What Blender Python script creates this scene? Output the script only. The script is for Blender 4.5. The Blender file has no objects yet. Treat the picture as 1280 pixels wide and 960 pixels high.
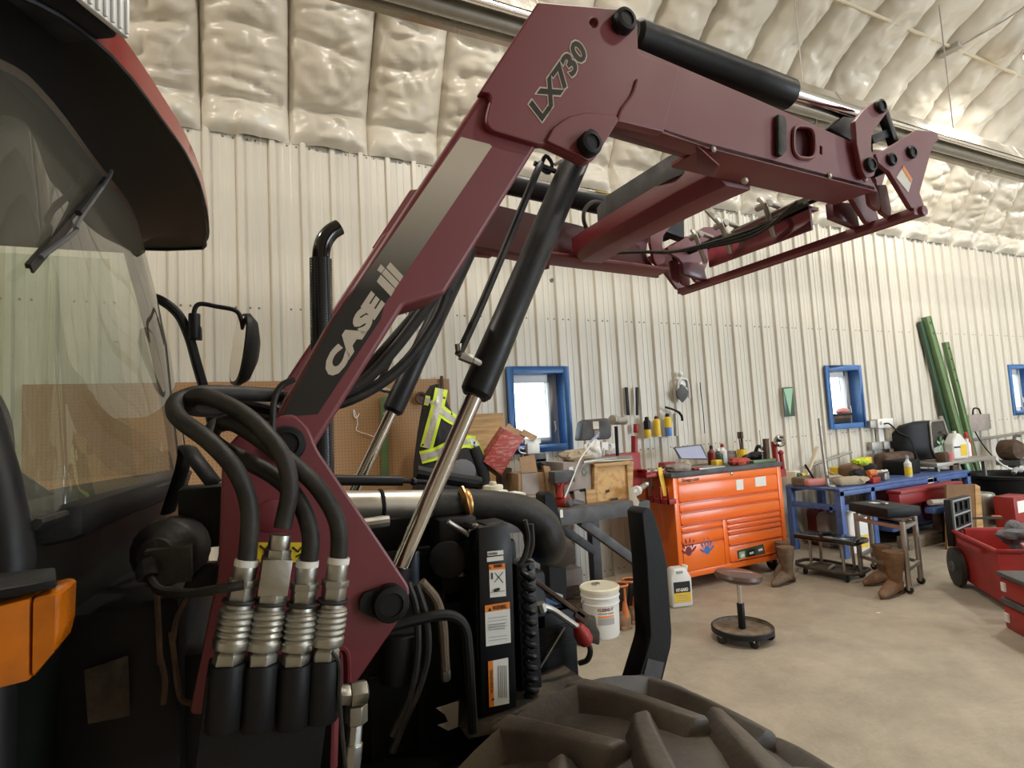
import bpy, bmesh, math, random
import numpy as np
from mathutils import Vector, Matrix, Quaternion, noise
C = bpy.context.scene.collection
PI = math.pi
# ---------------------------------------------------------------- camera
F, CX, CY, H = 715.0, 640.0, 480.0, 1.6           # focal length in pixels of the 1280x960 frame, eye height
_up = Vector((-520, -9530, F)).normalized()
_x = Vector((1490, -28, F)); _x = (_x - _up * _x.dot(_up)).normalized()
_y = _x.cross(_up)
if _y.z < 0: _y = -_y
R = Matrix((_x, _y, _up))                          # camera (right, down, forward) -> world
cd = bpy.data.cameras.new('camera'); cam = bpy.data.objects.new('camera', cd); C.objects.link(cam)
M = Matrix.Identity(4)
for i in range(3):
    M[i][0] = R[i][0]; M[i][1] = -R[i][1]; M[i][2] = -R[i][2]
M.translation = (0, 0, H)
cam.matrix_world = M
cd.sensor_width = 36; cd.lens = 36 * F / 1280; cd.clip_start = 0.02; cd.clip_end = 400
bpy.context.scene.camera = cam
# ---------------------------------------------------------------- view, sky, light
sc = bpy.context.scene
sc.view_settings.view_transform = 'Standard'; sc.view_settings.look = 'None'
sc.view_settings.exposure = 0.03; sc.view_settings.gamma = 1.0; sc.view_settings.use_curve_mapping = False
w = bpy.data.worlds.new('overcast_sky'); sc.world = w; w.use_nodes = True
wn = w.node_tree.nodes; wl = w.node_tree.links; wn.clear()
wo = wn.new('ShaderNodeOutputWorld'); bg = wn.new('ShaderNodeBackground')
bg.inputs[0].default_value = (0.80, 0.90, 1.0, 1); bg.inputs[1].default_value = 6.5
wl.new(bg.outputs[0], wo.inputs[0])
def area(name, loc, target, sx, sy, power, col):
    l = bpy.data.lights.new(name, 'AREA'); l.shape = 'RECTANGLE'; l.size = sx; l.size_y = sy; l.energy = power; l.color = col
    o = bpy.data.objects.new(name, l); C.objects.link(o); o.location = loc
    o.rotation_euler = (Vector(target) - Vector(loc)).to_track_quat('-Z', 'Y').to_euler(); return o
area('daylight_through_overhead_door', (11.0, -7.3, 2.2), (9.0, 4.0, 1.2), 5.4, 4.0, 560, (0.72, 0.86, 1.0))
# ---------------------------------------------------------------- helpers
def ray(px, py): return R @ Vector(((px - CX) / F, (py - CY) / F, 1.0))
def P(px, py, Y):                                   # point at depth Y behind a pixel
    d = ray(px, py); t = Y / d.y; return Vector((d.x * t, Y, H + d.z * t))
def PZ(px, py, z):
    d = ray(px, py); t = (z - H) / d.z; return Vector((d.x * t, d.y * t, z))
def V(*a): return Vector(a)
def wmat(o): return (wmat(o.parent) @ o.matrix_parent_inverse @ o.matrix_basis) if o.parent else o.matrix_basis.copy()
def thing(name, label, cat, loc=(0, 0, 0), rz=0.0, group=None):
    o = bpy.data.objects.new(name, None); C.objects.link(o); o.location = loc; o.rotation_euler = (0, 0, rz); o.empty_display_size = .1
    o['label'] = label; o['category'] = cat
    if group: o['group'] = group
    return o
def tag(o, label, cat, group=None):
    o['label'] = label; o['category'] = cat
    if group: o['group'] = group
    return o
def struct(o): o['kind'] = 'structure'; return o
def link(name, me, mats, parent=None, world=False):
    o = bpy.data.objects.new(name, me); C.objects.link(o)
    for m in (mats if isinstance(mats, (list, tuple)) else [mats]): me.materials.append(m)
    if parent:
        o.parent = parent
        if world: o.matrix_parent_inverse = wmat(parent).inverted()
    return o
def dup(root, loc, rz=None, label=None, cat=None):
    r = root.copy(); C.objects.link(r); r.location = loc
    if rz is not None: r.rotation_euler = (0, 0, rz)
    if label: r['label'] = label
    if cat: r['category'] = cat
    def kids(a, b):
        for ch in list(a.children):
            c = ch.copy(); C.objects.link(c); c.parent = b; kids(ch, c)
    kids(root, r); return r
def smooth_path(pts, k=6):
    pts = [Vector(p) for p in pts]
    if len(pts) < 3: return pts
    out = []; n = len(pts)
    for i in range(n - 1):
        p0 = pts[i - 1] if i else pts[0] * 2 - pts[1]; p1, p2 = pts[i], pts[i + 1]
        p3 = pts[i + 2] if i + 2 < n else p2 * 2 - p1
        for j in range(k):
            t = j / k
            out.append(.5 * ((2 * p1) + (p2 - p0) * t + (2 * p0 - 5 * p1 + 4 * p2 - p3) * t * t + (3 * p1 - p0 - 3 * p2 + p3) * t ** 3))
    return out + [pts[-1]]
class B:
    def __init__(s): s.bm = bmesh.new(); s.m = 0
    def add(s, vs, fs):
        v = [s.bm.verts.new(p) for p in vs]
        for f in fs:
            try: s.bm.faces.new([v[i] for i in f]).material_index = s.m
            except ValueError: pass
        return s
    def box(s, c, d, rot=None):
        c = Vector(c); x, y, z = d[0] / 2, d[1] / 2, d[2] / 2
        vs = [Vector(q) for q in ((-x,-y,-z),(x,-y,-z),(x,y,-z),(-x,y,-z),(-x,-y,z),(x,-y,z),(x,y,z),(-x,y,z))]
        if rot is not None: vs = [rot @ q for q in vs]
        return s.add([q + c for q in vs], [(0,3,2,1),(4,5,6,7),(0,1,5,4),(1,2,6,5),(2,3,7,6),(3,0,4,7)])
    def bb(s, a, b):                                 # box by two corners
        a, b = Vector(a), Vector(b); return s.box((a + b) / 2, [abs(b[i] - a[i]) for i in range(3)])
    def beam(s, p0, p1, w, h, up=(0, 0, 1)):
        p0, p1 = Vector(p0), Vector(p1); d = p1 - p0; L = d.length; d.normalize(); u = Vector(up)
        if abs(u.dot(d)) > .98: u = Vector((0, 1, 0))
        y = u.cross(d).normalized(); z = d.cross(y)
        rot = Matrix((d, y, z)).transposed(); return s.box((p0 + p1) / 2, (L, w, h), rot)
    def lathe(s, o, ax, prof, n=16, caps=True):                 # prof: (radius, distance along axis)
        o = Vector(o); ax = Vector(ax).normalized(); u = ax.orthogonal().normalized(); v = ax.cross(u)
        vs = []; fs = []
        for (r, t) in prof:
            for i in range(n):
                a = 2 * PI * i / n; vs.append(o + ax * t + (u * math.cos(a) + v * math.sin(a)) * max(r, 1e-5))
        for k in range(len(prof) - 1):
            for i in range(n):
                j = (i + 1) % n; fs.append((k*n+i, k*n+j, (k+1)*n+j, (k+1)*n+i))
        if caps and prof[0][0] > 1e-4: fs.append(tuple(range(n - 1, -1, -1)))
        if caps and prof[-1][0] > 1e-4: fs.append(tuple((len(prof)-1)*n + i for i in range(n)))
        return s.add(vs, fs)
    def cyl(s, p0, p1, r, r1=None, n=16):
        p0, p1 = Vector(p0), Vector(p1); return s.lathe(p0, p1 - p0, [(r, 0), (r if r1 is None else r1, (p1 - p0).length)], n)
    def tube(s, pts, r, n=10, k=6, flat=1.0):
        p = smooth_path(pts, k) if k > 1 else [Vector(q) for q in pts]; N = len(p)
        rr = [r] * N if not isinstance(r, (list, tuple)) else [float(np.interp(i / (N - 1) * (len(r) - 1), range(len(r)), r)) for i in range(N)]
        t0 = (p[1] - p[0]).normalized(); u = t0.orthogonal().normalized(); vs = []; fs = []
        for i in range(N):
            t = (p[min(i + 1, N - 1)] - p[max(i - 1, 0)]).normalized()
            u = (u - t * u.dot(t)).normalized(); v = t.cross(u)
            for j in range(n):
                a = 2 * PI * j / n; vs.append(p[i] + (u * math.cos(a) + v * math.sin(a) * flat) * rr[i])
        for i in range(N - 1):
            for j in range(n):
                q = (j + 1) % n; fs.append((i*n+j, i*n+q, (i+1)*n+q, (i+1)*n+j))
        fs.append(tuple(range(n - 1, -1, -1))); fs.append(tuple((N-1)*n + j for j in range(n)))
        return s.add(vs, fs)
    def prism(s, poly, d):
        d = Vector(d); n = len(poly); vs = [Vector(p) for p in poly] + [Vector(p) + d for p in poly]
        return s.add(vs, [tuple(range(n)), tuple(range(2*n - 1, n - 1, -1))] + [(i, i + n, (i+1) % n + n, (i+1) % n) for i in range(n)])
    def ball(s, c, r, n=14, m=9, rot=None):
        c = Vector(c); r = (r, r, r) if not isinstance(r, (list, tuple)) else r; vs = []; fs = []
        for i in range(m + 1):
            th = PI * i / m
            for j in range(n):
                a = 2 * PI * j / n
                q = Vector((r[0]*math.sin(th)*math.cos(a), r[1]*math.sin(th)*math.sin(a), r[2]*math.cos(th)))
                vs.append(c + (rot @ q if rot is not None else q))
        for i in range(m):
            for j in range(n):
                q = (j + 1) % n; fs.append((i*n+j, (i+1)*n+j, (i+1)*n+q, i*n+q))
        s.add(vs, fs); return s
    def done(s, name, mat, parent=None, world=False, bevel=0.0, sm=35, seg=2):
        bm = s.bm
        bmesh.ops.remove_doubles(bm, verts=bm.verts, dist=2e-6)
        bmesh.ops.dissolve_degenerate(bm, edges=bm.edges, dist=1e-6)
        bmesh.ops.recalc_face_normals(bm, faces=bm.faces)
        if bevel > 0:
            ed = [e for e in bm.edges if len(e.link_faces) == 2 and e.calc_face_angle(0) > math.radians(32)]
            bmesh.ops.bevel(bm, geom=ed, offset=bevel, segments=seg, profile=.5, affect='EDGES', clamp_overlap=True)
        me = bpy.data.meshes.new(name); bm.to_mesh(me); bm.free()
        if sm:
            me.shade_smooth(); me.set_sharp_from_angle(angle=math.radians(sm))
        return link(name, me, mat, parent, world)
def rotz(a): return Matrix.Rotation(a, 3, 'Z')
def curve_mesh(cu, name):
    o = bpy.data.objects.new('tmp_' + name, cu); C.objects.link(o)
    dg = bpy.context.evaluated_depsgraph_get(); me = bpy.data.meshes.new_from_object(o.evaluated_get(dg))
    bpy.data.objects.remove(o); return me
def plate(name, loops, y0, y1, mat, parent, bevel=.004, res=1):
    """flat plate in the X-Z plane between depths y0 < y1; loops of (x, z), the first is the outline, the others holes"""
    cu = bpy.data.curves.new(name, 'CURVE'); cu.dimensions = '2D'; cu.fill_mode = 'BOTH'
    for lp in loops:
        sp = cu.splines.new('POLY'); sp.points.add(len(lp) - 1); sp.use_cyclic_u = True
        for i, (a, b) in enumerate(lp): sp.points[i].co = (a, b, 0, 1)
    h = (y1 - y0) / 2; cu.extrude = h - bevel; cu.bevel_depth = bevel; cu.offset = -bevel; cu.bevel_resolution = res
    me = curve_mesh(cu, name)
    me.transform(Matrix(((1,0,0,0),(0,0,-1,(y0 + y1) / 2),(0,1,0,0),(0,0,0,1))))
    me.shade_smooth(); me.set_sharp_from_angle(angle=math.radians(30))
    return link(name, me, mat, parent, True)
def Q(pts, Y): return [(lambda p: (p.x, p.z))(P(a, b, Y)) for a, b in pts]
def circ(cx, cz, r, n=20, sx=1.0): return [(cx + sx * r * math.cos(2*PI*i/n), cz + r * math.sin(2*PI*i/n)) for i in range(n)]
def fillet(poly, r, n=4):
    out = []; N = len(poly)
    for i in range(N):
        a, b, c = Vector(poly[i-1]), Vector(poly[i]), Vector(poly[(i+1) % N]); rr = r[i] if isinstance(r, (list, tuple)) else r
        u, v = a - b, c - b; q = min(rr, u.length * .45, v.length * .45)
        if q < 1e-4: out.append(tuple(b)); continue
        p0, p1 = b + u.normalized() * q, b + v.normalized() * q
        for k in range(n + 1):
            t = k / n; out.append(tuple(p0 * (1-t)**2 + b * 2*t*(1-t) + p1 * t*t))
    return out
def text(name, s, o, xd, ud, width, height, mat, parent, bold=0.0, shear=0.0, thick=.0015, world=True, space=1.0):
    cu = bpy.data.curves.new(name, 'FONT'); cu.body = s; cu.size = 1; cu.offset = bold; cu.shear = shear; cu.extrude = .001; cu.space_character = space
    cu.resolution_u = 3
    me = curve_mesh(cu, name); n = len(me.vertices); a = np.zeros(n * 3); me.vertices.foreach_get('co', a); a = a.reshape(-1, 3)
    lo, hi = a.min(0), a.max(0); xd = Vector(xd).normalized(); ud = Vector(ud).normalized(); nd = xd.cross(ud)
    sx = width / (hi[0] - lo[0]); sy = height / (hi[1] - lo[1])
    X = (a[:, :1] - lo[0]) * sx; Y = (a[:, 1:2] - lo[1]) * sy; Z = a[:, 2:] / .001 * thick
    b = np.array(o)[None] + X * np.array(xd) + Y * np.array(ud) + Z * np.array(nd)
    me.vertices.foreach_set('co', b.ravel()); me.update(); return link(name, me, mat, parent, world)
def fbm(x, y, z, o=3):
    s = 0.0; a = 1.0; f = 1.0
    for _ in range(o): s += a * noise.noise((x*f, y*f, z*f)); a *= .5; f *= 2.03
    return s
# ---------------------------------------------------------------- materials
def mat(name, col, rough=.5, metal=0.0, var=0.0, vscale=6.0, bump=0.0, bscale=40.0, col2=None, spec=.5, coat=0.0, stretch=None, detail=4, trans=0.0, lo=.35, hi=.65, dist=0.0, emit=0.0, rvar=0.0):
    m = bpy.data.materials.new(name); m.use_nodes = True; nt = m.node_tree; N = nt.nodes; L = nt.links
    p = N['Principled BSDF']; p.inputs['Base Color'].default_value = (*col, 1); p.inputs['Roughness'].default_value = rough
    p.inputs['Metallic'].default_value = metal; p.inputs['Specular IOR Level'].default_value = spec
    if coat: p.inputs['Coat Weight'].default_value = coat; p.inputs['Coat Roughness'].default_value = .12
    if trans: p.inputs['Transmission Weight'].default_value = trans
    if emit: p.inputs['Emission Color'].default_value = (*col, 1); p.inputs['Emission Strength'].default_value = emit
    if var or bump or rvar:
        tc = N.new('ShaderNodeTexCoord'); mp = N.new('ShaderNodeMapping'); L.new(tc.outputs['Object'], mp.inputs[0])
        if stretch: mp.inputs['Scale'].default_value = stretch
    if var or rvar:
        n = N.new('ShaderNodeTexNoise'); n.inputs['Scale'].default_value = vscale; n.inputs['Detail'].default_value = detail; n.inputs['Roughness'].default_value = .62
        n.inputs['Distortion'].default_value = dist; L.new(mp.outputs[0], n.inputs['Vector'])
        r = N.new('ShaderNodeMapRange'); r.inputs[1].default_value = lo; r.inputs[2].default_value = hi; L.new(n.outputs['Fac'], r.inputs[0])
    if var:
        c2 = col2 or tuple(c * (1 - var) for c in col)
        mx = N.new('ShaderNodeMix'); mx.data_type = 'RGBA'; mx.inputs[6].default_value = (*col, 1); mx.inputs[7].default_value = (*c2, 1)
        L.new(r.outputs[0], mx.inputs[0]); L.new(mx.outputs[2], p.inputs['Base Color'])
    if rvar:
        r2 = N.new('ShaderNodeMapRange'); r2.inputs[3].default_value = rough; r2.inputs[4].default_value = min(1, rough + rvar); L.new(r.outputs[0], r2.inputs[0]); L.new(r2.outputs[0], p.inputs['Roughness'])
    if bump:
        n2 = N.new('ShaderNodeTexNoise'); n2.inputs['Scale'].default_value = bscale; n2.inputs['Detail'].default_value = 4; L.new(mp.outputs[0], n2.inputs['Vector'])
        b = N.new('ShaderNodeBump'); b.inputs['Strength'].default_value = bump; b.inputs['Distance'].default_value = .02; L.new(n2.outputs['Fac'], b.inputs['Height']); L.new(b.outputs[0], p.inputs['Normal'])
    return m
MT = {}
def reg(name, *a, **k): MT[name] = mat(name, *a, **k); return MT[name]
reg('cream_steel', (.62, .58, .495), .34, var=.12, vscale=1.2, stretch=(3, 1, .35), rvar=.15, bump=.03, bscale=90)
reg('steel_trim', (.60, .52, .38), .4)
reg('screw', (.25, .2, .15), .4, metal=.6)
reg('concrete', (.39, .34, .265), .40, var=.3, vscale=2.6, bump=.25, bscale=34, col2=(.265, .228, .175), detail=12, rvar=.3, dist=.2, lo=.3, hi=.7)
reg('white_wall', (.68, .62, .50), .6)
reg('burgundy', (.150, .008, .016), .46, coat=.0, spec=.85, bump=.015, bscale=160, rvar=.08, vscale=4)
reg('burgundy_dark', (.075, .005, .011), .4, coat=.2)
reg('cab_red', (.30, .035, .025), .35, coat=.6)
reg('black_paint', (.008, .008, .009), .36, spec=.32, rvar=.2, vscale=9, bump=.02, bscale=120)
reg('black_satin', (.008, .008, .0085), .5, spec=.25, bump=.05, bscale=180)
reg('black_gloss', (.008, .008, .009), .15, coat=.4)
reg('cab_panel', (.007, .009, .007), .3, spec=.3)
reg('rubber', (.011, .0105, .010), .55, spec=.35, var=.5, vscale=14, col2=(.035, .030, .024), bump=.08, bscale=70)
reg('tyre', (.040, .034, .029), .5, var=.6, vscale=5, col2=(.10, .078, .056), bump=.10, bscale=60, detail=8)
reg('chrome', (.62, .60, .58), .11, metal=1)
reg('zinc', (.40, .39, .35), .30, metal=1, rvar=.25, vscale=25, bump=.04, bscale=80)
reg('dull_steel', (.40, .38, .34), .42, metal=.9, rvar=.2, vscale=20)
reg('aluminium', (.80, .76, .70), .16, metal=1, rvar=.15, vscale=3)
reg('silver_pipe', (.58, .54, .47), .35, metal=.9, rvar=.2, vscale=10)
reg('orange_paint', (.90, .17, .012), .34, coat=.2)
reg('orange_dark', (.62, .10, .012), .35)
reg('red_plastic', (.36, .022, .018), .5, var=.25, vscale=5)
reg('red_paint', (.27, .018, .018), .4)
reg('faded_red', (.33, .035, .03), .5, var=.6, vscale=16, col2=(.52, .28, .20), stretch=(1, 1, 5), lo=.52, hi=.72)
reg('blue_paint', (.055, .17, .44), .35, var=.2, vscale=4)
reg('blue_bench', (.075, .14, .36), .42, var=.35, vscale=7)
reg('green_paint', (.12, .20, .085), .4, var=.2, vscale=5)
reg('green_dark', (.04, .08, .05), .3)
reg('yellow', (.75, .50, .03), .45)
reg('hivis', (.55, .72, .04), .65)
reg('reflective', (.42, .40, .37), .35, metal=.3, bump=.2, bscale=60)
reg('black_cloth', (.012, .012, .014), .85, bump=.25, bscale=60)
reg('grey_cloth', (.12, .12, .13), .9, bump=.3, bscale=50)
reg('white_plastic', (.72, .71, .68), .4)
reg('cream_plastic', (.70, .66, .52), .4)
reg('paper', (.78, .76, .70), .7)
reg('cardboard', (.36, .22, .12), .8, var=.25, vscale=8)
reg('grey_card', (.34, .29, .26), .8, var=.2, vscale=8)
reg('plywood', (.58, .34, .13), .6, var=.45, vscale=5, stretch=(.5, 3, 7), detail=6)
reg('osb', (.62, .37, .14), .6, var=.5, vscale=22, col2=(.40, .21, .07), detail=3, lo=.5, hi=.7)
reg('old_wood', (.20, .15, .10), .8, var=.5, vscale=9, stretch=(.4, 4, 4))
reg('brown_board', (.20, .10, .035), .5, var=.3, vscale=6)
reg('bench_grey', (.085, .085, .09), .5, var=.3, vscale=8, rvar=.2)
reg('rust', (.11, .06, .035), .75, var=.6, vscale=14, bump=.2, bscale=50)
reg('dusty', (.075, .056, .038), .8, var=.6, vscale=12, col2=(.03, .025, .02), bump=.2, bscale=60)
reg('leather', (.20, .105, .05), .6, var=.4, vscale=14, bump=.15, bscale=60)
reg('leather_grey', (.19, .13, .08), .65, var=.45, vscale=14, bump=.15, bscale=60)
reg('boot_orange', (.70, .20, .05), .5, var=.3, vscale=12)
reg('boot_dirt', (.34, .20, .11), .8, var=.4, vscale=16)
reg('amber', (.58, .15, .003), .22, coat=.5, var=.35, vscale=12)
reg('label_orange', (.85, .24, .02), .5)
reg('label_yellow', (.75, .52, .02), .5)
reg('print_black', (.01, .01, .01), .5)
reg('print_grey', (.35, .35, .34), .6)
reg('decal_black', (.012, .011, .010), .35)
reg('decal_cream', (.52, .45, .36), .45)
reg('headliner', (.030, .034, .030), .7); reg('filter_blue', (.02, .028, .045), .4); reg('stool_tray', (.23, .185, .13), .6, var=.6, vscale=14, col2=(.10, .075, .05))
reg('copper', (.50, .27, .10), .35, metal=.9)
reg('blue_plastic', (.10, .22, .55), .4)
reg('pink_cloth', (.55, .20, .18), .8)
reg('red_cloth', (.45, .07, .05), .9, bump=.3, bscale=40)
reg('tan_cloth', (.42, .34, .24), .9, bump=.3, bscale=40)
reg('tan_clear', (.55, .46, .34), .3)
reg('pale_green', (.28, .50, .33), .4)
reg('screen', (.30, .33, .47), .5)
reg('dark_red', (.15, .012, .012), .4)
reg('lamp_lens', (1.0, .90, .74), .5, emit=12.0)
reg('grass', (.10, .14, .05), .9, var=.4, vscale=.8)
reg('gravel', (.42, .40, .37), .9, var=.3, vscale=2)
def glass(name, tint, rough=0.0, a=.9, dirt=(.45, .42, .34), dirtf=.0):
    m = bpy.data.materials.new(name); m.use_nodes = True; nt = m.node_tree; N = nt.nodes; L = nt.links; N.clear()
    o = N.new('ShaderNodeOutputMaterial'); t = N.new('ShaderNodeBsdfTransparent'); t.inputs[0].default_value = (*tint, 1)
    g = N.new('ShaderNodeBsdfGlossy'); g.inputs['Roughness'].default_value = rough; g.inputs[0].default_value = (.9, .9, .9, 1)
    lw = N.new('ShaderNodeLayerWeight'); pw = N.new('ShaderNodeMath'); pw.operation = 'POWER'; pw.inputs[1].default_value = 5; L.new(lw.outputs['Facing'], pw.inputs[0])
    fr = N.new('ShaderNodeMapRange'); fr.inputs[3].default_value = .05; L.new(pw.outputs[0], fr.inputs[0]); mx = N.new('ShaderNodeMixShader')
    L.new(fr.outputs[0], mx.inputs[0]); L.new(t.outputs[0], mx.inputs[1]); L.new(g.outputs[0], mx.inputs[2]); last = mx
    if dirtf:
        d = N.new('ShaderNodeBsdfDiffuse'); d.inputs[0].default_value = (*dirt, 1); m2 = N.new('ShaderNodeMixShader')
        tc = N.new('ShaderNodeTexCoord'); n = N.new('ShaderNodeTexNoise'); n.inputs['Scale'].default_value = 5; n.inputs['Detail'].default_value = 6; L.new(tc.outputs['Object'], n.inputs['Vector'])
        r = N.new('ShaderNodeMapRange'); r.inputs[3].default_value = dirtf * .5; r.inputs[4].default_value = dirtf * 1.5; L.new(n.outputs['Fac'], r.inputs[0]); L.new(r.outputs[0], m2.inputs[0])
        L.new(mx.outputs[0], m2.inputs[1]); L.new(d.outputs[0], m2.inputs[2]); last = m2
    L.new(last.outputs[0], o.inputs[0]); MT[name] = m; return m
glass('window_glass', (.93, .97, .96)); glass('cab_glass', (.66, .73, .65), .01, dirtf=.12); glass('side_glass', (.80, .85, .79), .01, dirtf=.04)
def poly_mat():
    m = mat('poly_bag', (.66, .60, .48), .31); nt = m.node_tree; N = nt.nodes; L = nt.links; p = N['Principled BSDF']
    tc = N.new('ShaderNodeTexCoord'); n = N.new('ShaderNodeTexNoise'); n.noise_type = 'RIDGED_MULTIFRACTAL'; n.inputs['Scale'].default_value = 3.4; n.inputs['Detail'].default_value = 4; n.inputs['Distortion'].default_value = .9
    L.new(tc.outputs['Object'], n.inputs['Vector'])
    b = N.new('ShaderNodeBump'); b.inputs['Strength'].default_value = .6; b.inputs['Distance'].default_value = .05; L.new(n.outputs['Fac'], b.inputs['Height']); L.new(b.outputs[0], p.inputs['Normal'])
    n2 = N.new('ShaderNodeTexNoise'); n2.inputs['Scale'].default_value = 1.1; n2.inputs['Detail'].default_value = 3; L.new(tc.outputs['Object'], n2.inputs['Vector'])
    mx = N.new('ShaderNodeMix'); mx.data_type = 'RGBA'; mx.inputs[6].default_value = (.72, .67, .57, 1); mx.inputs[7].default_value = (.58, .53, .44, 1)
    r2 = N.new('ShaderNodeMapRange'); r2.inputs[1].default_value = .35; r2.inputs[2].default_value = .65; L.new(n2.outputs['Fac'], r2.inputs[0]); L.new(r2.outputs[0], mx.inputs[0]); L.new(mx.outputs[2], p.inputs['Base Color'])
    MT['poly_bag'] = m
poly_mat()
def peg_mat():
    m = mat('pegboard', (.34, .19, .085), .6); nt = m.node_tree; N = nt.nodes; L = nt.links; p = N['Principled BSDF']
    tc = N.new('ShaderNodeTexCoord'); sx = N.new('ShaderNodeSeparateXYZ'); L.new(tc.outputs['Object'], sx.inputs[0]); ms = []
    for k in (0, 2):
        a = N.new('ShaderNodeMath'); a.operation = 'PINGPONG'; a.inputs[1].default_value = .0127; L.new(sx.outputs[k], a.inputs[0])
        q = N.new('ShaderNodeMath'); q.operation = 'POWER'; q.inputs[1].default_value = 2; L.new(a.outputs[0], q.inputs[0]); ms.append(q)
    s = N.new('ShaderNodeMath'); s.operation = 'ADD'; L.new(ms[0].outputs[0], s.inputs[0]); L.new(ms[1].outputs[0], s.inputs[1])
    c = N.new('ShaderNodeMath'); c.operation = 'LESS_THAN'; c.inputs[1].default_value = .0035 ** 2; L.new(s.outputs[0], c.inputs[0])
    mx = N.new('ShaderNodeMix'); mx.data_type = 'RGBA'; mx.inputs[6].default_value = (.34, .19, .085, 1); mx.inputs[7].default_value = (.08, .04, .015, 1); L.new(c.outputs[0], mx.inputs[0]); L.new(mx.outputs[2], p.inputs['Base Color'])
    MT['pegboard'] = m
peg_mat()
def fade_mat():                                     # the printed decal fades from black at its foot to cream at its top
    m = mat('decal_fade', (.3, .3, .3), .4); nt = m.node_tree; N = nt.nodes; L = nt.links; p = N['Principled BSDF']
    tc = N.new('ShaderNodeTexCoord'); sx = N.new('ShaderNodeSeparateXYZ'); L.new(tc.outputs['Object'], sx.inputs[0])
    r = N.new('ShaderNodeMapRange'); r.inputs[1].default_value = P(470, 365, 1.19).z; r.inputs[2].default_value = P(590, 215, 1.19).z; L.new(sx.outputs[2], r.inputs[0])
    mx = N.new('ShaderNodeMix'); mx.data_type = 'RGBA'; mx.inputs[6].default_value = (.012, .011, .010, 1); mx.inputs[7].default_value = (.52, .45, .36, 1); L.new(r.outputs[0], mx.inputs[0]); L.new(mx.outputs[2], p.inputs['Base Color'])
    MT['decal_fade'] = m
fade_mat()
def mesh_screen(name, col, scale):                  # perforated sheet: round holes cut by transparency
    m = mat(name, col, .4); nt = m.node_tree; N = nt.nodes; L = nt.links; p = N['Principled BSDF']
    tc = N.new('ShaderNodeTexCoord'); v = N.new('ShaderNodeTexVoronoi'); v.inputs['Scale'].default_value = scale; v.inputs['Randomness'].default_value = .0
    L.new(tc.outputs['Object'], v.inputs['Vector']); c = N.new('ShaderNodeMath'); c.operation = 'GREATER_THAN'; c.inputs[1].default_value = .42; L.new(v.outputs['Distance'], c.inputs[0]); L.new(c.outputs[0], p.inputs['Alpha'])
    MT[name] = m
mesh_screen('perforated', (.014, .014, .015), 110)
# ================================================================ SETTING
YW = 4.9; X0, X1, YF = -4.3, 15.8, -7.6; RIDGE = -1.35; SL = math.tan(math.radians(26)); EAVE = 5.02
def flat(name, vs, m):
    b = B(); b.add(vs, [tuple(range(len(vs)))]); return struct(b.done(name, m, sm=0))
fl = B(); fl.bb((X0 - .2, YF - .2, -.15), (X1 + .2, YW + .15, 0)); struct(fl.done('floor', MT['concrete'], sm=0))
# steel clad back wall, sheet by sheet, with openings for the windows
WINS = [(2.31, 2.95, 1.365, 2.15), (6.83, 7.51, 1.365, 2.15), (11.31, 12.0, 1.365, 2.15)]
wb = bpy.data.objects.new('wall_back', None); C.objects.link(wb); struct(wb); wb.location = (0, YW, 0)
PITCH, RIB0, ZT = .2388, 3.39, 4.10
prof = [(-.030, 0), (-.018, -.026), (.018, -.026), (.030, 0), (.078, 0), (.085, -.004), (.094, -.004), (.101, 0), (.137, 0), (.144, -.004), (.153, -.004), (.160, 0)]
k0 = int(math.floor((X0 - RIB0) / PITCH)); nsh = int(math.ceil((X1 - X0) / (4 * PITCH)))
for sidx in range(nsh):
    cols = []
    for r in range(4):
        base = RIB0 + (k0 + sidx * 4 + r) * PITCH
        cols += [(base + a, d) for a, d in prof]
    cols.append((RIB0 + (k0 + sidx * 4 + 4) * PITCH - .032 + .003, 0)); cols.append((RIB0 + (k0 + sidx * 4 + 4) * PITCH - .010, -.018))
    b = B(); off = .0015 * (sidx % 2)
    for (xa, da), (xb, db) in zip(cols[:-1], cols[1:]):
        xm = (xa + xb) / 2; spans = [(0.0, ZT)]
        for (wa, wb_, za, zb) in WINS:
            if wa < xm < wb_: spans = [(0.0, za), (zb, ZT)]
        for z0, z1 in spans:
            b.add([(xa, da - off, z0), (xb, db - off, z0), (xb, db - off, z1), (xa, da - off, z1)], [(0, 1, 2, 3)])
    b.done('steel_sheet', MT['cream_steel'], wb, sm=25)
b = B()
for z in (.12, 1.29, 2.651, 4.03):
    x = X0
    k = 0
    while x < X1:
        xx = RIB0 + (k0 + k) * PITCH
        for dx in ((.055, .118) if k % 2 else (.118, .19)):
            if not any(a - .06 < xx + dx < c + .06 and za - .05 < z < zb + .05 for a, c, za, zb in WINS):
                b.lathe((xx + dx, .001, z), (0, -1, 0), [(.0085, 0), (.0085, .005), (.004, .008)], 6)
        k += 1; x = xx
o = b.done('screw_heads', MT['screw'], wb, sm=0); o['kind'] = 'stuff'
b = B(); b.bb((X0, -.022, 0), (X1, .0, .06)); b.done('base_flashing', MT['steel_trim'], wb, sm=0)
b = B()                                              # framing behind the sheets
xs = sorted([X0] + [v for w_ in WINS for v in w_[:2]] + [X1])
for i in range(0, len(xs), 2): b.bb((xs[i], .03, 0), (xs[i+1], .24, 4.30))
for (a, c, za, zb) in WINS: b.bb((a, .03, 0), (c, .24, za)); b.bb((a, .03, zb), (c, .24, 4.30))
b.done('wall_core', MT['white_wall'], wb, sm=0)
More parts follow.
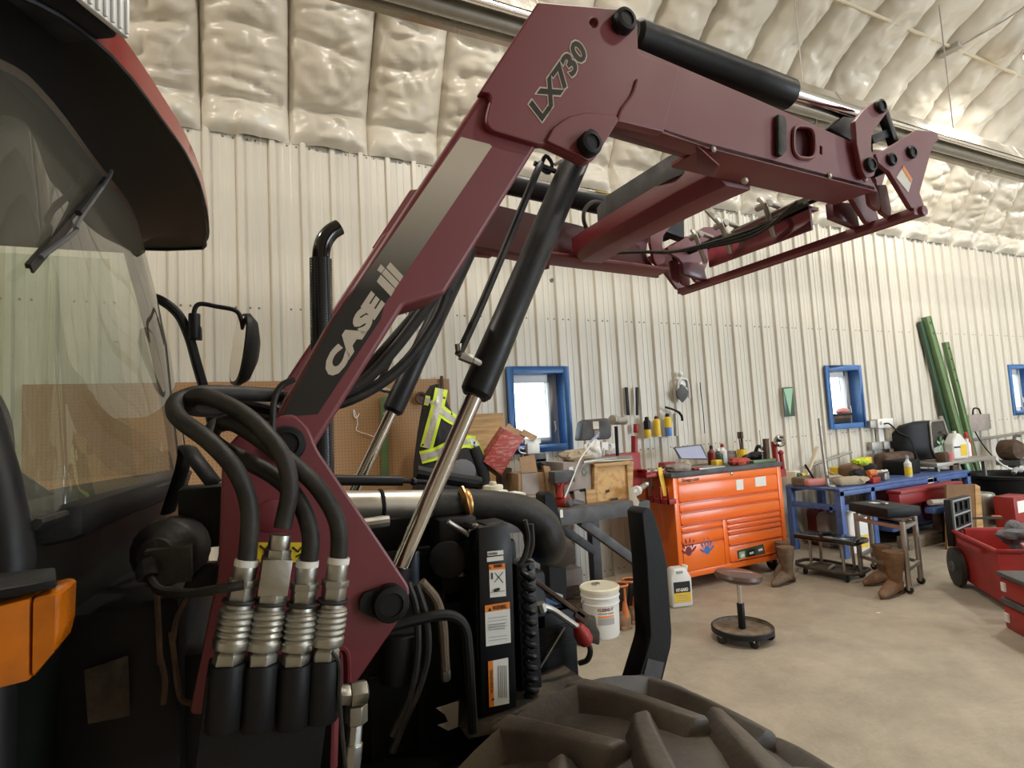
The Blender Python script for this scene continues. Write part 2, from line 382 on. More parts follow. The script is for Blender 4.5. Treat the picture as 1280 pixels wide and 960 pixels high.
# windows: deep blue casing, white vinyl sash, glass
for i, (a, c, za, zb) in enumerate(WINS):
    wn_ = bpy.data.objects.new('window_%d' % (i + 1), None); C.objects.link(wn_); struct(wn_); wn_.location = ((a + c) / 2, YW, za)
    W2 = (c - a) / 2; Hh = zb - za; t = .045; q = .02
    b = B()
    for (p0, p1) in (((-W2 - .02, -.05, -.02), (-W2 + t, -.022, Hh + .02)), ((W2 - t, -.05, -.02), (W2 + .02, -.022, Hh + .02)), ((-W2 + t, -.05, -.02), (W2 - t, -.022, t)), ((-W2 + t, -.05, Hh - t), (W2 - t, -.022, Hh + .02))): b.bb(p0, p1)
    b.done('casing', MT['blue_paint'], wn_, bevel=.004)
    for nm, p0, p1 in (('reveal', (-W2 + .005, -.022, 0), (-W2 + t, .17, Hh)), ('reveal', (W2 - t, -.022, 0), (W2 - .005, .17, Hh)), ('reveal', (-W2 + t, -.022, Hh - t), (W2 - t, .17, Hh - .005)), ('window_sill', (-W2 + t, -.022, .005), (W2 - t, .17, t))):
        b = B(); b.bb(p0, p1); b.done(nm, MT['blue_paint'], wn_, sm=0)
    f = W2 - t
    b = B()
    for p0, p1 in (((-f, .10, t), (-f + .06, .17, Hh - t)), ((f - .10, .10, t), (f, .17, Hh - t)), ((-f + .06, .10, t), (f - .10, .17, t + .07)), ((-f + .06, .10, Hh - t - .08), (f - .10, .17, Hh - t))): b.bb(p0, p1)
    sash = b.done('sash', MT['white_plastic'], wn_, bevel=.006)
    b = B(); b.bb((-f + .055, .14, t + .065), (f - .095, .146, Hh - t - .075)); b.done('pane', MT['window_glass'], wn_, sm=0)
    b = B(); b.bb((f - .115, .085, t + .06), (f - .098, .13, Hh - t - .08)); b.done('sash_stop', MT['white_plastic'], wn_, bevel=.003)
    b = B(); b.tube([(f - .05, .10, .16), (f - .055, .07, .19), (f - .06, .075, .27)], .008, 8, 4); b.done('handle', MT['white_plastic'], sash)
# other walls, with an overhead door opening in the front wall behind the camera
b = B(); b.bb((X0 - .2, YF, 0), (X0, YW + .24, EAVE + 3.4)); struct(b.done('wall_left', MT['white_wall'], sm=0))
b = B(); b.bb((X1, YF, 0), (X1 + .2, YW + .24, EAVE + 3.4)); struct(b.done('wall_right', MT['cream_steel'], sm=0))
b = B(); b.bb((X0, YF - .2, 0), (8.0, YF, EAVE)); b.bb((14.0, YF - .2, 0), (X1, YF, EAVE)); b.bb((8.0, YF - .2, 4.3), (14.0, YF, EAVE)); struct(b.done('wall_front', MT['white_wall'], sm=0))
# insulation batts in white poly, one per bay, following the curved haunch up to the ridge
BAY, BX0 = .645, -.224
PATH = [(0, 4.05), (0, 4.33), (.40, 5.06), (1.0, 5.62), (1.9, 6.16), (3.2, 6.72), (6.25, 7.75)]
def roof_z(y): return float(np.interp(YW - y, [p[0] for p in PATH], [p[1] for p in PATH])) if y >= RIDGE else float(np.interp(y, [YF, RIDGE], [EAVE, PATH[-1][1]]))
_sl = [0.0]
for p0, p1 in zip(PATH[:-1], PATH[1:]): _sl.append(_sl[-1] + math.hypot(p1[0] - p0[0], p1[1] - p0[1]))
def path_at(s):
    d = float(np.interp(s, _sl, [p[0] for p in PATH])); z = float(np.interp(s, _sl, [p[1] for p in PATH])); return d, z
ce = bpy.data.objects.new('ceiling', None); C.objects.link(ce); struct(ce); ce.location = (0, YW, EAVE)
SL_ROWS = list(np.arange(0, 1.6, .022)) + list(np.arange(1.6, _sl[-1], .05)) + [_sl[-1]]
def batt(k):
    xa = BX0 + BAY * k; nu = 26; vs = []; fs = []
    for s in SL_ROWS:
        d0, z0 = path_at(s); da, za_ = path_at(max(s - .12, 0)); db, zb_ = path_at(min(s + .12, _sl[-1]))
        t = Vector((db - da, zb_ - za_)).normalized(); nx, nz = t.y, -t.x      # into the room
        for i in range(nu + 1):
            u = i / nu; wall = max(0, 1 - s / 1.5)
            x = xa + u * BAY + (1 - wall) * .07 * noise.noise(((k + u) * .9, s * .8, 7))
            e = max(1 - abs(2*u - 1) ** 2.4, 0) ** .55
            c1 = .30 + .02 * math.sin(k * 2.3) + .03 * fbm(u * 2, k, 2, 1)
            cr = .75 * math.exp(-((s - c1) / .035) ** 2) + .5 * math.exp(-((s - .78 - .06 * math.sin(3*u + 2*k) - .04 * math.sin(k)) / .04) ** 2) + .45 * math.exp(-((s - 1.15 - .08 * math.sin(3*u + k)) / .05) ** 2)
            if s > 1.5: cr = .3 * (.5 + .5 * math.cos(2 * PI * (s / 1.22 + .13 * math.sin(k * 2.1)))) ** 12
            fold = 1 - min(1, abs(noise.noise((x * 2.2 + s * .7 + k * 3.1, s * 4.2 - x * 1.1, k * .7)) * 5)); fold2 = 1 - min(1, abs(noise.noise((x * 5 - s * 2, s * 6 + x * 3, 9.1 + k * .3)) * 4))
            wr = fbm(x*3, s*5, k*.3, 3)
            amp = .13 + .09 * min(1, s / 1.5)
            d = amp * e * min(1, (s + .01) * 14) ** .6 * (1 - .6 * cr * e) + e * (.026 * wr - .030 * fold - .018 * fold2)
            d = max(d, .004)
            vs.append((x, -d0 - d * nx, z0 - EAVE - d * abs(nz) * (1 if s > .25 else .3)))
    for j in range(len(SL_ROWS) - 1):
        for i in range(nu):
            a = j*(nu+1) + i; fs.append((a, a + nu + 1, a + nu + 2, a + 1))
    b = B(); b.add(vs, fs); return b.done('insulation_batt', MT['poly_bag'], ce, sm=180)
for k in range(-6, 25): batt(k)
b = B(); pr = [(X0, -d + .06, z - EAVE + .04) for d, z in PATH] + [(X0, YF - YW - .2, 0)]
pr2 = [(X0, -d + .26, z - EAVE + .3) for d, z in PATH] + [(X0, YF - YW - .2, .25)]
for i in range(len(pr) - 1): b.prism([pr[i], pr[i+1], pr2[i+1], pr2[i]], (X1 - X0, 0, 0))
b.done('roof_deck', MT['white_wall'], ce, sm=0)
# outside ground
b = B(); b.bb((-60, YW + .3, -.3), (80, 90, -.05)); b.bb((-60, -90, -.3), (80, YF - .25, -.05)); struct(b.done('ground_outside', MT['gravel'], sm=0))
# ---------------------------------------------------------------- ceiling fixtures
def high_bay(x, y, label, power=122):
    z = roof_z(y) - .62
    t = thing('high_bay_light', label, 'ceiling light', (x, y, z), 0, 'high bay lights under the roof')
    b = B(); b.lathe((0, 0, .02), (0, 0, 1), [(.17, 0), (.175, .02), (.12, .08), (.08, .10), (.08, .17), (.03, .18)], 24); b.done('housing', MT['dull_steel'], t)
    b = B(); b.lathe((0, 0, .0), (0, 0, 1), [(.0, -.035), (.08, -.03), (.14, -.01), (.165, .02)], 24); b.done('lens', MT['lamp_lens'], t)
    b = B(); b.cyl((0, 0, .19), (0, 0, .48), .008, n=8); b.done('hanger_rod', MT['dull_steel'], t)
    l = bpy.data.lights.new('lamp', 'AREA'); l.shape = 'DISK'; l.size = .34; l.energy = power; l.color = (1.0, .93, .83)
    lo = bpy.data.objects.new('lamp', l); C.objects.link(lo); lo.parent = t; lo.location = (0, 0, -.06)
    return t
high_bay(8.42, 2.95, 'round white high bay lamp glowing under the insulated ceiling at the right edge')
for (x, y, where) in ((2.2, 1.8, 'the tractor hood'), (-2.6, 2.6, 'the tractor cab'), (5.4, -1.6, 'the middle of the floor'), (10.5, -1.6, 'the right half of the floor'), (12.8, 2.6, 'the far right end of the back wall')): high_bay(x, y, 'unseen round high bay lamp over ' + where)  # lamps out of view, added and spaced for the light they give
# radiant heater: polished reflector trough with its tube, hung on chains
YH = 3.2; za = P(1170, 193, YH).z
ht = thing('radiant_tube_heater', 'long polished metal radiant tube heater hung below the ceiling behind the red loader', 'heater', (5, YH, za))
prof_h = [(-.185, .0), (-.15, .012), (-.075, .19), (.075, .19), (.15, .012), (.185, .0)]
seg = 3.05
for s in range(6):
    xa = -6.2 + s * seg; b = B(); vs = []
    for x in (xa, xa + seg - .004):
        vs += [(x, y, z + .085 + .0) for y, z in prof_h]
    n = len(prof_h); b.add(vs, [(i, i + 1, n + i + 1, n + i) for i in range(n - 1)])
    b.done('reflector', MT['aluminium'], ht, sm=0)
    b = B(); b.tube([(xa + seg - .02, y, z + .085) for y, z in prof_h], .012, 6, 1, flat=.5); b.done('joint_band', MT['dull_steel'], ht)
b = B(); b.cyl((-6.2, 0, .10), (12.1, 0, .10), .055, n=16); b.done('burner_tube', MT['dull_steel'], ht)
b = B(); b.cyl((-6.2, -.16, .07), (12.1, -.16, .07), .022, n=10); b.done('side_rail', MT['aluminium'], ht)
zc = roof_z(YH) - za - .15
for xx in (-.45, 1.9, 4.6, 6.15, 9.4):
    b = B(); b.cyl((xx - .0, 0, .27), (xx, 0, zc), .006, n=6); b.done('hanger_chain', MT['dull_steel'], ht)
yc = 3.42; zc = P(1140, 38, yc).z
b = B(); b.cyl((4.5, yc, zc), (14.5, yc, zc), .018, n=8)
for x in (6.1, 9.3, 12.4): b.cyl((x, yc, zc), (x, yc, roof_z(yc) - .1), .01, n=6)
cdt = thing('ceiling_conduit', 'thin pale conduit running along the puffy ceiling above the heater', 'conduit', (4.5, yc, zc))
b.done('pipe', MT['steel_trim'], cdt, True)
b = B(); xb = P(1190, 62, yc).x; b.box((xb, yc + .02, zc - .02), (.10, .22, .06)); b.done('junction_box', MT['dull_steel'], cdt, True, bevel=.005)
b = B(); b.tube([(xb + .05, yc, zc - .02), (xb + .35, yc - .5, zc + .18), (xb + .6, yc - 1.2, zc + .52)], .008, 6); b.done('lead', MT['dull_steel'], cdt, True)
# ================================================================ FRONT LOADER
YC = 1.78
LD = thing('front_loader', 'dark red tractor front end loader with raised arms and black cylinders', 'front loader', (.25, YC, 0))
mir = []
def mirror(o):                                        # the same part on the far side of the tractor
    c = o.copy(); C.objects.link(c); c.scale = (1, -1, 1); c.location = (0, 2 * YC, 0)
    for ch in o.children:
        k = ch.copy(); C.objects.link(k); k.parent = c
    return c
R1, R2 = MT['burgundy'], MT['burgundy_dark']
# mast plate
ym = 1.15
mast = plate('mast_plate', [fillet(Q([(332, 540), (345, 521), (368, 517), (386, 534), (397, 562), (490, 700), (513, 735), (511, 753), (500, 775), (440, 862), (330, 890), (236, 895), (272, 720), (278, 565), (300, 540)], ym), .012)], ym, ym + .035, R1, LD, .005); mir.append(mast)
def pin(px, py, Y, r, d=.03, name='pivot_pin', tear=None, m='black_satin', n=22):
    c = P(px, py, Y); b = B(); b.lathe(c + V(0, .01, 0), (0, -1, 0), [(r, 0), (r, d), (r * .92, d + .006), (r * .62, d + .008), (r * .58, d + .004), (.0, d + .004)], n)
    if tear:
        q = P(tear[0], tear[1], Y); tr = r * .55
        dv = (q - c); L = dv.length; u = dv.normalized(); w_ = V(-u.z, 0, u.x); pts = []
        for k in range(9): a = -PI/2 + PI * k / 8; pts.append(q + u * math.cos(a) * tr * .6 + w_ * math.sin(a) * tr)
        for k in range(9): a = PI/2 + PI * k / 8; pts.append(c + u * math.cos(a) * r * .98 + w_ * math.sin(a) * r * .98)
        b.prism([p + V(0, -.012, 0) for p in pts], (0, .02, 0))
    o = b.done(name, MT[m], LD, True); mir.append(o); return o
pin(486, 752, ym, .036, tear=(456, 752)); pin(358, 555, ym, .034, .022)
b = B(); b.lathe(P(340, 645, ym) + V(0, .005, 0), (0, -1, 0), [(.030, 0), (.030, .008), (.026, .010), (0, .010)], 20); b.done('boss', R1, mast)
# lower arm
ya, yb = 1.19, 1.33
larm = plate('lower_arm', [fillet(Q([(336, 545), (345, 523), (414, 400), (584, 144), (604, 113), (640, 100), (700, 150), (673, 180), (557, 367), (505, 383), (393, 561), (372, 584)], ya), .006)], ya, yb, R1, LD, .010, 2); mir.append(larm)
yk = 1.172
kn = plate('knuckle_plate', [fillet(Q([(673, 2), (775, 11), (797, 28), (798, 66), (850, 84), (830, 165), (772, 151), (748, 191), (742, 200), (733, 204), (717, 195), (683, 179), (674, 180), (616, 163), (608, 155), (608, 145), (614, 122), (611, 116), (600, 114)], yk), .008), Q([(a, c) for a, c in [(742 + 5*math.cos(t), 28 + 6*math.sin(t)) for t in [2*PI*i/12 for i in range(12)]]], yk)], yk, yk + .03, R1, LD, .004); mir.append(kn)
bp = plate('pin_boss', [fillet(Q([(681, 178), (690, 161), (708, 148), (733, 142), (768, 146), (771, 152), (748, 190), (742, 199), (733, 203), (717, 194)], yk), .006)], yk - .009, yk + .002, R1, LD, .003); mir.append(bp)
b = B(); b.tube([P(796, 100, yk - .002), P(790, 118, yk - .002), P(778, 135, yk - .002), P(772, 150, yk - .002)], .004, 6); b.done('weld_bead', R1, kn)
pin(734, 183, yk - .009, .031, tear=(739, 170)); pin(777, 30, yk, .033, tear=(770, 36))
# front arm with its oval opening
hole = [(1005 + 13.5 * math.copysign(abs(math.cos(t)) ** .62, math.cos(t)) , 178 + 20 * math.copysign(abs(math.sin(t)) ** .62, math.sin(t)) + .18 * 13 * math.cos(t)) for t in [2*PI*i/24 for i in range(24)]]
farm = plate('front_arm', [fillet(Q([(760, 60), (797, 60), (949, 125), (1067, 178), (1079, 204), (1098, 240), (880, 184), (867, 179), (774, 151), (740, 120)], ya), .006), Q(hole, ya), Q([(1025, 182), (1027.5, 183), (1027.5, 193), (1025, 192)], ya)], ya, ya + .02, R1, LD, .003); mir.append(farm)
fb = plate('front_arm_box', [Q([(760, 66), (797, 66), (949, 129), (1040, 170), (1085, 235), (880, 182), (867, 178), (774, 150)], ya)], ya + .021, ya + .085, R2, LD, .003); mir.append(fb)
pa = P(776, 151, ya); pb_ = P(880, 184, ya); pc = P(1094, 239, ya)
b = B(); b.prism([pb_, pc, pc + V(-.02, .14, 0), pb_ + V(0, .14, 0)], (0, 0, .018)); b.prism([pa, pb_, pb_ + V(0, .055, 0), pa + V(0, .055, 0)], (0, 0, .018))
fl_ = b.done('bottom_flange', R1, LD, True, bevel=.003); mir.append(fl_)
b = B(); hp = [P(a, c, ya - .003) for a, c in hole]; b.tube(hp + [hp[0]], .006, 6, 2); b.done('opening_rim', R1, farm)
b = B(); c0 = P(977, 167, ya); b.prism([P(973, 142, ya - .016), P(981, 144, ya - .016), P(984, 152, ya - .016), P(984, 188, ya - .016), P(978, 195, ya - .016), P(973, 192, ya - .016)], (0, .016, 0)); mir.append(b.done('rubber_bumper', MT['rubber'], LD, True, bevel=.004))
for (px, py) in ((891, 187), (1081, 224), (1036, 220), (931, 226)):
    b = B(); b.lathe(P(px, py, ya) + V(0, .004, 0), (0, -1, 0), [(.011, 0), (.011, .008), (.006, .012), (0, .012)], 6); b.done('bolt', MT['zinc'], farm)
b = B(); b.prism([P(866, 178, 1.192), P(897, 206, 1.192), P(889, 221, 1.26), P(847, 193, 1.36)], (.012, 0, .0)); mir.append(b.done('cross_tube_bracket', R1, LD, True, bevel=.002))
# cross member between the two arms
b = B(); ring = []
for (y, dx, dz, hw, hh) in ((1.335, .0, .025, .08, .055), (1.48, -.02, .02, .08, .052), (1.62, -.06, .0, .075, .05), (1.78, -.07, -.005, .075, .05), (1.94, -.06, .0, .075, .05), (2.08, -.02, .02, .08, .052), (2.225, .0, .025, .08, .055)):
    cx, cz = 1.50 + dx, 2.385 + dz; ring.append([V(cx - hw, y, cz - hh * .3), V(cx - hw, y, cz + hh), V(cx + hw, y, cz + hh * .9), V(cx + hw, y, cz - hh), V(cx - hw * .4, y, cz - hh)])
vs = [p for r_ in ring for p in r_]; fs = [(k*5+i, k*5+(i+1) % 5, (k+1)*5+(i+1) % 5, (k+1)*5+i) for k in range(len(ring)-1) for i in range(5)] + [(0, 1, 2, 3, 4), tuple(len(vs)-1-i for i in range(5))]
b.add(vs, fs); xm = b.done('cross_member', R1, LD, True, bevel=.004)
b = B(); b.prism([V(1.45, 1.36, 2.445), V(1.38, 1.50, 2.435), V(1.37, 1.86, 2.435), V(1.40, 1.98, 2.43), V(1.49, 1.98, 2.43), V(1.46, 1.86, 2.435), V(1.47, 1.5, 2.44), V(1.52, 1.36, 2.445)], (0, 0, .085)); b.done('hose_guard', MT['bench_grey'], xm, bevel=.004)
# lift cylinders
yl = 1.345
def cyl_part(a, c, Y, r, name, m, extra=None):
    p0, p1 = P(*a, Y), P(*c, Y); b = B()
    if extra: b.lathe(p0, p1 - p0, [(q[0], q[1] * (p1 - p0).length) for q in extra], 26)
    else: b.cyl(p0, p1, r, n=22)
    o = b.done(name, MT[m], LD, True, bevel=0); mir.append(o); return o
r = .0395
bar = cyl_part((723, 192), (593, 496), yl, r, 'lift_cylinder_barrel', 'black_paint', [(r*.7, 0), (r, .03), (r, .74), (r*1.02, .745), (r*1.05, .96), (r*1.03, .985), (r*.8, 1.0)])
rod = cyl_part((594, 494), (496, 717), yl, .0215, 'lift_cylinder_rod', 'chrome')
cyl_part((500, 708), (486, 752), yl, .030, 'rod_eye', 'black_paint')
b = B(); q0 = P(593, 470, yl); b.cyl(P(602, 456, yl - .02), P(590, 450, yl - .03), .010, n=8); b.cyl(P(590, 450, yl - .03), P(575, 444, yl - .03), .012, n=6); b.cyl(P(575, 444, yl - .03), P(573, 430, yl - .03), .010, n=8); mir.append(b.done('elbow_fitting', MT['zinc'], LD, True))
b = B(); b.tube([P(573, 444, yl - .03), P(600, 385, yl - .03), P(640, 290, yl - .03), P(668, 222, yl - .02), P(676, 205, yl)], .0105, 10); mir.append(b.done('cylinder_hose', MT['rubber'], LD, True))
b = B(); b.tube([P(676, 208, yl), P(682, 195, yl), P(690, 205, yl), P(686, 216, yl), P(678, 212, yl)], .006, 6, 3); b.cyl(P(668, 204, yl), P(694, 214, yl), .008, n=6); mir.append(b.done('hose_clamp', MT['black_paint'], LD, True))
b = B(); b.tube([P(688, 182, yl - .06), P(700, 190, yl - .05), P(703, 200, yl - .05), P(693, 206, yl - .04)], .005, 6); mir.append(b.done('wire_bail', MT['dull_steel'], LD, True))
# inner hoses along the lower arm
for k, pts in enumerate((((548, 362), (525, 395), (490, 440), (450, 480), (400, 498), (350, 505)), ((560, 362), (545, 400), (510, 450), (470, 483), (420, 505), (360, 510)), ((538, 372), (505, 410), (470, 450), (440, 480), (390, 492), (345, 498)))):
    b = B(); b.tube([P(a, c, 1.345 + .02 * k) for a, c in pts], .014, 10); b.done('arm_hose', MT['rubber'], LD, True)
b = B(); b.tube([P(352, 515, 1.34), P(300, 503, 1.30), P(255, 497, 1.22), P(236, 503, 1.15), P(245, 512, 1.22), P(300, 515, 1.36), P(352, 522, 1.42)], .013, 10); b.done('return_hose', MT['rubber'], LD, True)
# tilt cylinders
yt = 1.262
r = .049
cyl_part((790, 44), (987, 119), yt, r, 'tilt_cylinder_barrel', 'black_paint', [(r*.8, 0), (r, .02), (r, .70), (r*1.03, .705), (r*1.03, .985), (r*.85, 1.0)])
cyl_part((985, 116), (1092, 150), yt, .028, 'tilt_cylinder_rod', 'chrome')
b = B(); b.prism([P(1037, 160, 1.25), P(1055, 145, 1.25), P(1090, 150, 1.25), P(1092, 190, 1.25)], (0, .06, 0)); mir.append(b.done('rod_clevis', MT['black_paint'], LD, True, bevel=.004))
# bell-crank links and quick attach
yq = 1.165
LINK = [(1069, 151), (1080, 137), (1094, 126), (1106, 127), (1111, 138), (1099, 154), (1090, 168), (1089, 186), (1096, 207), (1093, 220), (1083, 222), (1078, 213), (1071, 180)]
lk = plate('tilt_link', [fillet(Q(LINK, yq), .006)], yq, yq + .02, R1, LD, .003); mir.append(lk)
lk2 = plate('tilt_link', [fillet(Q(LINK, yq), .006)], yq + .13, yq + .15, R1, LD, .003); mir.append(lk2)
pin(1099, 134, yq, .025, .018); pin(1086, 207, yq, .026, .018)
b = B(); b.beam(P(1103, 140, yq + .05), P(1117, 180, yq + .05), .03, .03); b.beam(P(1086, 176, yq + .06), P(1112, 166, yq + .06), .03, .03); mir.append(b.done('guide_link', MT['black_paint'], LD, True, bevel=.004))
QA = [(1094, 192), (1105, 188), (1146, 162), (1172, 165), (1174, 174), (1166, 182), (1150, 241), (1156, 258), (1153, 266), (1139, 259), (1112, 214), (1098, 203)]
q1 = plate('quick_attach_plate', [fillet(Q(QA, yq), .004)], yq, yq + .018, R1, LD, .003); mir.append(q1)
q2 = plate('quick_attach_plate', [fillet(Q([(a - 2, c) for a, c in QA], yq), .004)], yq + .155, yq + .172, R1, LD, .003); mir.append(q2)
pin(1113, 200, yq, .023, .016); pin(1138, 191, yq, .024, .016)
b = B(); b.prism([P(a, c, yq) for a, c in ((1129, 207), (1140, 224), (1135, 241), (1120, 222))], (0, -.0015, 0)); dl = b.done('warning_label', MT['paper'], q1, sm=0)
b = B(); b.prism([P(a, c, yq - .0018) for a, c in ((1129, 207), (1140, 224), (1138.5, 228), (1127.5, 211))], (0, -.001, 0)); b.done('warning_band', MT['label_orange'], q1, sm=0)
pA = P(1152, 265, yq); pB = V(pA.x, 2 * YC - yq, pA.z)
b = B(); b.beam(pA + V(-.02, 0, 0), pB + V(-.02, 0, 0), .05, .028); b.cyl(pA + V(0, -.012, .002), pB + V(0, .012, .002), .019, n=12); b.done('quick_attach_bar', R1, LD, True, bevel=.002)
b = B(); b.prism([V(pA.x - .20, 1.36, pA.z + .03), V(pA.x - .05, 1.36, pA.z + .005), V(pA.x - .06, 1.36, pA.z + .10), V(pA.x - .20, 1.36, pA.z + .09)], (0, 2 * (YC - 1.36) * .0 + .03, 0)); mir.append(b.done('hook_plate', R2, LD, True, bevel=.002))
for xx, zz in ((-.13, .02), (-.07, .0)):
    pts = [(pA.x + xx - .035, pA.z + zz + .12), (pA.x + xx + .02, pA.z + zz + .13), (pA.x + xx + .035, pA.z + zz + .03), (pA.x + xx + .02, pA.z + zz + .0), (pA.x + xx - .03, pA.z + zz + .02)]
    mir.append(plate('lower_lug', [fillet(pts, .012)], 1.245, 1.262, R1, LD, .003))
b = B(); b.bb((pA.x - .14, 1.50, pA.z + .035), (pA.x - .125, 2.06, pA.z + .135)); b.bb((pA.x - .14, 1.50, pA.z + .12), (pA.x - .08, 2.06, pA.z + .135)); b.done('cross_plate', R1, LD, True, bevel=.003)
b = B(); b.cyl((pA.x - .10, 1.22, pA.z + .17), (pA.x - .10, 2.34, pA.z + .17), .017, n=10); b.done('torque_shaft', MT['black_paint'], LD, True)
b = B(); b.beam((pA.x - .16, 1.45, pA.z + .16), (pA.x - .17, 1.86, pA.z + .14), .05, .008); b.beam((pA.x - .17, 1.86, pA.z + .12), (pA.x - .25, 1.93, pA.z + .27), .045, .010, (0, 1, 0)); b.done('latch_lever', MT['zinc'], LD, True, bevel=.002)
for dy in (1.66, 1.90, 2.06):
    b = B(); b.tube([V(pA.x - .16, dy, pA.z + .06), V(pA.x - .26, dy - .05, pA.z + .17), V(pA.x - .2, dy + .02, pA.z + .22), V(pA.x - .1, dy, pA.z + .19)], .011, 8); b.cyl((pA.x - .2, dy - .03, pA.z + .19), (pA.x - .2, dy + .04, pA.z + .19), .016, n=8); b.done('latch_linkage', MT['dull_steel'], LD, True)
for k in range(3):
    b = B(); b.tube([V(pA.x - .20 - .03*k, 1.46, pA.z + .12), V(pA.x - .25, 1.7, pA.z + .09 - .015*k), V(pA.x - .38, 2.0, pA.z + .08), V(pA.x - .45, 2.2, pA.z + .13), V(pA.x - .7, 2.27, pA.z + .12)], .008, 8); b.done('attach_hose', MT['rubber'], LD, True)
b = B(); b.tube([P(766, 262, 2.24), P(745, 252, 2.2), P(731, 262, 2.2), P(731, 280, 2.2), P(742, 288, 2.2), P(790, 284, 2.1)], .010, 8); b.done('loop_hose', MT['rubber'], LD, True)
b = B(); b.cyl(P(640, 224, 2.31), P(812, 252, 2.31), .011, n=8); b.done('level_rod', MT['dull_steel'], LD, True)
b = B(); b.bb(P(745, 238, 2.29), P(757, 246, 2.33)); b.done('grease_tag', MT['yellow'], LD, True, bevel=.003)
# decals
yd = ya - .0006
b = B(); b.add([P(a, c, yd) for a, c in ((351, 521), (397, 518), (476, 399), (481, 380), (615, 183), (612, 180), (576, 171), (417, 400))], [(0, 1, 2, 3, 4, 5, 6, 7)]); b.done('stripe_decal', MT['decal_fade'], larm, sm=0)
o0, o1, o2 = P(419.5, 476, yd), P(481.5, 380, yd), P(400.5, 459, yd)
text('brand_lettering', 'CASE', o0, o1 - o0, o2 - o0, (o1 - o0).length, (o2 - o0).length, MT['decal_cream'], larm, bold=.07, thick=.0008)
b = B()
for poly in (((378, 170), (405, 125), (500, 220), (472, 270)), ((412, 118), (436, 85), (528, 178), (503, 215)), ((380, 95), (405, 55), (432, 82), (408, 114)), ((441, 78), (468, 42), (555, 135), (532, 172))):
    b.prism([P(400 + a / 5.333, 320 + c / 5.333, yd - .0004) for a, c in poly], (0, -.0008, 0))
b.done('brand_emblem', MT['decal_cream'], larm, sm=0)
yd2 = yk - .0006
o0, o1, o2 = P(678.5, 156, yd2), P(738, 69, yd2), P(658.5, 130, yd2)
text('model_outline', 'LX730', o0, o1 - o0, o2 - o0, (o1 - o0).length, (o2 - o0).length, MT['decal_cream'], kn, bold=.075, thick=.0006, shear=.0, space=1.05)
e = (o1 - o0).normalized() * .004 + (o2 - o0).normalized() * .0042
text('model_lettering', 'LX730', o0 + e + V(0, -.0008, 0), o1 - o0, o2 - o0, (o1 - o0).length - .008, (o2 - o0).length - .0084, MT['decal_black'], kn, bold=.035, thick=.0006, space=1.05)
# remote couplers on their block
cb = B()
CP = [((283, 838), (308, 705)), ((325, 838), (351, 668)), ((368, 838), (384, 706)), ((404, 832), (423, 702))]
ycp = 1.02
HOSE = [[(308, 712), (312, 640), (297, 592), (262, 552), (226, 525), (218, 508), (229, 497), (262, 491), (350, 494)],
        [(353, 660), (362, 610), (354, 572), (333, 543), (308, 520), (278, 503), (252, 495), (238, 500), (236, 506)],
        [(385, 712), (388, 668), (373, 625), (345, 597), (310, 577), (276, 560), (263, 545), (275, 530), (300, 530)],
        [(423, 708), (422, 655), (399, 612), (366, 580), (325, 549), (292, 529), (272, 531)]]
HY = [[ycp, ycp, ycp, ycp + .02, ycp + .06, ycp + .10, ycp + .13, ycp + .15, 1.26], [ycp, ycp, ycp, ycp + .02, ycp + .05, ycp + .08, ycp + .1, ycp + .12, ycp + .16], [ycp, ycp, ycp + .02, ycp + .05, ycp + .07, ycp + .09, ycp + .10, ycp + .13, ycp + .2], [ycp, ycp, ycp + .01, ycp + .02, ycp + .04, ycp + .08, ycp + .14]]
blk = B()
for (a, c) in CP:
    p0, p1 = P(*a, ycp), P(*c, ycp); d = (p1 - p0).normalized(); blk.cyl(p0 + d * .012, p0 - V(.006, 0, .085), .027, n=18)
blk.prism([P(258, 846, ycp - .008), P(420, 838, ycp - .008), P(408, 905, ycp - .008), P(398, 985, ycp - .008), P(240, 985, ycp - .008)], (0, .09, 0))
bo = blk.done('coupler_block', MT['black_satin'], LD, True, bevel=.004)
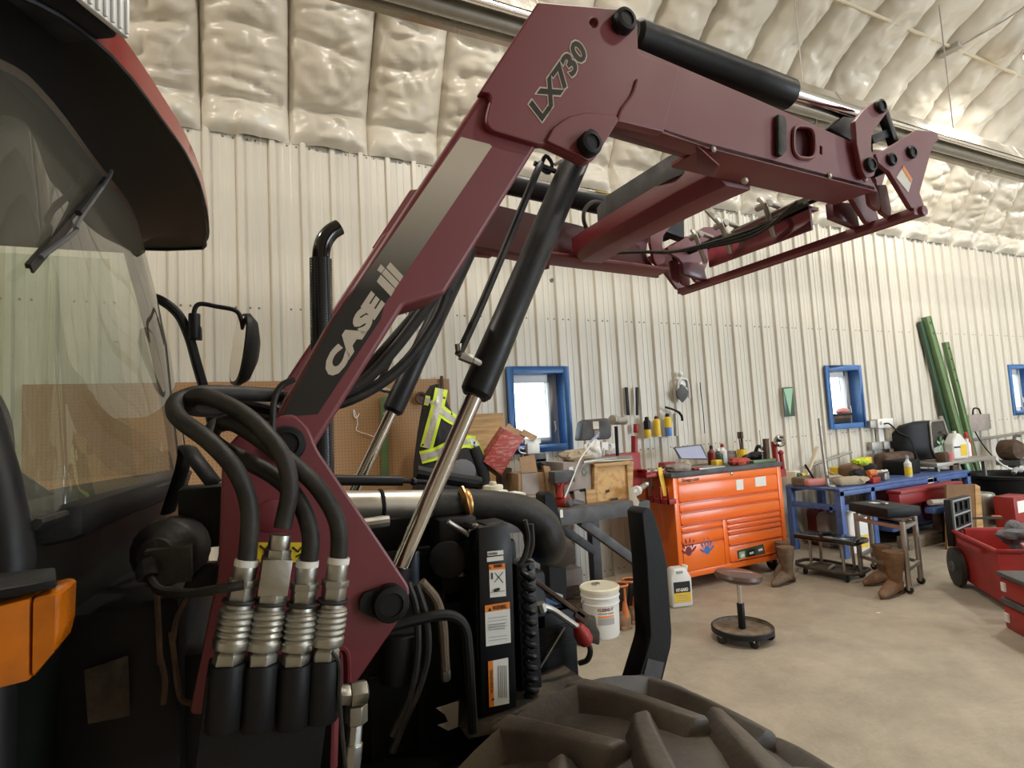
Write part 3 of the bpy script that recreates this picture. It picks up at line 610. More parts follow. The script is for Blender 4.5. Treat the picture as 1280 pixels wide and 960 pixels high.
for k, (a, c) in enumerate(CP):
    p0, p1 = P(*a, ycp), P(*c, ycp); L = (p1 - p0).length; s_ = 1.0; pr = []
    base = p0
    b = B(); d = p1 - p0
    b.lathe(p0, d, [(.018, 0), (.023, .004), (.023, .026), (.019, .030)], 6)
    b.lathe(p0, d, [(.019, .030), (.027, .034), (.0275, .046), (.024, .049)] + [q for i in range(4) for q in ((.0245, .051 + i*.0095), (.0272, .0535 + i*.0095), (.0272, .0565 + i*.0095), (.0245, .059 + i*.0095))] + [(.0262, .090), (.020, .094), (.020, .104)], 24)
    if k == 1:
        b.lathe(p0, d, [(.019, .100), (.024, .104), (.024, .118)], 6)
        m_ = p0 + d.normalized() * .145; z_ = d.normalized(); x_ = V(0, 1, 0).cross(z_).normalized(); b.box(m_, (.044, .046, .055), Matrix((x_, V(0, 1, 0), z_)).transposed())
        b.lathe(p0, d, [(.021, .172), (.021, .186)], 6); b.lathe(p0, d, [(.0172, .186), (.0172, L)], 16)
    else:
        b.lathe(p0, d, [(.0205, .102), (.0205, .126)], 6); b.lathe(p0, d, [(.023, .126), (.023, .137)], 6); b.lathe(p0, d, [(.0175, .137), (.0175, L)], 18)
    cpl = b.done('hydraulic_coupler', MT['zinc'], LD, True, bevel=.0012, sm=30)
    if k != 1:
        b = B(); b.lathe(p1 - d.normalized() * .003, d, [(.0182, 0), (.0182, .010)], 16); b.done('tape_band', MT['paper'], cpl)
    b = B(); b.lathe(p0 + d.normalized() * .1, d, [(.0245, 0), (.0255, .003), (.0245, .006)], 16); b.done('seal_ring', MT['rubber'], cpl)
    b = B(); b.tube([P(q[0], q[1], y) for q, y in zip(HOSE[k], HY[k])], .0145, 12); b.done('coupler_hose', MT['rubber'], LD, True)
# block front panel relief
b = B(); b.tube([P(a, c, ycp + .008) for a, c in ((302, 955), (305, 915), (318, 903), (340, 905), (344, 950))], .002, 5, 3); b.done('handle_relief', MT['black_satin'], bo)
b = B(); b.add([P(a, c, ym - .002) for a, c in ((320, 678), (379, 678), (379, 703), (320, 703))], [(0, 1, 2, 3)]); yl_ = b.done('arrow_label', MT['label_yellow'], mast, sm=0)
b = B()
for pts in (((325, 682), (331, 687), (336, 682)), ((331, 687), (331, 694)), ((328, 699), (334, 693)), ((366, 684), (373, 690), (377, 684)), ((370, 696), (376, 692), (374, 700))): b.tube([P(q[0], q[1], ym - .003) for q in pts], .0016, 5, 1)
b.done('arrow_marks', MT['print_black'], mast)['kind'] = 'stuff'
b = B(); b.tube([P(a, c, 1.06) for a, c in ((392, 872), (415, 868), (430, 868))], .016, 14, 4); b.lathe(P(424, 868, 1.06), P(438, 868, 1.06) - P(424, 868, 1.06), [(.018, 0), (.018, .02)], 6); b.lathe(P(438, 868, 1.06), (1, 0, -.05), [(.021, 0), (.021, .026), (.012, .03)], 6); b.lathe(P(446, 880, 1.06), (-.05, 0, -1), [(.019, 0), (.019, .03)], 6); b.lathe(P(444, 905, 1.06), (-.12, 0, -1), [(.013, 0), (.013, .03), (.016, .032), (.016, .06), (.012, .1)], 8); b.done('elbow_fitting', MT['zinc'], LD, True, bevel=.001)
b = B(); b.tube([P(a, c, 1.0) for a, c in ((415, 815), (424, 830), (424, 870), (428, 920), (432, 960))], .0035, 6); b.done('dust_cap_tether', MT['rubber'], LD, True)
b = B(); b.tube([P(a, c, 1.12) for a, c in ((417, 960), (420, 850), (421, 815), (431, 813), (434, 830), (434, 870))], .009, 8, 4, flat=.6); b.done('red_bracket', R1, LD, True)
b = B(); b.tube([P(a, c, 1.10) for a, c in ((368, 474), (352, 482), (343, 500), (341, 530), (342, 560))], .0055, 8); b.done('small_hose', MT['rubber'], LD, True)
for o in mir: mirror(o)
# ================================================================ TRACTOR
TR = thing('tractor', 'red and black tractor with open engine bay and large front tyre, bearing a loader', 'tractor', (0, YC, 0))
def part(b, name, m, parent=None, **k): return b.done(name, MT[m] if isinstance(m, str) else m, parent or TR, parent is None or parent is TR, **k)
# cab roof: rings from windshield top out to the lip and up over the top
def spl(p, n=26):
    q = smooth_path([V(*a) for a in p], 8); N = len(q); return [q[int(round(i * (N - 1) / (n - 1)))] for i in range(n)]
gt = spl([(-.56, 1.23, 2.33), (-.39, 1.30, 2.33), (-.342, 1.41, 2.33), (-.314, 1.72, 2.335), (-.284, 2.02, 2.335), (-.295, 2.30, 2.335), (-.33, 2.46, 2.335)])
lp = spl([(-.62, 1.06, 2.385), (-.34, 1.18, 2.385), (-.262, 1.24, 2.385), (-.207, 1.345, 2.385), (-.157, 1.54, 2.385), (-.112, 1.75, 2.385), (-.090, 2.0, 2.385), (-.088, 2.30, 2.385), (-.105, 2.46, 2.385), (-.16, 2.58, 2.385), (-.62, 2.68, 2.385)])
lo = spl([(-.62, 1.05, 2.43), (-.30, 1.10, 2.43), (-.235, 1.20, 2.43), (-.190, 1.345, 2.43), (-.145, 1.54, 2.43), (-.106, 1.75, 2.43), (-.086, 2.0, 2.43), (-.084, 2.30, 2.43), (-.10, 2.47, 2.43), (-.16, 2.60, 2.43), (-.62, 2.70, 2.43)])
cc = V(-1.1, 1.85, 0)
t1 = [p + (V(cc.x, cc.y, p.z) - p) * .07 + V(0, 0, .075) for p in lo]; t2 = [p + (V(cc.x, cc.y, p.z) - p) * .35 + V(0, 0, .14) for p in lo]; t3 = [p + (V(cc.x, cc.y, p.z) - p) * .85 + V(0, 0, .17) for p in lo]
def loft(rings):
    n = len(rings[0]); vs = [p for r_ in rings for p in r_]; return B().add(vs, [(k*n+i, k*n+i+1, (k+1)*n+i+1, (k+1)*n+i) for k in range(len(rings)-1) for i in range(n-1)])
roof = part(loft([lp, lo, t1, t2, t3]), 'cab_roof', 'cab_red', sm=50)
part(loft([gt, [a.lerp(c, .5) + V(0, 0, .035) for a, c in zip(gt, lp)], lp]), 'roof_underside', 'black_satin', roof, sm=60)
b = B(); b.tube([p + V(0, 0, -.002) for p in lp], .006, 6, 1); part(b, 'lip_trim', 'black_paint', roof)
pl = P(118, 6, 1.22); b = B(); b.box(pl + V(-.05, .01, .01), (.12, .13, .09), rotz(-.5)); wlh = part(b, 'work_light', 'black_paint', roof, bevel=.012)
# lens with ribs
b = B(); b.box(pl + V(.012, -.012, .006), (.012, .115, .075), rotz(-.6)); 
for k in range(7): b.box(pl + V(.014, -.012, .006) + rotz(-.6) @ V(.008, -.048 + k * .016, 0), (.006, .006, .07), rotz(-.6))
part(b, 'work_light_lens', 'white_plastic', roof, bevel=.002)
# windshield
gb = spl([(-.262, 1.025, 1.5), (-.256, 1.10, 1.5), (-.245, 1.21, 1.5), (-.22, 1.41, 1.5), (-.17, 1.75, 1.5), (-.154, 2.0, 1.5), (-.16, 2.3, 1.5), (-.18, 2.46, 1.5)])
mid = [a.lerp(c, .5) + V(.02, 0, 0) for a, c in zip(gb, gt)]
ws = part(loft([gb, mid, gt]), 'windshield', 'cab_glass', sm=180)
b = B(); b.tube([p + V(.004, -.004, 0) for p in gb], .010, 8, 1, flat=.7); part(b, 'windshield_seal', 'rubber', ws)
b = B(); b.tube([gb[-1], mid[-1], gt[-1]], .010, 8, 6); part(b, 'windshield_edge', 'rubber', ws)
i0 = 0
b = B(); b.tube([gb[i0] + V(-.045, 0, -.9), gb[i0] + V(-.045, 0, -.2), gb[i0] + V(-.03, 0, 0), mid[i0] + V(-.035, .0, 0), gt[i0] + V(-.03, 0, .03)], .030, 12, 5); part(b, 'cab_pillar', 'black_paint')
b = B(); b.tube([gb[-1] + V(-.03, 0, -.5), gb[-1] + V(-.02, 0, 0), mid[-1] + V(-.02, 0, 0), gt[-1] + V(-.02, 0, .02)], .028, 10, 5); part(b, 'cab_pillar', 'black_paint')
b = B(); b.bb((-1.7, 2.42, 1.0), (-1.55, 2.5, 2.4)); b.bb((-1.7, 1.0, .8), (-1.6, 2.5, 1.3)); part(b, 'rear_frame', 'black_paint')
b = B(); b.add([p + V(0, 0, -.02) for p in gt] + [V(-1.7, 2.46, 2.30), V(-1.7, 1.15, 2.30)], [tuple(range(len(gt) + 2))]); part(b, 'headliner', 'headliner', roof, sm=0)
# wiper hanging from the top of the glass
def G(u, v, off=.015):                                 # point on the windshield: u along it, v up it
    f = u * (len(gb) - 1); i = min(int(f), len(gb) - 2); t = f - i
    a = gb[i].lerp(gb[i+1], t); m_ = mid[i].lerp(mid[i+1], t); c = gt[i].lerp(gt[i+1], t)
    p = a * (1-v)*(1-2*v) + m_ * 4*v*(1-v) + c * v*(2*v-1); return p + V(off, -off, 0)
def onglass(px, py):
    d = ray(px, py); best = None
    for ui in range(60):
        for vi in range(40):
            q = G(.0 + .98 * ui / 59, vi / 39, 0); w_ = (q - V(0, 0, H)); e = (w_.normalized() - d.normalized()).length
            if best is None or e < best[0]: best = (e, q)
    return best[1] + V(.015, -.018, 0)
wa, wb2, wc, wd, we = [onglass(*q) for q in ((30, 331), (78, 280), (118, 226), (126, 218), (60, 318))]
b = B(); b.beam(wa, wb2.lerp(wc, .6), .008, .008); b.beam(wa + V(.004, 0, -.004), wb2, .004, .016); wip = part(b, 'wiper_blade', 'rubber', ws)
b = B(); b.tube([wa.lerp(wb2, .15) + V(.01, -.01, 0), we.lerp(wb2, .6) + V(.015, -.01, 0), wb2 + V(.014, -.01, .0), wc + V(.012, 0, 0), wd + V(.01, 0, .01)], .0045, 6, 4); part(b, 'wiper_arm', 'bench_grey', ws)
b = B(); b.tube([wb2 + V(.012, -.006, .015), wc + V(.006, 0, .0)], .006, 6, 1); part(b, 'wiper_bridge', 'black_satin', ws)
# inside the cab
b = B(); b.prism([V(-.22, 1.12, 1.46), V(-.19, 1.5, 1.46), V(-.14, 1.9, 1.46), V(-.16, 2.4, 1.46), V(-.55, 2.4, 1.42), V(-.55, 1.12, 1.42)], (0, 0, .06)); part(b, 'dashboard', 'black_satin', bevel=.02)
b = B(); b.tube([V(-.58 + .03*math.cos(a), 1.75 + .2 * math.cos(a), 1.62 + .17 * math.sin(a)) for a in [2*PI*i/16 for i in range(17)]], .014, 8, 2); b.cyl((-.4, 1.75, 1.45), (-.58, 1.75, 1.62), .03); part(b, 'steering_wheel', 'black_satin')
b = B(); b.ball((-1.2, 1.78, 1.62), (.12, .26, .38)); b.box((-1.05, 1.78, 1.3), (.5, .5, .14)); part(b, 'driver_seat', 'grey_cloth', bevel=.02)
b = B(); b.add([V(-.34, 2.5, 1.5), V(-1.5, 2.52, 1.5), V(-1.5, 2.52, 2.3), V(-.42, 2.5, 2.3)], [(0, 1, 2, 3)]); part(b, 'side_window', 'side_glass', sm=0)
# lower front of the cab
lb = [p + V(-.02, .01, -.02) for p in gb]
part(loft([[p + V(-.05, 0, -1.0) for p in lb], [p + V(-.03, 0, -.45) for p in lb], lb]), 'cab_cowl', 'cab_panel', sm=60)
b = B(); b.prism([P(105, 838, 1.22), P(160, 820, 1.22), P(162, 895, 1.22), P(110, 905, 1.22)], (0, .003, 0)); part(b, 'worn_sticker', 'dusty', sm=0)
b = B(); b.bb((-.30, 1.25, .3), (-.10, 2.3, 1.32)); b.bb((-.15, 1.30, .3), (.10, 2.2, 1.20)); part(b, 'transmission_housing', 'black_satin', bevel=.02)
b = B(); b.bb(V(P(222, 612, 1.30).x, 1.30, P(222, 690, 1.3).z), V(P(281, 612, 1.30).x, 1.42, P(222, 612, 1.3).z)); part(b, 'control_box', 'black_satin', bevel=.005)
b = B(); b.tube([P(210, 640, 1.5), P(228, 585, 1.45), P(233, 560, 1.45), P(245, 575, 1.4), P(268, 605, 1.38)], .02, 8, 4, flat=.4); part(b, 'bracket_arm', 'black_satin')
b = B(); b.lathe(P(207, 690, 1.25), (-.3, -1, .05), [(.062, -.05), (.062, 0), (.056, .012), (.03, .03), (.03, .045), (0, .05)], 20); b.box(P(212, 705, 1.2), (.07, .05, .06)); b.tube([P(185, 722, 1.14), P(183, 712, 1.15), P(188, 705, 1.18)], .016, 10, 3); part(b, 'socket_cap', 'rubber', bevel=.006)
b = B(); b.tube([P(a, c, y) for a, c, y in ((186, 722, 1.14), (200, 738, 1.10), (235, 742, 1.05), (275, 736, .99), (305, 731, .985))], .0075, 8); part(b, 'socket_cable', 'rubber')
b = B(); b.prism([P(228, 735, 1.27), P(254, 707, 1.27), P(275, 706, 1.27), P(275, 738, 1.27)], (0, .05, 0)); part(b, 'step_bracket', 'black_paint', bevel=.004)
b = B()
for pts in (((196, 740), (198, 780), (200, 830)), ((214, 790), (217, 815), (225, 870), (240, 880)), ((200, 820), (206, 850), (204, 880)), ((240, 740), (222, 770), (216, 800))): b.tube([P(q[0], q[1], 1.18) for q in pts], .005, 6)
part(b, 'brake_line', 'rust')['kind'] = 'stuff'
def fillet3(pts, Y): return [P(a, c, Y) for a, c in pts]
# amber indicator on its black arm
q = .80
lens = part(B().prism(fillet3([(-60, 772), (38, 747), (37, 852), (-60, 876)], q), (0, .085, 0)), 'amber_lens', 'amber', bevel=.004)
part(B().prism(fillet3([(38.5, 747), (71, 739), (74, 745), (72, 792), (66, 815), (37, 852)], q), (0, .08, 0)), 'amber_front', 'amber', lens, bevel=.007)
b = B()
for k in range(12):
    t = k / 11; b.beam(P(43 + 26 * t, 752 - 7 * t, q - .0002), P(42 + 24 * t, 842 - 26 * t, q - .0002), .0016, .0016)
part(b, 'lens_rib', 'amber', lens)['kind'] = 'stuff'
zt_ = P(38, 746, q).z; xr_ = P(72, 738, q).x
b = B(); b.prism([V(-.40, .80, zt_ - .004), V(P(38, 747, q).x, .795, zt_ + .004), V(xr_, .797, P(72, 738, q).z + .003), V(xr_ - .02, .88, P(72, 738, q).z + .003), V(-.40, .92, zt_ + .004)], (0, 0, .010)); b.tube([V(-.30, .84, 1.40), V(-.34, .92, 1.34), V(-.33, 1.02, 1.30)], .03, 8, 4); part(b, 'lamp_housing', 'black_satin', bevel=.003)
# far handrail and mirror
ymr = 2.6
b = B(); b.tube([P(a, c, ymr) for a, c in ((175, 372), (198, 374), (222, 392), (236, 420), (246, 455), (256, 490), (265, 530), (272, 570))], .019, 10); part(b, 'handrail', 'black_satin')
b = B(); b.tube([P(a, c, ymr - .02) for a, c in ((243, 405), (243, 388), (250, 380), (270, 383), (294, 388), (301, 398), (304, 412))], .010, 8); b.cyl(P(243, 392, ymr - .02), P(243, 424, ymr - .02), .022, n=12); b.bb(P(234, 407, ymr - .03), P(253, 426, ymr + .04)); mar = part(b, 'mirror_arm', 'black_satin', bevel=.004)
mc = P(298, 436, ymr); ang = .34
Rm = Matrix.Rotation(math.radians(8), 3, 'Y') @ rotz(ang)
b = B()
vs = []; fs = []; nn = 28
for k, (sc_, off) in enumerate(((1.0, -.0), (1.03, .018), (.86, .05), (.4, .075))):
    for j in range(nn):
        a = 2*PI*j/nn; ex = .078 * math.copysign(abs(math.cos(a)) ** .75, math.cos(a)) * sc_; ez = .150 * math.copysign(abs(math.sin(a)) ** .8, math.sin(a)) * sc_
        vs.append(mc + Rm @ V(off, ex, ez))
for k in range(3):
    for j in range(nn): fs.append((k*nn+j, k*nn+(j+1) % nn, (k+1)*nn+(j+1) % nn, (k+1)*nn+j))
fs.append(tuple(3*nn+j for j in range(nn))); fs.append(tuple(range(nn)))
b.add(vs, fs); part(b, 'mirror_shell', 'black_satin', mar, sm=50)
b = B(); b.add([mc + Rm @ V(-.003, .068 * math.copysign(abs(math.cos(a)) ** .75, math.cos(a)), .138 * math.copysign(abs(math.sin(a)) ** .8, math.sin(a))) for a in [2*PI*j/28 for j in range(28)]], [tuple(range(28))]); part(b, 'mirror_glass', 'chrome', mar, sm=0)
# exhaust stack
ye = 1.95
b = B(); b.cyl(P(401.5, 325, ye), P(404, 600, ye), .030, n=18); ex = part(b, 'exhaust_pipe', 'black_paint')
b = B(); b.lathe(P(401, 324, ye), P(404, 600, ye) - P(401, 324, ye), [(.036, 0), (.036, .85)], 28); o = part(b, 'heat_shield', 'perforated', ex)
b = B(); b.tube([P(401, 326, ye), P(402, 312, ye), P(406, 300, ye), P(414, 290, ye), P(424, 284, ye)], [.029, .029, .029, .028, .027], 16); part(b, 'exhaust_tip', 'black_gloss', ex)
# engine: block, intake pipe and hose, hoses, coolers
b = B(); b.bb((.05, 1.50, .45), (.80, 2.06, 1.18)); b.bb((.10, 1.56, 1.18), (.74, 2.0, 1.27)); b.bb((.16, 1.64, 1.26), (.72, 1.95, 1.36)); b.bb((-.05, 1.36, .40), (.62, 1.52, .80)); part(b, 'engine_block', 'black_satin', bevel=.015)
b = B()
for k in range(6): b.cyl((.16 + k * .1, 1.47, 1.08), (.16 + k * .1, 1.50, 1.08), .03, n=10); b.cyl((.16 + k * .1, 1.70, 1.27), (.16 + k * .1, 1.70, 1.31), .022, n=8)
for k in range(5): b.bb((.16 + k * .12, 1.485, .62), (.19 + k * .12, 1.505, 1.0))
part(b, 'engine_bolt_boss', 'black_satin')['kind'] = 'stuff'
b = B(); b.cyl(P(395, 632, 1.58), P(575, 629, 1.58), .038, n=20); 
ip = part(b, 'intake_pipe', 'silver_pipe')
b = B()
for px in (474, 476): b.lathe(P(px, 630, 1.58), (1, 0, 0), [(.039, 0), (.041, .003), (.039, .006)], 20)
part(b, 'clamp_band', 'black_paint', ip)
b = B(); b.tube([P(530, 630, 1.58), P(585, 629, 1.58), P(625, 632, 1.58), P(655, 640, 1.59), P(674, 656, 1.60), P(681, 676, 1.61), P(686, 684, 1.70), P(700, 690, 1.80)], [.039, .040, .042, .050, .060, .066, .060, .055], 20, 8); part(b, 'intake_hose', 'rubber', sm=60)
b = B(); b.tube([P(576, 610, 1.555), P(581, 622, 1.53), P(585, 640, 1.535), P(588, 652, 1.56)], .010, 8, 4, flat=.5); b.lathe(P(582, 630, 1.58), (1, 0, 0), [(.043, -.006), (.044, -.004), (.044, .006), (.043, .008)], 20); part(b, 'hose_clamp', 'copper', ip)
b = B(); b.cyl(P(415, 600, 1.66), P(503, 601, 1.66), .015, n=12); b.cyl(P(503, 601, 1.66), P(535, 603, 1.66), .007, n=8); b.ball(P(517, 602, 1.66), .012, 8, 6); part(b, 'gas_strut', 'black_paint')
# white reservoir behind the hose
pr_ = P(618, 612, 1.80) + V(0, 0, -.014); b = B(); b.bb(pr_ + V(-.08, -.05, -.05), pr_ + V(.03, .05, .014)); b.bb(pr_ + V(.03, -.04, -.05), pr_ + V(.10, .04, -.002)); b.cyl(pr_ + V(-.005, 0, .012), pr_ + V(-.005, 0, .03), .035, n=12); b.cyl(pr_ + V(-.005, 0, .03), pr_ + V(-.005, 0, .042), .014, n=8); part(b, 'coolant_reservoir', 'cream_plastic', bevel=.008)
b = B(); b.tube([P(520, 590, 1.85), P(560, 598, 1.85), P(600, 604, 1.85)], .022, 10); part(b, 'rocker_pipe', 'black_satin')
# upright cover with warning labels
yp = 1.36
pn = part(B().prism([P(598, 660, yp), P(636, 655, yp), P(640, 680, yp), P(646, 886, yp), P(602, 894, yp)], (0, .12, 0)), 'radiator_shroud', 'black_paint', bevel=.003)
part(B().prism([P(590, 662, yp + .03), P(599, 658, yp + .005), P(603, 895, yp + .005), P(593, 900, yp + .03)], (.0, .1, 0)), 'shroud_flange', 'black_gloss', pn, bevel=.002)
part(B().prism([P(606, 655, yp + .02), P(630, 650, yp + .02), P(634, 664, yp + .0), P(609, 668, yp + .0)], (0, .06, -.0)), 'shroud_handle', 'black_satin', pn, bevel=.004)
def sticker(quad, m, name, y=yp - .0012, parent=None, th=-.0008): return part(B().prism([P(a, c, y) for a, c in quad], (0, th, 0)), name, m, parent or pn, sm=0)
sticker(((609, 689.5), (629, 687.5), (629.3, 693), (609.3, 695)), 'paper', 'part_label'); sticker(((608.5, 697), (629, 694.5), (629.3, 700), (608.8, 702.5)), 'paper', 'part_label')
def warn(x0, y0, x1, y1, sk, vertical=False):
    sticker(((x0, y0 + sk), (x1, y0), (x1 + 1.5, y1), (x0 + 1.5, y1 + sk)), 'paper', 'warning_label')
    if vertical: sticker(((x0, y0 + sk), (x0 + 6, y0 + sk * .8), (x0 + 7.5, y1 + sk * .8), (x0 + 1.5, y1 + sk)), 'label_orange', 'warning_band', yp - .0022)
    else: sticker(((x0, y0 + sk), (x1, y0), (x1 + .2, y0 + (y1 - y0) * .17), (x0 + .2, y0 + sk + (y1 - y0) * .17)), 'label_orange', 'warning_band', yp - .0022)
warn(611, 704, 631, 745, 2); warn(606, 752, 637, 803, 5); warn(610, 822, 635, 879, 5, True)
def wtext(s, x, y, w_, h_, px2, m='print_black', up=None):
    o = P(x, y, yp - .0034); a = P(*px2, yp - .0034) - o; u = (P(x, y - 10, yp) - P(x, y, yp)) if up is None else up
    text('warning_print', s, o, a, u, w_, h_, MT[m], pn, thick=.0004)
pxm = 1.45 / 715
wtext('WARNING', 617, 710, 12 * pxm, 4 * pxm, (627, 709)); wtext('WARNING', 616, 763, 19 * pxm, 5.5 * pxm, (630, 761))
wtext('WARNING', 617.0, 866, 27 * pxm, 4.2 * pxm, (616.2, 840), up=V(-1, 0, 0))
wtext('EVADNA', 611, 694, 12 * pxm, 3 * pxm, (625, 692.6))
b = B()
for (x, y, s_) in ((611.5, 711.0, 3), (610, 764.5, 5), (614.4, 876, 4)):
    c = P(x, y, yp - .0036); k = s_ * pxm; b.add([c, c + V(k, 0, .0002), c + V(k / 2, 0, k * .9)], [(0, 1, 2)])
part(b, 'warning_triangle', 'print_black', pn, sm=0)
b = B()
for k in range(4): b.beam(P(610, 773 + k * 4, yp - .0026), P(634, 770 + k * 4, yp - .0026), .0012, .0012)
for k in range(3): b.beam(P(611, 781 + k * 3, yp - .0026), P(631, 779 + k * 3, yp - .0026), .004, .0025)
for k in range(2): b.beam(P(611, 797 + k * 4, yp - .0026), P(634, 794 + k * 4, yp - .0026), .0012, .0012)
for k in range(5): b.beam(P(623 + k * 2.4, 832, yp - .0026), P(624 + k * 2.4, 872, yp - .0026), .0012, .0012)
part(b, 'fine_print', 'print_grey', pn, sm=0)['kind'] = 'stuff'
b = B(); b.beam(P(615, 716, yp - .0028), P(615.3, 724, yp - .0028), .0035, .002); b.beam(P(618, 728, yp - .0028), P(629, 715, yp - .0028), .0014, .001); b.beam(P(619, 716, yp - .0028), P(629, 728, yp - .0028), .0014, .001); b.beam(P(618, 738, yp - .0028), P(624, 736, yp - .0028), .008, .006); b.beam(P(613, 740.5, yp - .0028), P(631, 738.5, yp - .0028), .001, .001)
part(b, 'warning_pictogram', 'print_black', pn, sm=0)
sticker(((571, 694), (583, 693), (584, 720), (573, 721)), 'grey_card', 'caution_tag', 1.46, TR); sticker(((571, 694), (583, 693), (583, 699), (571, 700)), 'label_orange', 'caution_band', 1.458, TR)
# bracket and clamp on top
b = B(); b.tube([P(560, 652, 1.42), P(585, 668, 1.42), P(594, 674, 1.40)], .006, 8); b.cyl(P(594, 655, 1.40), P(595, 675, 1.40), .008, n=8); part(b, 'latch_rod', 'dull_steel')
# coil bound cable beside the shroud
b = B(); b.bb(P(645, 706, 1.42), P(663, 880, 1.50)); part(b, 'cooler_edge', 'black_paint', bevel=.004)
b = B(); pts = []
for k in range(0, 300):
    t = k / 299; a = 2 * PI * 12 * t; c = P(657 + 5 * t, 708 + 168 * t, 1.40); pts.append(c + V(.0125 * math.cos(a), .012 * math.sin(a) - .012, 0))
b.tube(pts, .0088, 10, 1); part(b, 'coiled_cable', 'black_paint')
b = B(); b.tube([P(a, c, 1.43) for a, c in ((656, 650), (660, 672), (656, 695), (648, 708))], .008, 8); b.tube([P(a, c, 1.43) for a, c in ((664, 655), (665, 680), (660, 698))], .008, 8); part(b, 'coolant_hose', 'rubber')
# battery with finned side, strap and red terminal boot
yb_ = 1.50
p0 = P(663, 783, yb_); p1 = P(718, 848, yb_); b = B(); b.bb(V(p0.x, yb_, P(663, 884, yb_).z), V(P(719, 760, yb_).x, 1.82, P(690, 765, yb_).z)); bat = part(b, 'battery', 'black_satin', bevel=.006)
xa_, xb_ = p0.x, P(719, 760, yb_).x; zt = P(690, 765, yb_).z; zb_ = P(663, 884, yb_).z
b = B()
for k in range(22): b.bb((xa_ + .01, yb_ - .0022, zb_ + .055 + k * .007), (xb_ - .008, yb_, zb_ + .0575 + k * .007))
part(b, 'battery_rib', 'black_satin', bat)['kind'] = 'stuff'
b = B(); b.bb((xa_ + .005, yb_ + .02, zt), (xb_ - .03, 1.80, zt + .003)); part(b, 'battery_lid_sheen', 'blue_plastic', bat)  # blue colour stands in for the bright reflection on the battery top
b = B(); b.beam(P(663, 722, 1.52), P(726, 769, 1.52), .05, .012); b.beam(P(716, 762, 1.52), P(728, 772, 1.52), .05, .03); part(b, 'hold_down_bar', 'rust', bevel=.002)
b = B(); b.prism([P(686, 738, 1.62), P(704, 744, 1.62), P(703, 752, 1.62), P(694, 751, 1.62)], (0, .01, 0)); part(b, 'paper_tag', 'paper', sm=0)
b = B(); b.cyl(P(672, 840, yb_ - .01), P(706, 784, yb_ - .01), .003, n=6); part(b, 'hold_down_rod', 'dull_steel')
b = B(); b.tube([P(675, 757, 1.46), P(690, 762, 1.46), P(705, 772, 1.45), P(722, 784, 1.44)], .009, 8); b.cyl(P(675, 754, 1.46), P(678, 764, 1.46), .014, n=8); cab_ = part(b, 'battery_cable', 'dull_steel')
b = B(); b.tube([P(722, 782, 1.44), P(727, 792, 1.44), P(733, 801, 1.44), P(736, 805, 1.44)], [.014, .024, .022, .010], 12); part(b, 'terminal_boot', 'red_plastic', cab_)
b = B(); b.tube([P(735, 803, 1.44), P(738, 814, 1.44), P(734, 825, 1.45), P(724, 829, 1.47)], .008, 8); part(b, 'cable_end', 'rubber', cab_)
b = B(); b.prism([P(722, 762, 1.80), P(742, 775, 1.80), P(751, 790, 1.80), P(751, 808, 1.80), P(730, 800, 1.80)], (-.0, .3, 0)); part(b, 'front_cover', 'dusty', bevel=.01)
# dusty front bolster
b = B(); b.prism([P(585, 925, 1.34), P(600, 908, 1.34), P(660, 884, 1.34), P(715, 868, 1.34), P(742, 856, 1.34), P(738, 870, 1.34), P(676, 905, 1.34)], (0, .34, .0)); part(b, 'front_bolster', 'dusty', bevel=.004)
b = B(); b.bb((.20, 1.34, .62), (.60, 1.40, .80)); b.cyl((.62, .75, .52), (.62, 2.7, .52), .09, n=14); part(b, 'front_axle', 'black_paint', bevel=.01)
b = B(); b.prism([P(690, 880, 1.36), P(700, 868, 1.36), P(706, 872, 1.36), P(700, 884, 1.36)], (0, .02, 0)); part(b, 'bolster_tab', 'rust')
# bent tube guard and hoses low in the bay
b = B(); b.tube([P(a, c, 1.31) for a, c in ((488, 783), (520, 775), (552, 769), (570, 772), (581, 785), (585, 810), (588, 860), (591, 915))], .0125, 10); part(b, 'tube_guard', 'black_satin')
for pts in (((520, 730), (532, 770), (535, 815), (524, 860), (506, 900), (490, 940)), ((510, 728), (520, 760), (522, 815), (512, 870), (490, 920))):
    b = B(); b.tube([P(q[0], q[1], 1.36) for q in pts], .009, 8); part(b, 'engine_hose', 'rubber')
b = B(); b.tube([P(q[0], q[1], 1.40) for q in ((527, 727), (545, 750), (553, 780), (556, 820), (557, 838))], [.011, .012, .013, .011, .012], 10); part(b, 'cooler_hose', 'leather_grey')
b = B(); b.lathe(P(557, 838, 1.40), (0, 0, -1), [(.012, 0), (.012, .02), (.008, .025)], 6); part(b, 'hose_nut', 'dull_steel')
b = B(); b.lathe(P(515, 690, 1.40), (-.05, 0, -1), [(.018, 0), (.018, .09), (.012, .10)], 12); part(b, 'oil_filter', 'filter_blue')
b = B(); b.cyl(P(500, 790, 1.42), P(500, 850, 1.42), .05, n=18); part(b, 'fuel_filter', 'black_paint', bevel=.004)
b = B(); b.prism([P(545, 885, 1.335), P(573, 876, 1.335), P(572, 908, 1.335), P(560, 913, 1.335), P(547, 906, 1.335), P(560, 902, 1.335), P(556, 893, 1.335)], (0, -.002, 0)); part(b, 'torn_sticker', 'grey_card', sm=0)
b = B(); b.tube([P(410, 640, 1.5), P(440, 655, 1.45), P(480, 650, 1.5)], .012, 8); b.cyl(P(440, 657, 1.45), P(486, 651, 1.45), .014, n=10); part(b, 'injector_line', 'dull_steel')
b = B(); b.bb(P(548, 650, 1.50), P(585, 740, 1.60)); b.cyl(P(560, 700, 1.46), P(560, 700, 1.52), .05, n=16); part(b, 'alternator', 'black_paint', bevel=.01)
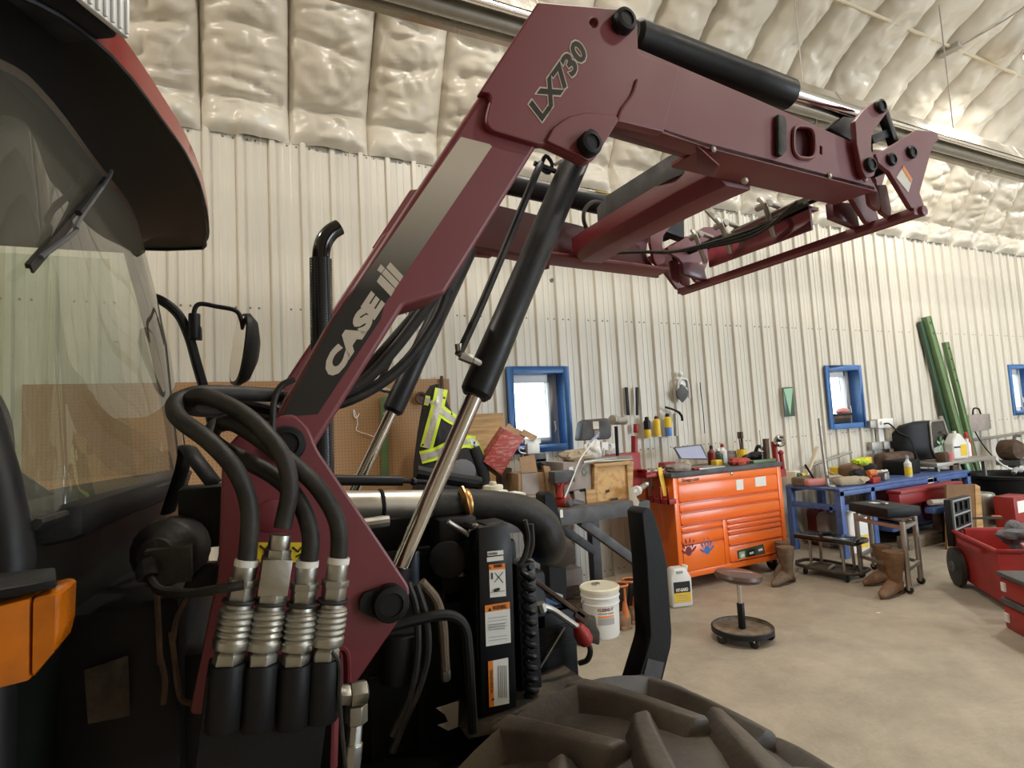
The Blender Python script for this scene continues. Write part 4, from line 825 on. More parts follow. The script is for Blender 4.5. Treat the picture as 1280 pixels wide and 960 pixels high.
# grille guard uprights
G1 = [(809, 634), (816, 637), (826, 669), (834, 705), (840, 790), (839, 808), (824, 868), (793, 866), (811, 806), (813, 795), (808, 700), (802, 640)]
def upright(y):
    pts = Q(G1, 1.43)
    return plate('guard_upright', [fillet(pts, .008)], y, y + .075, MT['black_satin'], TR, .004)
upright(1.43); upright(2.05)
b = B(); b.prism([P(a, c, 1.4285) for a, c in ((810, 823), (830, 828), (823, 862), (800, 860))], (0, -.001, 0)); part(b, 'scuffed_patch', 'bench_grey', sm=0)
p_ = P(806, 868, 1.43); b = B(); b.bb((p_.x - .08, 1.40, p_.z - .06), (p_.x + .06, 1.53, p_.z + .0)); b.bb((p_.x - .45, 1.44, p_.z - .06), (p_.x - .08, 2.10, p_.z - .01)); b.bb((p_.x - .08, 2.03, p_.z - .06), (p_.x + .06, 2.14, p_.z + .0)); part(b, 'guard_base', 'black_satin', bevel=.006)
# front wheels: carcass and chevron lugs
def tyre(yc, xc=.665, Rr=.495, w_=.44):
    t = B(); zc = Rr + .028; prof = [(.30, -w_*.40), (.40, -w_*.47), (.47, -w_*.50), (.52, -w_*.46), (Rr - .02, -w_*.40), (Rr - .004, -w_*.2), (Rr, 0), (Rr - .004, w_*.2), (Rr - .02, w_*.40), (.52, w_*.46), (.47, w_*.50), (.40, w_*.47), (.30, w_*.40)]
    t.lathe((xc, yc, zc), (0, 1, 0), prof, 72); o = part(t, 'front_tyre', 'tyre', sm=50)
    n = 17
    for side in (-1, 1):
        for k in range(n):
            a0 = 2 * PI * (k + (.5 if side > 0 else 0)) / n + .03; b = B(); secs = []
            for i in range(8):
                f = i / 7; yy = side * (-.03 + f * (w_ * .5 + .03 + .012)); ang = a0 - .23 * f ** .85
                rr = float(np.interp(abs(yy) if side * yy > 0 else 0, [0, w_*.2, w_*.4, w_*.5], [Rr, Rr - .004, Rr - .022, .49])) - .01
                top = Rr + .033 - .012 * f ** 3; hw = .019 + .008 * f
                def pt(r_, da): return V(xc + r_ * math.sin(ang + da), yc + yy, zc + r_ * math.cos(ang + da))
                secs.append([pt(rr, -(hw + .026) / Rr), pt(rr + .6 * (top - rr), -(hw + .006) / Rr), pt(top, -hw * .82 / Rr), pt(top, hw * .82 / Rr), pt(rr + .6 * (top - rr), (hw + .006) / Rr), pt(rr, (hw + .026) / Rr)])
            vs = [p for s_ in secs for p in s_]; fs = [(i*6+j, i*6+j+1, (i+1)*6+j+1, (i+1)*6+j) for i in range(7) for j in range(5)] + [(0, 1, 2, 3, 4, 5), tuple(42 + 5 - j for j in range(6))]
            b.add(vs, fs); part(b, 'tread_lug', 'tyre', o, bevel=.007, sm=60)
    r_ = B(); r_.lathe((xc, yc, zc), (0, 1, 0), [(.31, -w_*.40), (.29, -w_*.38), (.25, -.04), (.1, -.05), (.1, .05), (.25, .0), (.29, w_*.38), (.31, w_*.40)], 32); part(r_, 'wheel_rim', 'dull_steel', o)
    return o
tyre(.90); tyre(2 * YC - .90)
# ================================================================ ALONG THE BACK WALL AND ON THE FLOOR
def D(b, name, m, parent, **k): return b.done(name, MT[m] if isinstance(m, str) else m, parent, True, **k)
def solo(b, name, m, label, cat, group=None, **k):
    o = b.done(name, MT[m] if isinstance(m, str) else m, **k); return tag(o, label, cat, group)
def quadpx(pts, Y, th=.004): return B().prism([P(a, c, Y) for a, c in pts], (0, th, 0))
yw = YW - .022
# ---- pegboard, plywood, things hung on the wall
b = B(); b.bb((-1.3, yw - .03, .95), (P(560, 475, yw).x, yw - .012, 2.06)); solo(b, 'pegboard', 'pegboard', 'brown perforated pegboard on the wall behind the loader mast', 'pegboard', sm=0)
b = B(); x0_ = P(562, 516, yw - .04).x; x1_ = P(630, 516, yw - .04).x; b.prism([V(x0_, yw - .06, .95), V(x1_, yw - .06, .95), V(x1_, yw - .012, P(630, 516, yw - .02).z), V(x0_, yw - .012, P(630, 516, yw - .02).z)], (0, -.015, 0)); solo(b, 'plywood_sheet', 'plywood', 'plywood sheet leaning on the wall between pegboard and nearest window', 'plywood', sm=0)
t = thing('green_bar', 'green metal bar hanging on the pegboard behind the far lift cylinder', 'bar', P(481, 595, yw - .05))
D(quadpx(((476, 497), (484, 495), (486, 596), (477, 598)), yw - .06, .02), 'bar', 'green_paint', t, bevel=.003); b = B(); b.lathe(P(480, 517, yw - .06), (0, -1, 0), [(.012, 0), (.012, .006)], 10); D(b, 'hanger_bolt', 'zinc', t)
b = B(); b.tube([P(443, 513, yw - .05), P(446, 522, yw - .05), P(447, 530, yw - .05), P(446, 538, yw - .05), P(460, 543, yw - .05), P(473, 548, yw - .05)], .003, 6); b.tube([P(442, 512, yw - .03), P(443, 520, yw - .05), P(446, 522, yw - .06), P(449, 517, yw - .05)], .004, 6); solo(b, 'wire_hook', 'white_plastic', 'thin white wire hanging from a hook on the pegboard', 'wire')
b = B(); b.lathe(P(526, 498, yw - .06), (0, -1, 0), [(.02, 0), (.05, .005), (.058, .02), (.05, .03), (.035, .025), (.03, .01)], 16); solo(b, 'cable_coil', 'rust', 'small rusty round coil hung on the pegboard beside the safety jacket', 'coil')
b = B(); b.cyl(P(552, 472, yw - .05), P(555, 505, yw - .05), .014, n=10); b.ball(P(552, 472, yw - .05), .018, 8, 6); solo(b, 'pry_handle', 'rust', 'brown round ended bar on the pegboard above the jacket shoulder', 'bar')
# ---- safety jacket: a draped shell over a hook, with sewn tape
yj = 4.35
JL = [(480, 545, 549), (490, 538, 555), (505, 534, 560), (520, 531, 568), (540, 527, 580), (560, 524, 590), (580, 521, 598), (600, 520, 605), (616, 519, 606)]
def jx(py, u):
    l = float(np.interp(py, [q[0] for q in JL], [q[1] for q in JL])); r = float(np.interp(py, [q[0] for q in JL], [q[2] for q in JL])); return l + (r - l) * u
def jdepth(px, py):
    l, r = jx(py, 0), jx(py, 1); u = (px - l) / max(r - l, 1)
    e = max(0, 1 - (2*u - 1) ** 2) ** .5
    return yj - (.05 + .10 * min(1, (py - 478) / 60)) * e - .02 * noise.noise((px * .08, py * .03, 3)) * e - .012 * noise.noise((px * .2, py * .09, 8)) * e
jt = thing('safety_jacket', 'black work jacket with yellow and silver tape hung before the pegboard', 'jacket', P(560, 610, yj))
vs = []; fs = []; nu = 26; rows = list(range(480, 618, 4))
for py in rows:
    for i in range(nu + 1): px = jx(py, i / nu); vs.append(P(px, py, jdepth(px, py)))
for j in range(len(rows) - 1):
    for i in range(nu): a = j*(nu+1)+i; fs.append((a, a+1, a+nu+2, a+nu+1))
n0 = len(vs); vs += [v + V(0, .16 if k % (nu+1) not in (0, nu) else .06, 0) for k, v in enumerate(vs)]
fs += [tuple(n0 + q for q in reversed(f)) for f in fs]
for j in range(len(rows) - 1):
    for i in (0, nu): a = j*(nu+1)+i; fs.append((a, a + nu + 1, a + nu + 1 + n0, a + n0))
D(B().add(vs, fs), 'body', 'black_cloth', jt, sm=70)
def tape(poly, name, m, off):                           # poly: centre line (px, py), half width in px
    pts = smooth_path([V(a, c, 0) for a, c in poly[0]], 6); vs = []; fs = []
    for i, p in enumerate(pts):
        d = (pts[min(i+1, len(pts)-1)] - pts[max(i-1, 0)]).normalized(); n_ = V(-d.y, d.x, 0)
        for s_ in (-1, -.33, .33, 1): q = p + n_ * poly[1] * s_; vs.append(P(q.x, q.y, jdepth(q.x, q.y) - off))
    for i in range(len(pts) - 1):
        for k in range(3): fs.append((i*4+k, i*4+k+1, i*4+5+k, i*4+4+k))
    D(B().add(vs, fs), name, m, jt, sm=60)
for line, w_ in ((((552, 486), (548, 505), (541, 530), (533, 560)), 8), (((550, 512), (560, 520), (572, 527)), 7), (((526, 572), (545, 567), (560, 560), (578, 552), (594, 553)), 8), (((531, 500), (545, 503)), 6), (((593, 552), (599, 562), (603, 572)), 4)):
    tape((line, w_), 'yellow_tape', 'hivis', .008); tape((line, w_ * .5), 'reflective_tape', 'reflective', .011)
b = B(); b.tube([P(a, c, y) for a, c, y in ((592, 560, yj - .05), (600, 580, yj - .06), (605, 600, yj - .05), (603, 612, yj - .05))], [.05, .055, .05, .04], 12); D(b, 'sleeve', 'black_cloth', jt)
b = B(); b.ball(P(577, 590, yj - .15), (.12, .04, .10), 12, 8); D(b, 'pocket', 'grey_cloth', jt)
# ---- workbench
bt = .945; ybf, ybb = 3.9, 4.72; xbl, xbr = .35, P(800, 640, 3.9).x
wbn = thing('workbench', 'grey steel workbench with angled braces behind the tractor nose', 'workbench', ((xbl + xbr) / 2, 4.3, 0))
b = B(); b.bb((xbl, ybf, bt - .012), (xbr, ybb, bt)); D(b, 'bench_top', 'old_wood', wbn)
b = B(); b.bb((xbl, ybf - .01, bt - .125), (xbr, ybf, bt - .004)); D(b, 'front_rail', 'bench_grey', wbn, bevel=.004)
b = B(); b.bb((xbr - .05, ybf - .012, bt - .14), (xbr + .10, ybb, bt - .02)); D(b, 'end_rail', 'bench_grey', wbn, bevel=.004)
for x in (xbl + .1, xbr - .02): 
    for y in (ybf + .01, ybb - .1): b = B(); b.bb((x, y, 0), (x + .09, y + .09, bt - .02)); D(b, 'leg', 'bench_grey', wbn, bevel=.004)
for y in (ybf + .02, ybb - .1): b = B(); b.beam((xbr - .55, y + .03, bt - .12), (xbr + .01, y + .03, bt - .55), .07, .07); D(b, 'brace', 'bench_grey', wbn, bevel=.004)
b = B(); q_ = P(702, 642, ybf - .012); b.bb(q_ + V(-.012, 0, -.03), q_ + V(.012, .002, .03)); D(b, 'paper_tag', 'paper', wbn)
# ---- on the bench
bx = thing('red_carton', 'worn red carton with torn open end tipped up on the bench by the nearest window', 'carton', P(635, 600, 4.25))
yc1 = 4.22; c4 = [P(604, 577, yc1), P(631, 537, yc1), P(655, 548, yc1), P(627, 594, yc1)]
b = B(); b.prism(c4, (.06, .22, .03)); D(b, 'box', 'faded_red', bx, bevel=.006)
for a, c in (((631, 536), (642, 543)), ((642, 542), (655, 549)), ((650, 543), (668, 551))):
    p, q = P(*a, yc1 + .05), P(*c, yc1 + .05); b = B(); b.prism([p, q, q + V(.05, .03, .035), p + V(.05, .03, .045)], (.004, .01, 0)); D(b, 'torn_flap', 'cardboard', bx)
b = B(); b.prism([P(605, 580, yc1 + .1), P(627, 596, yc1 + .1), P(627, 612, yc1 + .1), P(640, 612, yc1 + .1), P(640, 585, yc1 + .1)], (0, .12, 0)); solo(b, 'wood_block', 'old_wood', 'dark wood block propping up the tipped red carton', 'block', bevel=.004)
cbx = thing('cardboard_box', 'open brown cardboard box with a raised flap on the bench', 'box', P(665, 617, 4.2))
y2 = 4.12; b = B(); b.prism([P(648, 592, y2), P(686, 590, y2), P(688, 618, y2), P(648, 620, y2)], (0, .25, 0)); D(b, 'box', 'cardboard', cbx, bevel=.003)
b = B(); b.prism([P(652, 592, y2 - .006), P(673, 591, y2 - .006), P(673, 617, y2 - .006), P(653, 619, y2 - .006)], (0, .006, 0)); D(b, 'label_panel', 'grey_card', cbx)
b = B(); b.prism([P(652, 591, y2), P(672, 590, y2), P(668, 568, y2 + .03), P(649, 572, y2 + .03)], (0, .006, .0)); D(b, 'flap', 'cardboard', cbx)
b = B(); b.prism([P(679, 582, y2 - .01), P(687, 583, y2 - .01), P(698, 632, y2 - .08), P(690, 632, y2 - .08)], (0, .2, 0)); D(b, 'side_flap', 'cardboard', cbx)
b = B(); b.cyl(P(676, 583, 4.15), P(669, 578, 4.4), .028, n=16); solo(b, 'tube_sleeve', 'black_satin', 'short black tube lying on the cardboard box', 'tube')
b = B(); b.bb(P(661, 568, 4.2), P(676, 576, 4.3)); b.bb(P(670, 574, 4.2), P(676, 582, 4.3)); solo(b, 'dark_bracket', 'bench_grey', 'small dark bracket on top of the cardboard box flap', 'bracket', bevel=.003)
sb = thing('spray_bottle', 'white trigger spray bottle lying by the lower corner of nearest window', 'bottle', P(668, 568, 4.3))
b = B(); b.bb(P(659, 553, 4.28), P(672, 567, 4.33)); D(b, 'bottle_body', 'white_plastic', sb, bevel=.01); b = B(); b.tube([P(655, 561, 4.28), P(649, 560, 4.28), P(650, 565, 4.28), P(657, 567, 4.28)], .006, 6); b.bb(P(656, 550, 4.29), P(674, 554, 4.32)); D(b, 'trigger', 'white_plastic', sb)
idr = thing('impact_driver', 'red and black cordless impact driver standing on its head on the bench', 'cordless driver', P(702, 633, 4.0))
b = B(); b.bb(P(693, 590, 3.96), P(711, 601, 4.06)); D(b, 'battery_pack', 'bench_grey', idr, bevel=.006)
b = B(); b.tube([P(702, 600, 4.0), P(700, 612, 4.0), P(700, 622, 4.0)], [.03, .026, .03], 12); b.bb(P(696, 600, 3.98), P(708, 605, 4.04)); D(b, 'grip', 'red_plastic', idr, bevel=.004)
b = B(); b.cyl(P(699, 628, 4.05), P(711, 627, 3.94), .045, n=16); D(b, 'motor_head', 'red_plastic', idr, bevel=.006)
b = B(); b.cyl(P(708, 628, 3.96), P(714, 628, 3.92), .04, .03, n=16); D(b, 'nose', 'bench_grey', idr, bevel=.004)
agr = thing('angle_grinder', 'dark grey grinder lying beside the cordless driver on the bench', 'grinder', P(722, 632, 4.0))
b = B(); b.tube([P(714, 628, 4.0), P(722, 630, 4.0), P(729, 630, 4.0)], [.03, .035, .025], 12); D(b, 'body', 'bench_grey', agr); b = B(); b.cyl(P(712, 616, 4.05), P(732, 612, 4.0), .012, n=8); D(b, 'side_handle', 'black_satin', agr)
b = B(); b.prism([P(718, 614, 4.01), P(731, 611, 4.01), P(732, 633, 4.01), P(719, 634, 4.01)], (0, .03, 0)); solo(b, 'small_carton', 'grey_card', 'small grey cardboard carton behind the grinder on the bench', 'carton', bevel=.003)
b = B(); b.bb(P(732.5, 613, 4.0), P(737, 634, 4.1)); solo(b, 'wood_offcut', 'plywood', 'narrow wood offcut standing between the grinder and the crate', 'offcut', bevel=.002)
y3 = 4.05; gbx = thing('grey_carton', 'large grey cardboard carton with a green recycling print beside the wooden crate', 'carton', P(725, 632, y3))
b = B(); b.prism([P(704, 578, y3), P(739, 578, y3), P(740, 633, y3 - .02), P(706, 634, y3)], (0, .35, 0)); D(b, 'box', 'grey_card', gbx, bevel=.004)
b = B()
for k in range(3):
    a = 2*PI*k/3 + .5; c = P(731, 590, y3 - .008); b.beam(c + V(.028*math.cos(a), 0, .03*math.sin(a)), c + V(.028*math.cos(a+1.6), 0, .03*math.sin(a+1.6)), .004, .012)
D(b, 'recycling_print', 'green_paint', gbx); b = B(); b.bb(P(711, 584, y3 - .006), P(717, 596, y3 - .003)); D(b, 'paper_label', 'paper', gbx)
y4 = 4.02; cr = thing('wooden_crate', 'square wooden crate with a chipboard panel on the bench corner', 'crate', P(767, 630, y4))
b = B(); b.prism([P(745, 583, y4 + .01), P(786, 581, y4 + .01), P(786, 628, y4 + .01), P(746, 631, y4 + .01)], (0, .32, 0)); D(b, 'panel', 'osb', cr)
for q in (((743, 580), (788, 576), (788, 581), (744, 585)), ((742, 630), (787, 625), (788, 631), (742, 635)), ((743, 584), (747, 584), (748, 631), (743, 632)), ((784, 581), (792, 577), (791, 612), (786, 627))): D(B().prism([P(a, c, y4 - .012) for a, c in q], (0, .34, 0)), 'frame_slat', 'plywood', cr, bevel=.003)
b = B(); b.bb(P(764, 623, y4 - .016), P(772, 625.5, y4 - .01)); D(b, 'label_slot', 'print_black', cr)
b = B(); b.beam(P(757, 615, y4 + .008), P(762, 613, y4 + .008), .002, .025); D(b, 'stencil_mark', 'rust', cr)
b = B(); b.prism([P(728, 578, y4), P(757, 572, y4 + .1), P(790, 571, y4 + .1), P(791, 575, y4 + .02), P(760, 577, y4 - .02)], (0, 0, .012)); b.beam(P(729, 578, y4 - .03), P(770, 572, y4 + .05), .02, .02); solo(b, 'metal_tray', 'dull_steel', 'thin pale metal tray lying on the wooden crate', 'tray', bevel=.003)
b = B(); b.tube([P(743, 550, 4.1), P(737, 558, 4.05), P(725, 575, 4.0), P(715, 600, 3.95), P(706, 622, 3.93)], .006, 8); solo(b, 'white_cable', 'white_plastic', 'white cable curving down across the grey carton', 'cable')
# crumpled sacks on the carton
def sack(name, m, label, pts, Y, r, seed):
    b = B(); c = sum(pts, V(0, 0, 0)) / len(pts); vs = []; n, mm = 30, 20
    b.ball(c, r, n, mm)
    for v in b.bm.verts:
        d = v.co - c; f = 1 + .45 * noise.noise((d.x * 9 + seed, d.y * 9, d.z * 11)) - .38 * abs(noise.noise((d.x * 17, d.y * 17 + seed, d.z * 17))) - .2 * abs(noise.noise((d.x * 38, d.y * 38 + seed, d.z * 38))); v.co = c + d * f
    return solo(b, name, m, label, 'bag', sm=40)
sack('crumpled_bag', 'tan_cloth', 'crumpled tan paper bag on the grey carton', [P(722, 570, 4.24)], 4.24, (.20, .12, .075), 1)
sack('plastic_bag', 'white_plastic', 'crumpled white plastic bag heaped on the grey carton beside the tan one', [P(740, 564, 4.22)], 4.22, (.09, .09, .095), 5)
b = B(); b.prism([P(733, 576, 4.2), P(737, 553, 4.24), P(750, 540, 4.28), P(742, 556, 4.24), P(739, 575, 4.2)], (0, .02, 0)); solo(b, 'blue_wrap', 'pale_green' if False else 'screen', 'pale blue plastic wrap strip over the bags', 'wrap', sm=60)
tc_ = thing('tool_case', 'dark grey blow moulded tool case with a white sticker standing behind the bags', 'tool case', P(745, 552, 4.5))
b = B(); b.prism([P(726, 551, 4.48), P(729, 528, 4.48), P(735, 524.5, 4.48), P(760, 522.5, 4.48), P(764.5, 526, 4.48), P(765, 546, 4.48), P(762, 549, 4.48)], (0, .12, 0)); D(b, 'shell', 'bench_grey', tc_, bevel=.015)
b = B(); b.bb(P(741, 527, 4.474), P(748.5, 536, 4.479)); D(b, 'sticker', 'paper', tc_); b = B(); b.bb(P(743, 538, 4.474), P(749, 547, 4.479)); D(b, 'print', 'grey_card', tc_)
b = B()
dl_ = thing('clamp_stand', 'dark steel clamp stand with a cylinder head behind the wooden crate', 'stand', P(771, 571, 4.3))
b.cyl(P(770, 533, 4.3), P(772, 572, 4.3), .016, n=8); D(b, 'post', 'black_paint', dl_)
b = B(); b.cyl(P(766, 526, 4.25), P(781, 526, 4.32), .036, n=14); b.cyl(P(765, 525, 4.25), P(769, 525, 4.27), .044, n=14); D(b, 'head', 'dull_steel', dl_, bevel=.003)
b = B(); b.lathe(P(772, 574, 4.3), (0, 0, 1), [(.06, 0), (.06, .012), (.02, .02)], 14); D(b, 'foot', 'dull_steel', dl_)
b = B(); _a, _b = P(757, 569, 4.42), P(789, 577, 4.57); b.bb(_a, V(_b.x, _b.y, bt)); solo(b, 'low_red_box', 'red_paint', 'red metal box behind the crate', 'box', bevel=.008)
b = B(); b.bb(P(752, 553, 4.45), P(757, 562, 4.5)); b.bb(P(764, 555, 4.45), P(770, 560, 4.5)); b.cyl(P(755, 560, 4.45), P(755, 574, 4.45), .008, n=6); b.cyl(P(762, 558, 4.45), P(762, 574, 4.45), .008, n=6); solo(b, 'small_fittings', 'white_plastic', 'little white and black fittings standing below the dark tool case', 'fittings')
wp = thing('cutoff_tool', 'cut off grinder with pale disc at the right end of the workbench', 'grinder', P(798, 632, 3.95))
b = B(); b.cyl(P(794, 614, 3.9), P(797, 613, 3.95), .04, n=18); b.lathe(P(794, 614, 3.895), (-.3, -1, 0), [(.018, 0), (.014, .004)], 10); D(b, 'disc', 'white_plastic', wp); b = B(); b.cyl(P(797, 613, 3.93), P(806, 607, 4.02), .024, n=12); b.box(P(807, 605, 4.02), (.04, .04, .03)); D(b, 'body', 'dull_steel', wp, bevel=.003)
b = B(); b.prism([P(787, 606, 3.93), P(792, 613, 3.88), P(799, 628, 3.87), P(797, 636, 3.87), P(789, 635, 3.90)], (.0, .02, 0)); solo(b, 'paper_rag', 'paper', 'white paper rag hanging over the bench corner under the pale disc', 'rag', sm=50)
# ---- on the wall above the bench
for k, q in enumerate((((782, 484), (785, 484), (787.5, 519), (784.5, 519)), ((795.5, 484), (798.5, 484), (798.5, 519), (796, 519)))): solo(quadpx(q, yw - .04, .02), 'magnetic_bar', 'black_satin', ('slanted black tool bar on the steel wall', 'upright black tool bar beside the slanted one on the steel wall')[k], 'tool bar', 'black bars on the wall', bevel=.002)
b = B(); b.cyl(P(793, 545, 4.62), P(793, 578, 4.62), .032, n=16); tb = solo(b, 'red_cylinder', 'red_paint', 'tall red cylinder standing behind the crate below the black bars', 'cylinder')
b = B(); b.cyl(P(795, 530, yw - .05), P(795, 541, yw - .05), .028, n=16); solo(b, 'red_canister', 'red_paint', 'small red cap hung on the wall above the tall red cylinder', 'cap', bevel=.004)
for px, y0, y1, m1, m2, lab in ((810, 523, 547, 'black_paint', 'yellow', 'spray can with black top and yellow foot, first of the row on the wall'), (822, 522, 545, 'yellow', 'yellow', 'all yellow spray can with brown cap in the wall row'), (836, 519, 545, 'label_yellow', 'blue_plastic', 'yellow and blue spray can in the row on the wall')):
    c = thing('spray_can', lab, 'spray can', P(px, y1, yw - .07), 0, 'spray cans in a row on the wall'); p0 = P(px, y1, yw - .07); p1 = P(px, y0, yw - .07); L = (p1 - p0).z
    b = B(); b.lathe(p0, (0, 0, 1), [(.034, 0), (.036, .006), (.036, L * .42)], 16); D(b, 'can_foot', m2, c)
    b = B(); b.lathe(p0, (0, 0, 1), [(.036, L * .42), (.036, L * .86), (.022, L * .93)], 16); D(b, 'can_body', m1, c)
    b = B(); b.lathe(p0, (0, 0, 1), [(.022, L * .9), (.022, L * 1.04), (.012, L * 1.09)], 12); D(b, 'cap', 'rust' if m2 == 'yellow' and m1 == 'yellow' else 'black_paint', c)
    b = B(); b.bb(p0 + V(-.012, .0, -.008), p0 + V(.048, .075, L * .8)); D(b, 'holder', 'white_plastic', c)
gg = thing('grease_gun', 'pale grease gun with black lever hung at the end of the spray can row', 'grease gun', P(845, 545, yw - .07))
b = B(); b.cyl(P(845, 545, yw - .07), P(844, 517, yw - .07), .022, n=14); D(b, 'barrel', 'dull_steel', gg); b = B(); b.tube([P(832, 509, yw - .07), P(842, 512, yw - .07), P(850, 516, yw - .07)], .012, 8); b.tube([P(848, 515, yw - .07), P(852, 520, yw - .07), P(853, 526, yw - .07)], .014, 8); D(b, 'lever', 'black_satin', gg)
hb = thing('hose_bracket', 'grey plate with looped pale bracket hung high on the wall above the spray cans', 'bracket', P(853, 503, yw - .08))
b = B(); b.prism([P(846, 490, yw - .08), P(853, 480, yw - .08), P(861, 489, yw - .08), P(860, 496, yw - .08), P(854, 503, yw - .08), P(847, 496, yw - .08)], (0, .02, 0)); D(b, 'plate', 'bench_grey', hb, bevel=.004)
b = B(); b.tube([P(848, 490, yw - .06), P(848, 478, yw - .06), P(851, 474, yw - .06), P(857, 474, yw - .06), P(860, 479, yw - .06), P(862, 498, yw - .06)], .012, 8); b.ball(P(850, 468, yw - .05), .03, 10, 7); D(b, 'loop', 'white_plastic', hb); b = B(); b.bb(P(850, 475, yw - .05), P(858, 484, yw - .02)); D(b, 'mount', 'dull_steel', hb, bevel=.004)
b = B(); b.tube([P(875, 478, yw - .02), P(876, 490, yw - .02), P(879, 515, yw - .02), P(881, 542, yw - .02)], .005, 6); solo(b, 'hanging_cord', 'black_satin', 'thin black cord hanging straight down the wall above the laptop', 'cord')
pl_ = thing('green_plaque', 'dark green plastic plate fixed to the wall left of the second window', 'plate', P(987, 520, yw - .03)); D(quadpx(((978.5, 484.5), (991, 483.5), (994, 520), (981.5, 521)), yw - .03, .012), 'plate', 'green_dark', pl_, bevel=.002); D(quadpx(((979.5, 486), (991, 485), (988, 519)), yw - .034, .004), 'pale_face', 'pale_green', pl_)
# ---- clutter in the second window's sill
zs = 1.365 + .045
for k, (lab, m, h0, h1, xx) in enumerate((('black boxed case at the foot of the stack in the second window', 'black_satin', 0, .06, 6.93), ('black case with a red edge, middle of the stack in the second window', 'rust', .06, .10, 6.94), ('thin black case topmost in the second window stack', 'black_satin', .10, .13, 6.96))): b = B(); b.bb((xx, 4.89, zs + h0), (xx + .34, 5.04, zs + h1)); solo(b, 'small_case', m, lab, 'case', 'cases stacked in the second window', bevel=.004)
sack('pink_rag', 'pink_cloth', 'pink rag on the cases in the second window', [V(7.20, 4.96, zs + .16)], 0, (.11, .06, .04), 9)
# ---- tool chest
yf = 4.2; cx0, cx1 = 3.615, 5.045; cz0, cz1 = .125, 1.045; cy1 = 4.76
ch = thing('tool_chest', 'wide orange roller tool chest with many drawers against the back wall', 'tool chest', ((cx0 + cx1) / 2, 4.48, 0))
b = B(); b.bb((cx0, yf + .012, cz0), (cx1, cy1, cz1)); D(b, 'cabinet', 'orange_paint', ch, bevel=.006)
b = B(); b.bb((cx0 - .02, yf - .01, cz1), (cx1 + .02, cy1 + .02, cz1 + .045)); D(b, 'work_top', 'bench_grey', ch, bevel=.005)
for x in (cx0, cx1 - .055): b = B(); b.bb((x, yf - .002, cz0), (x + .055, yf + .02, cz1)); D(b, 'corner_post', 'orange_paint', ch, bevel=.004)
zz = [cz1 - .075, .80, .71, .595]; xl, xr = cx0 + .06, cx1 - .06; xm_ = 4.19
def drawer(x0, x1, z0, z1, pull=True):
    b = B(); b.bb((x0 + .004, yf + .0, z0 + .004), (x1 - .004, yf + .02, z1 - .004)); d = D(b, 'drawer', 'orange_paint', ch, bevel=.003)
    if pull: b = B(); b.prism([V(x0 + .006, yf + .002, z0 + .002), V(x0 + .006, yf - .018, z0 + .008), V(x0 + .006, yf - .018, z0 + .016), V(x0 + .006, yf + .002, z0 + .02)], (x1 - x0 - .012, 0, 0)); D(b, 'drawer_pull', 'orange_dark', d, bevel=.002)
    return d
b = B(); b.bb((xl, yf - .002, cz1 - .07), (xr, yf + .02, cz1 - .002)); D(b, 'header', 'orange_paint', ch, bevel=.003)
drawer(xl, xr, .805, cz1 - .075); drawer(xl, xr, .715, .80); drawer(xl, xr, .60, .71)
drawer(xl, xm_, .535, .59); drawer(xl, xm_, .42, .53)
b = B(); b.bb((xl + .004, yf, cz0 + .06), (xm_ - .004, yf + .02, .415)); dr = D(b, 'door', 'orange_paint', ch, bevel=.003)
b = B(); b.bb((xm_, yf - .002, cz0 + .05), (xm_ + .05, yf + .02, .595)); D(b, 'divider', 'orange_paint', ch, bevel=.002)
for z0, z1 in ((.545, .595), (.495, .54), (.445, .49), (.34, .44), (cz0 + .06, .335)): drawer(xm_ + .055, xr, z0, z1)
b = B(); b.bb((cx0 + .01, yf - .004, cz0), (cx1 - .01, yf + .02, cz0 + .055)); D(b, 'plinth', 'orange_paint', ch, bevel=.003)
b = B(); p = P(914, 592, yf); b.lathe(V(p.x, yf, p.z), (0, -1, 0), [(.016, -.002), (.016, .008), (.009, .012)], 12); D(b, 'lock', 'chrome', ch)
o = P(852, 603.5, yf - .003); o.z = .990; text('brand_print', 'Snap-on', o, V(1, 0, 0), V(0, 0, 1), .215, .042, MT['print_black'], ch, bold=.03, shear=.25, thick=.001)
for q in (((920, 600), (929, 599), (929.5, 612), (921, 613)), ((943.5, 597), (957, 595), (958, 607), (944.5, 608.5))): pp = [P(a, c, yf - .002) for a, c in q]; D(B().prism(pp, (0, .001, 0)), 'paper_sticker', 'paper', ch, sm=0)
def hand_print(px, py, s, m):
    c = P(px, py, yf - .002); b = B()
    def disc(p, rx, rz, rot=0): b.add([p + V(rx*math.cos(t)*math.cos(rot) - rz*math.sin(t)*math.sin(rot), 0, rx*math.cos(t)*math.sin(rot) + rz*math.sin(t)*math.cos(rot)) for t in [2*PI*i/12 for i in range(12)]], [tuple(range(12))])
    disc(c, .032*s, .036*s)
    for a, L, o_ in ((.45, .075, -.025), (.15, .09, -.009), (-.12, .088, .009), (-.38, .075, .024)): disc(c + V(o_*s*1.1 - math.sin(a)*L*.75*s, 0, math.cos(a)*L*.75*s), .0075*s, .034*s, a)
    disc(c + V(.055*s, 0, .01*s), .009*s, .032*s, -.9); disc(c + V(-.05*s, 0, .0), .009*s, .028*s, 1.0)
    D(b, 'hand_print', m, dr, sm=0)
hand_print(861, 689, 1.2, 'dark_red'); hand_print(884, 687.5, 1.15, 'blue_plastic' if False else 'blue_paint')
D(B().prism([P(a, c, yf - .004) for a, c in ((921.5, 688.5), (954, 680), (956.5, 692), (923.5, 702))], (0, .003, 0)), 'dark_plate', 'green_dark', ch, sm=0)
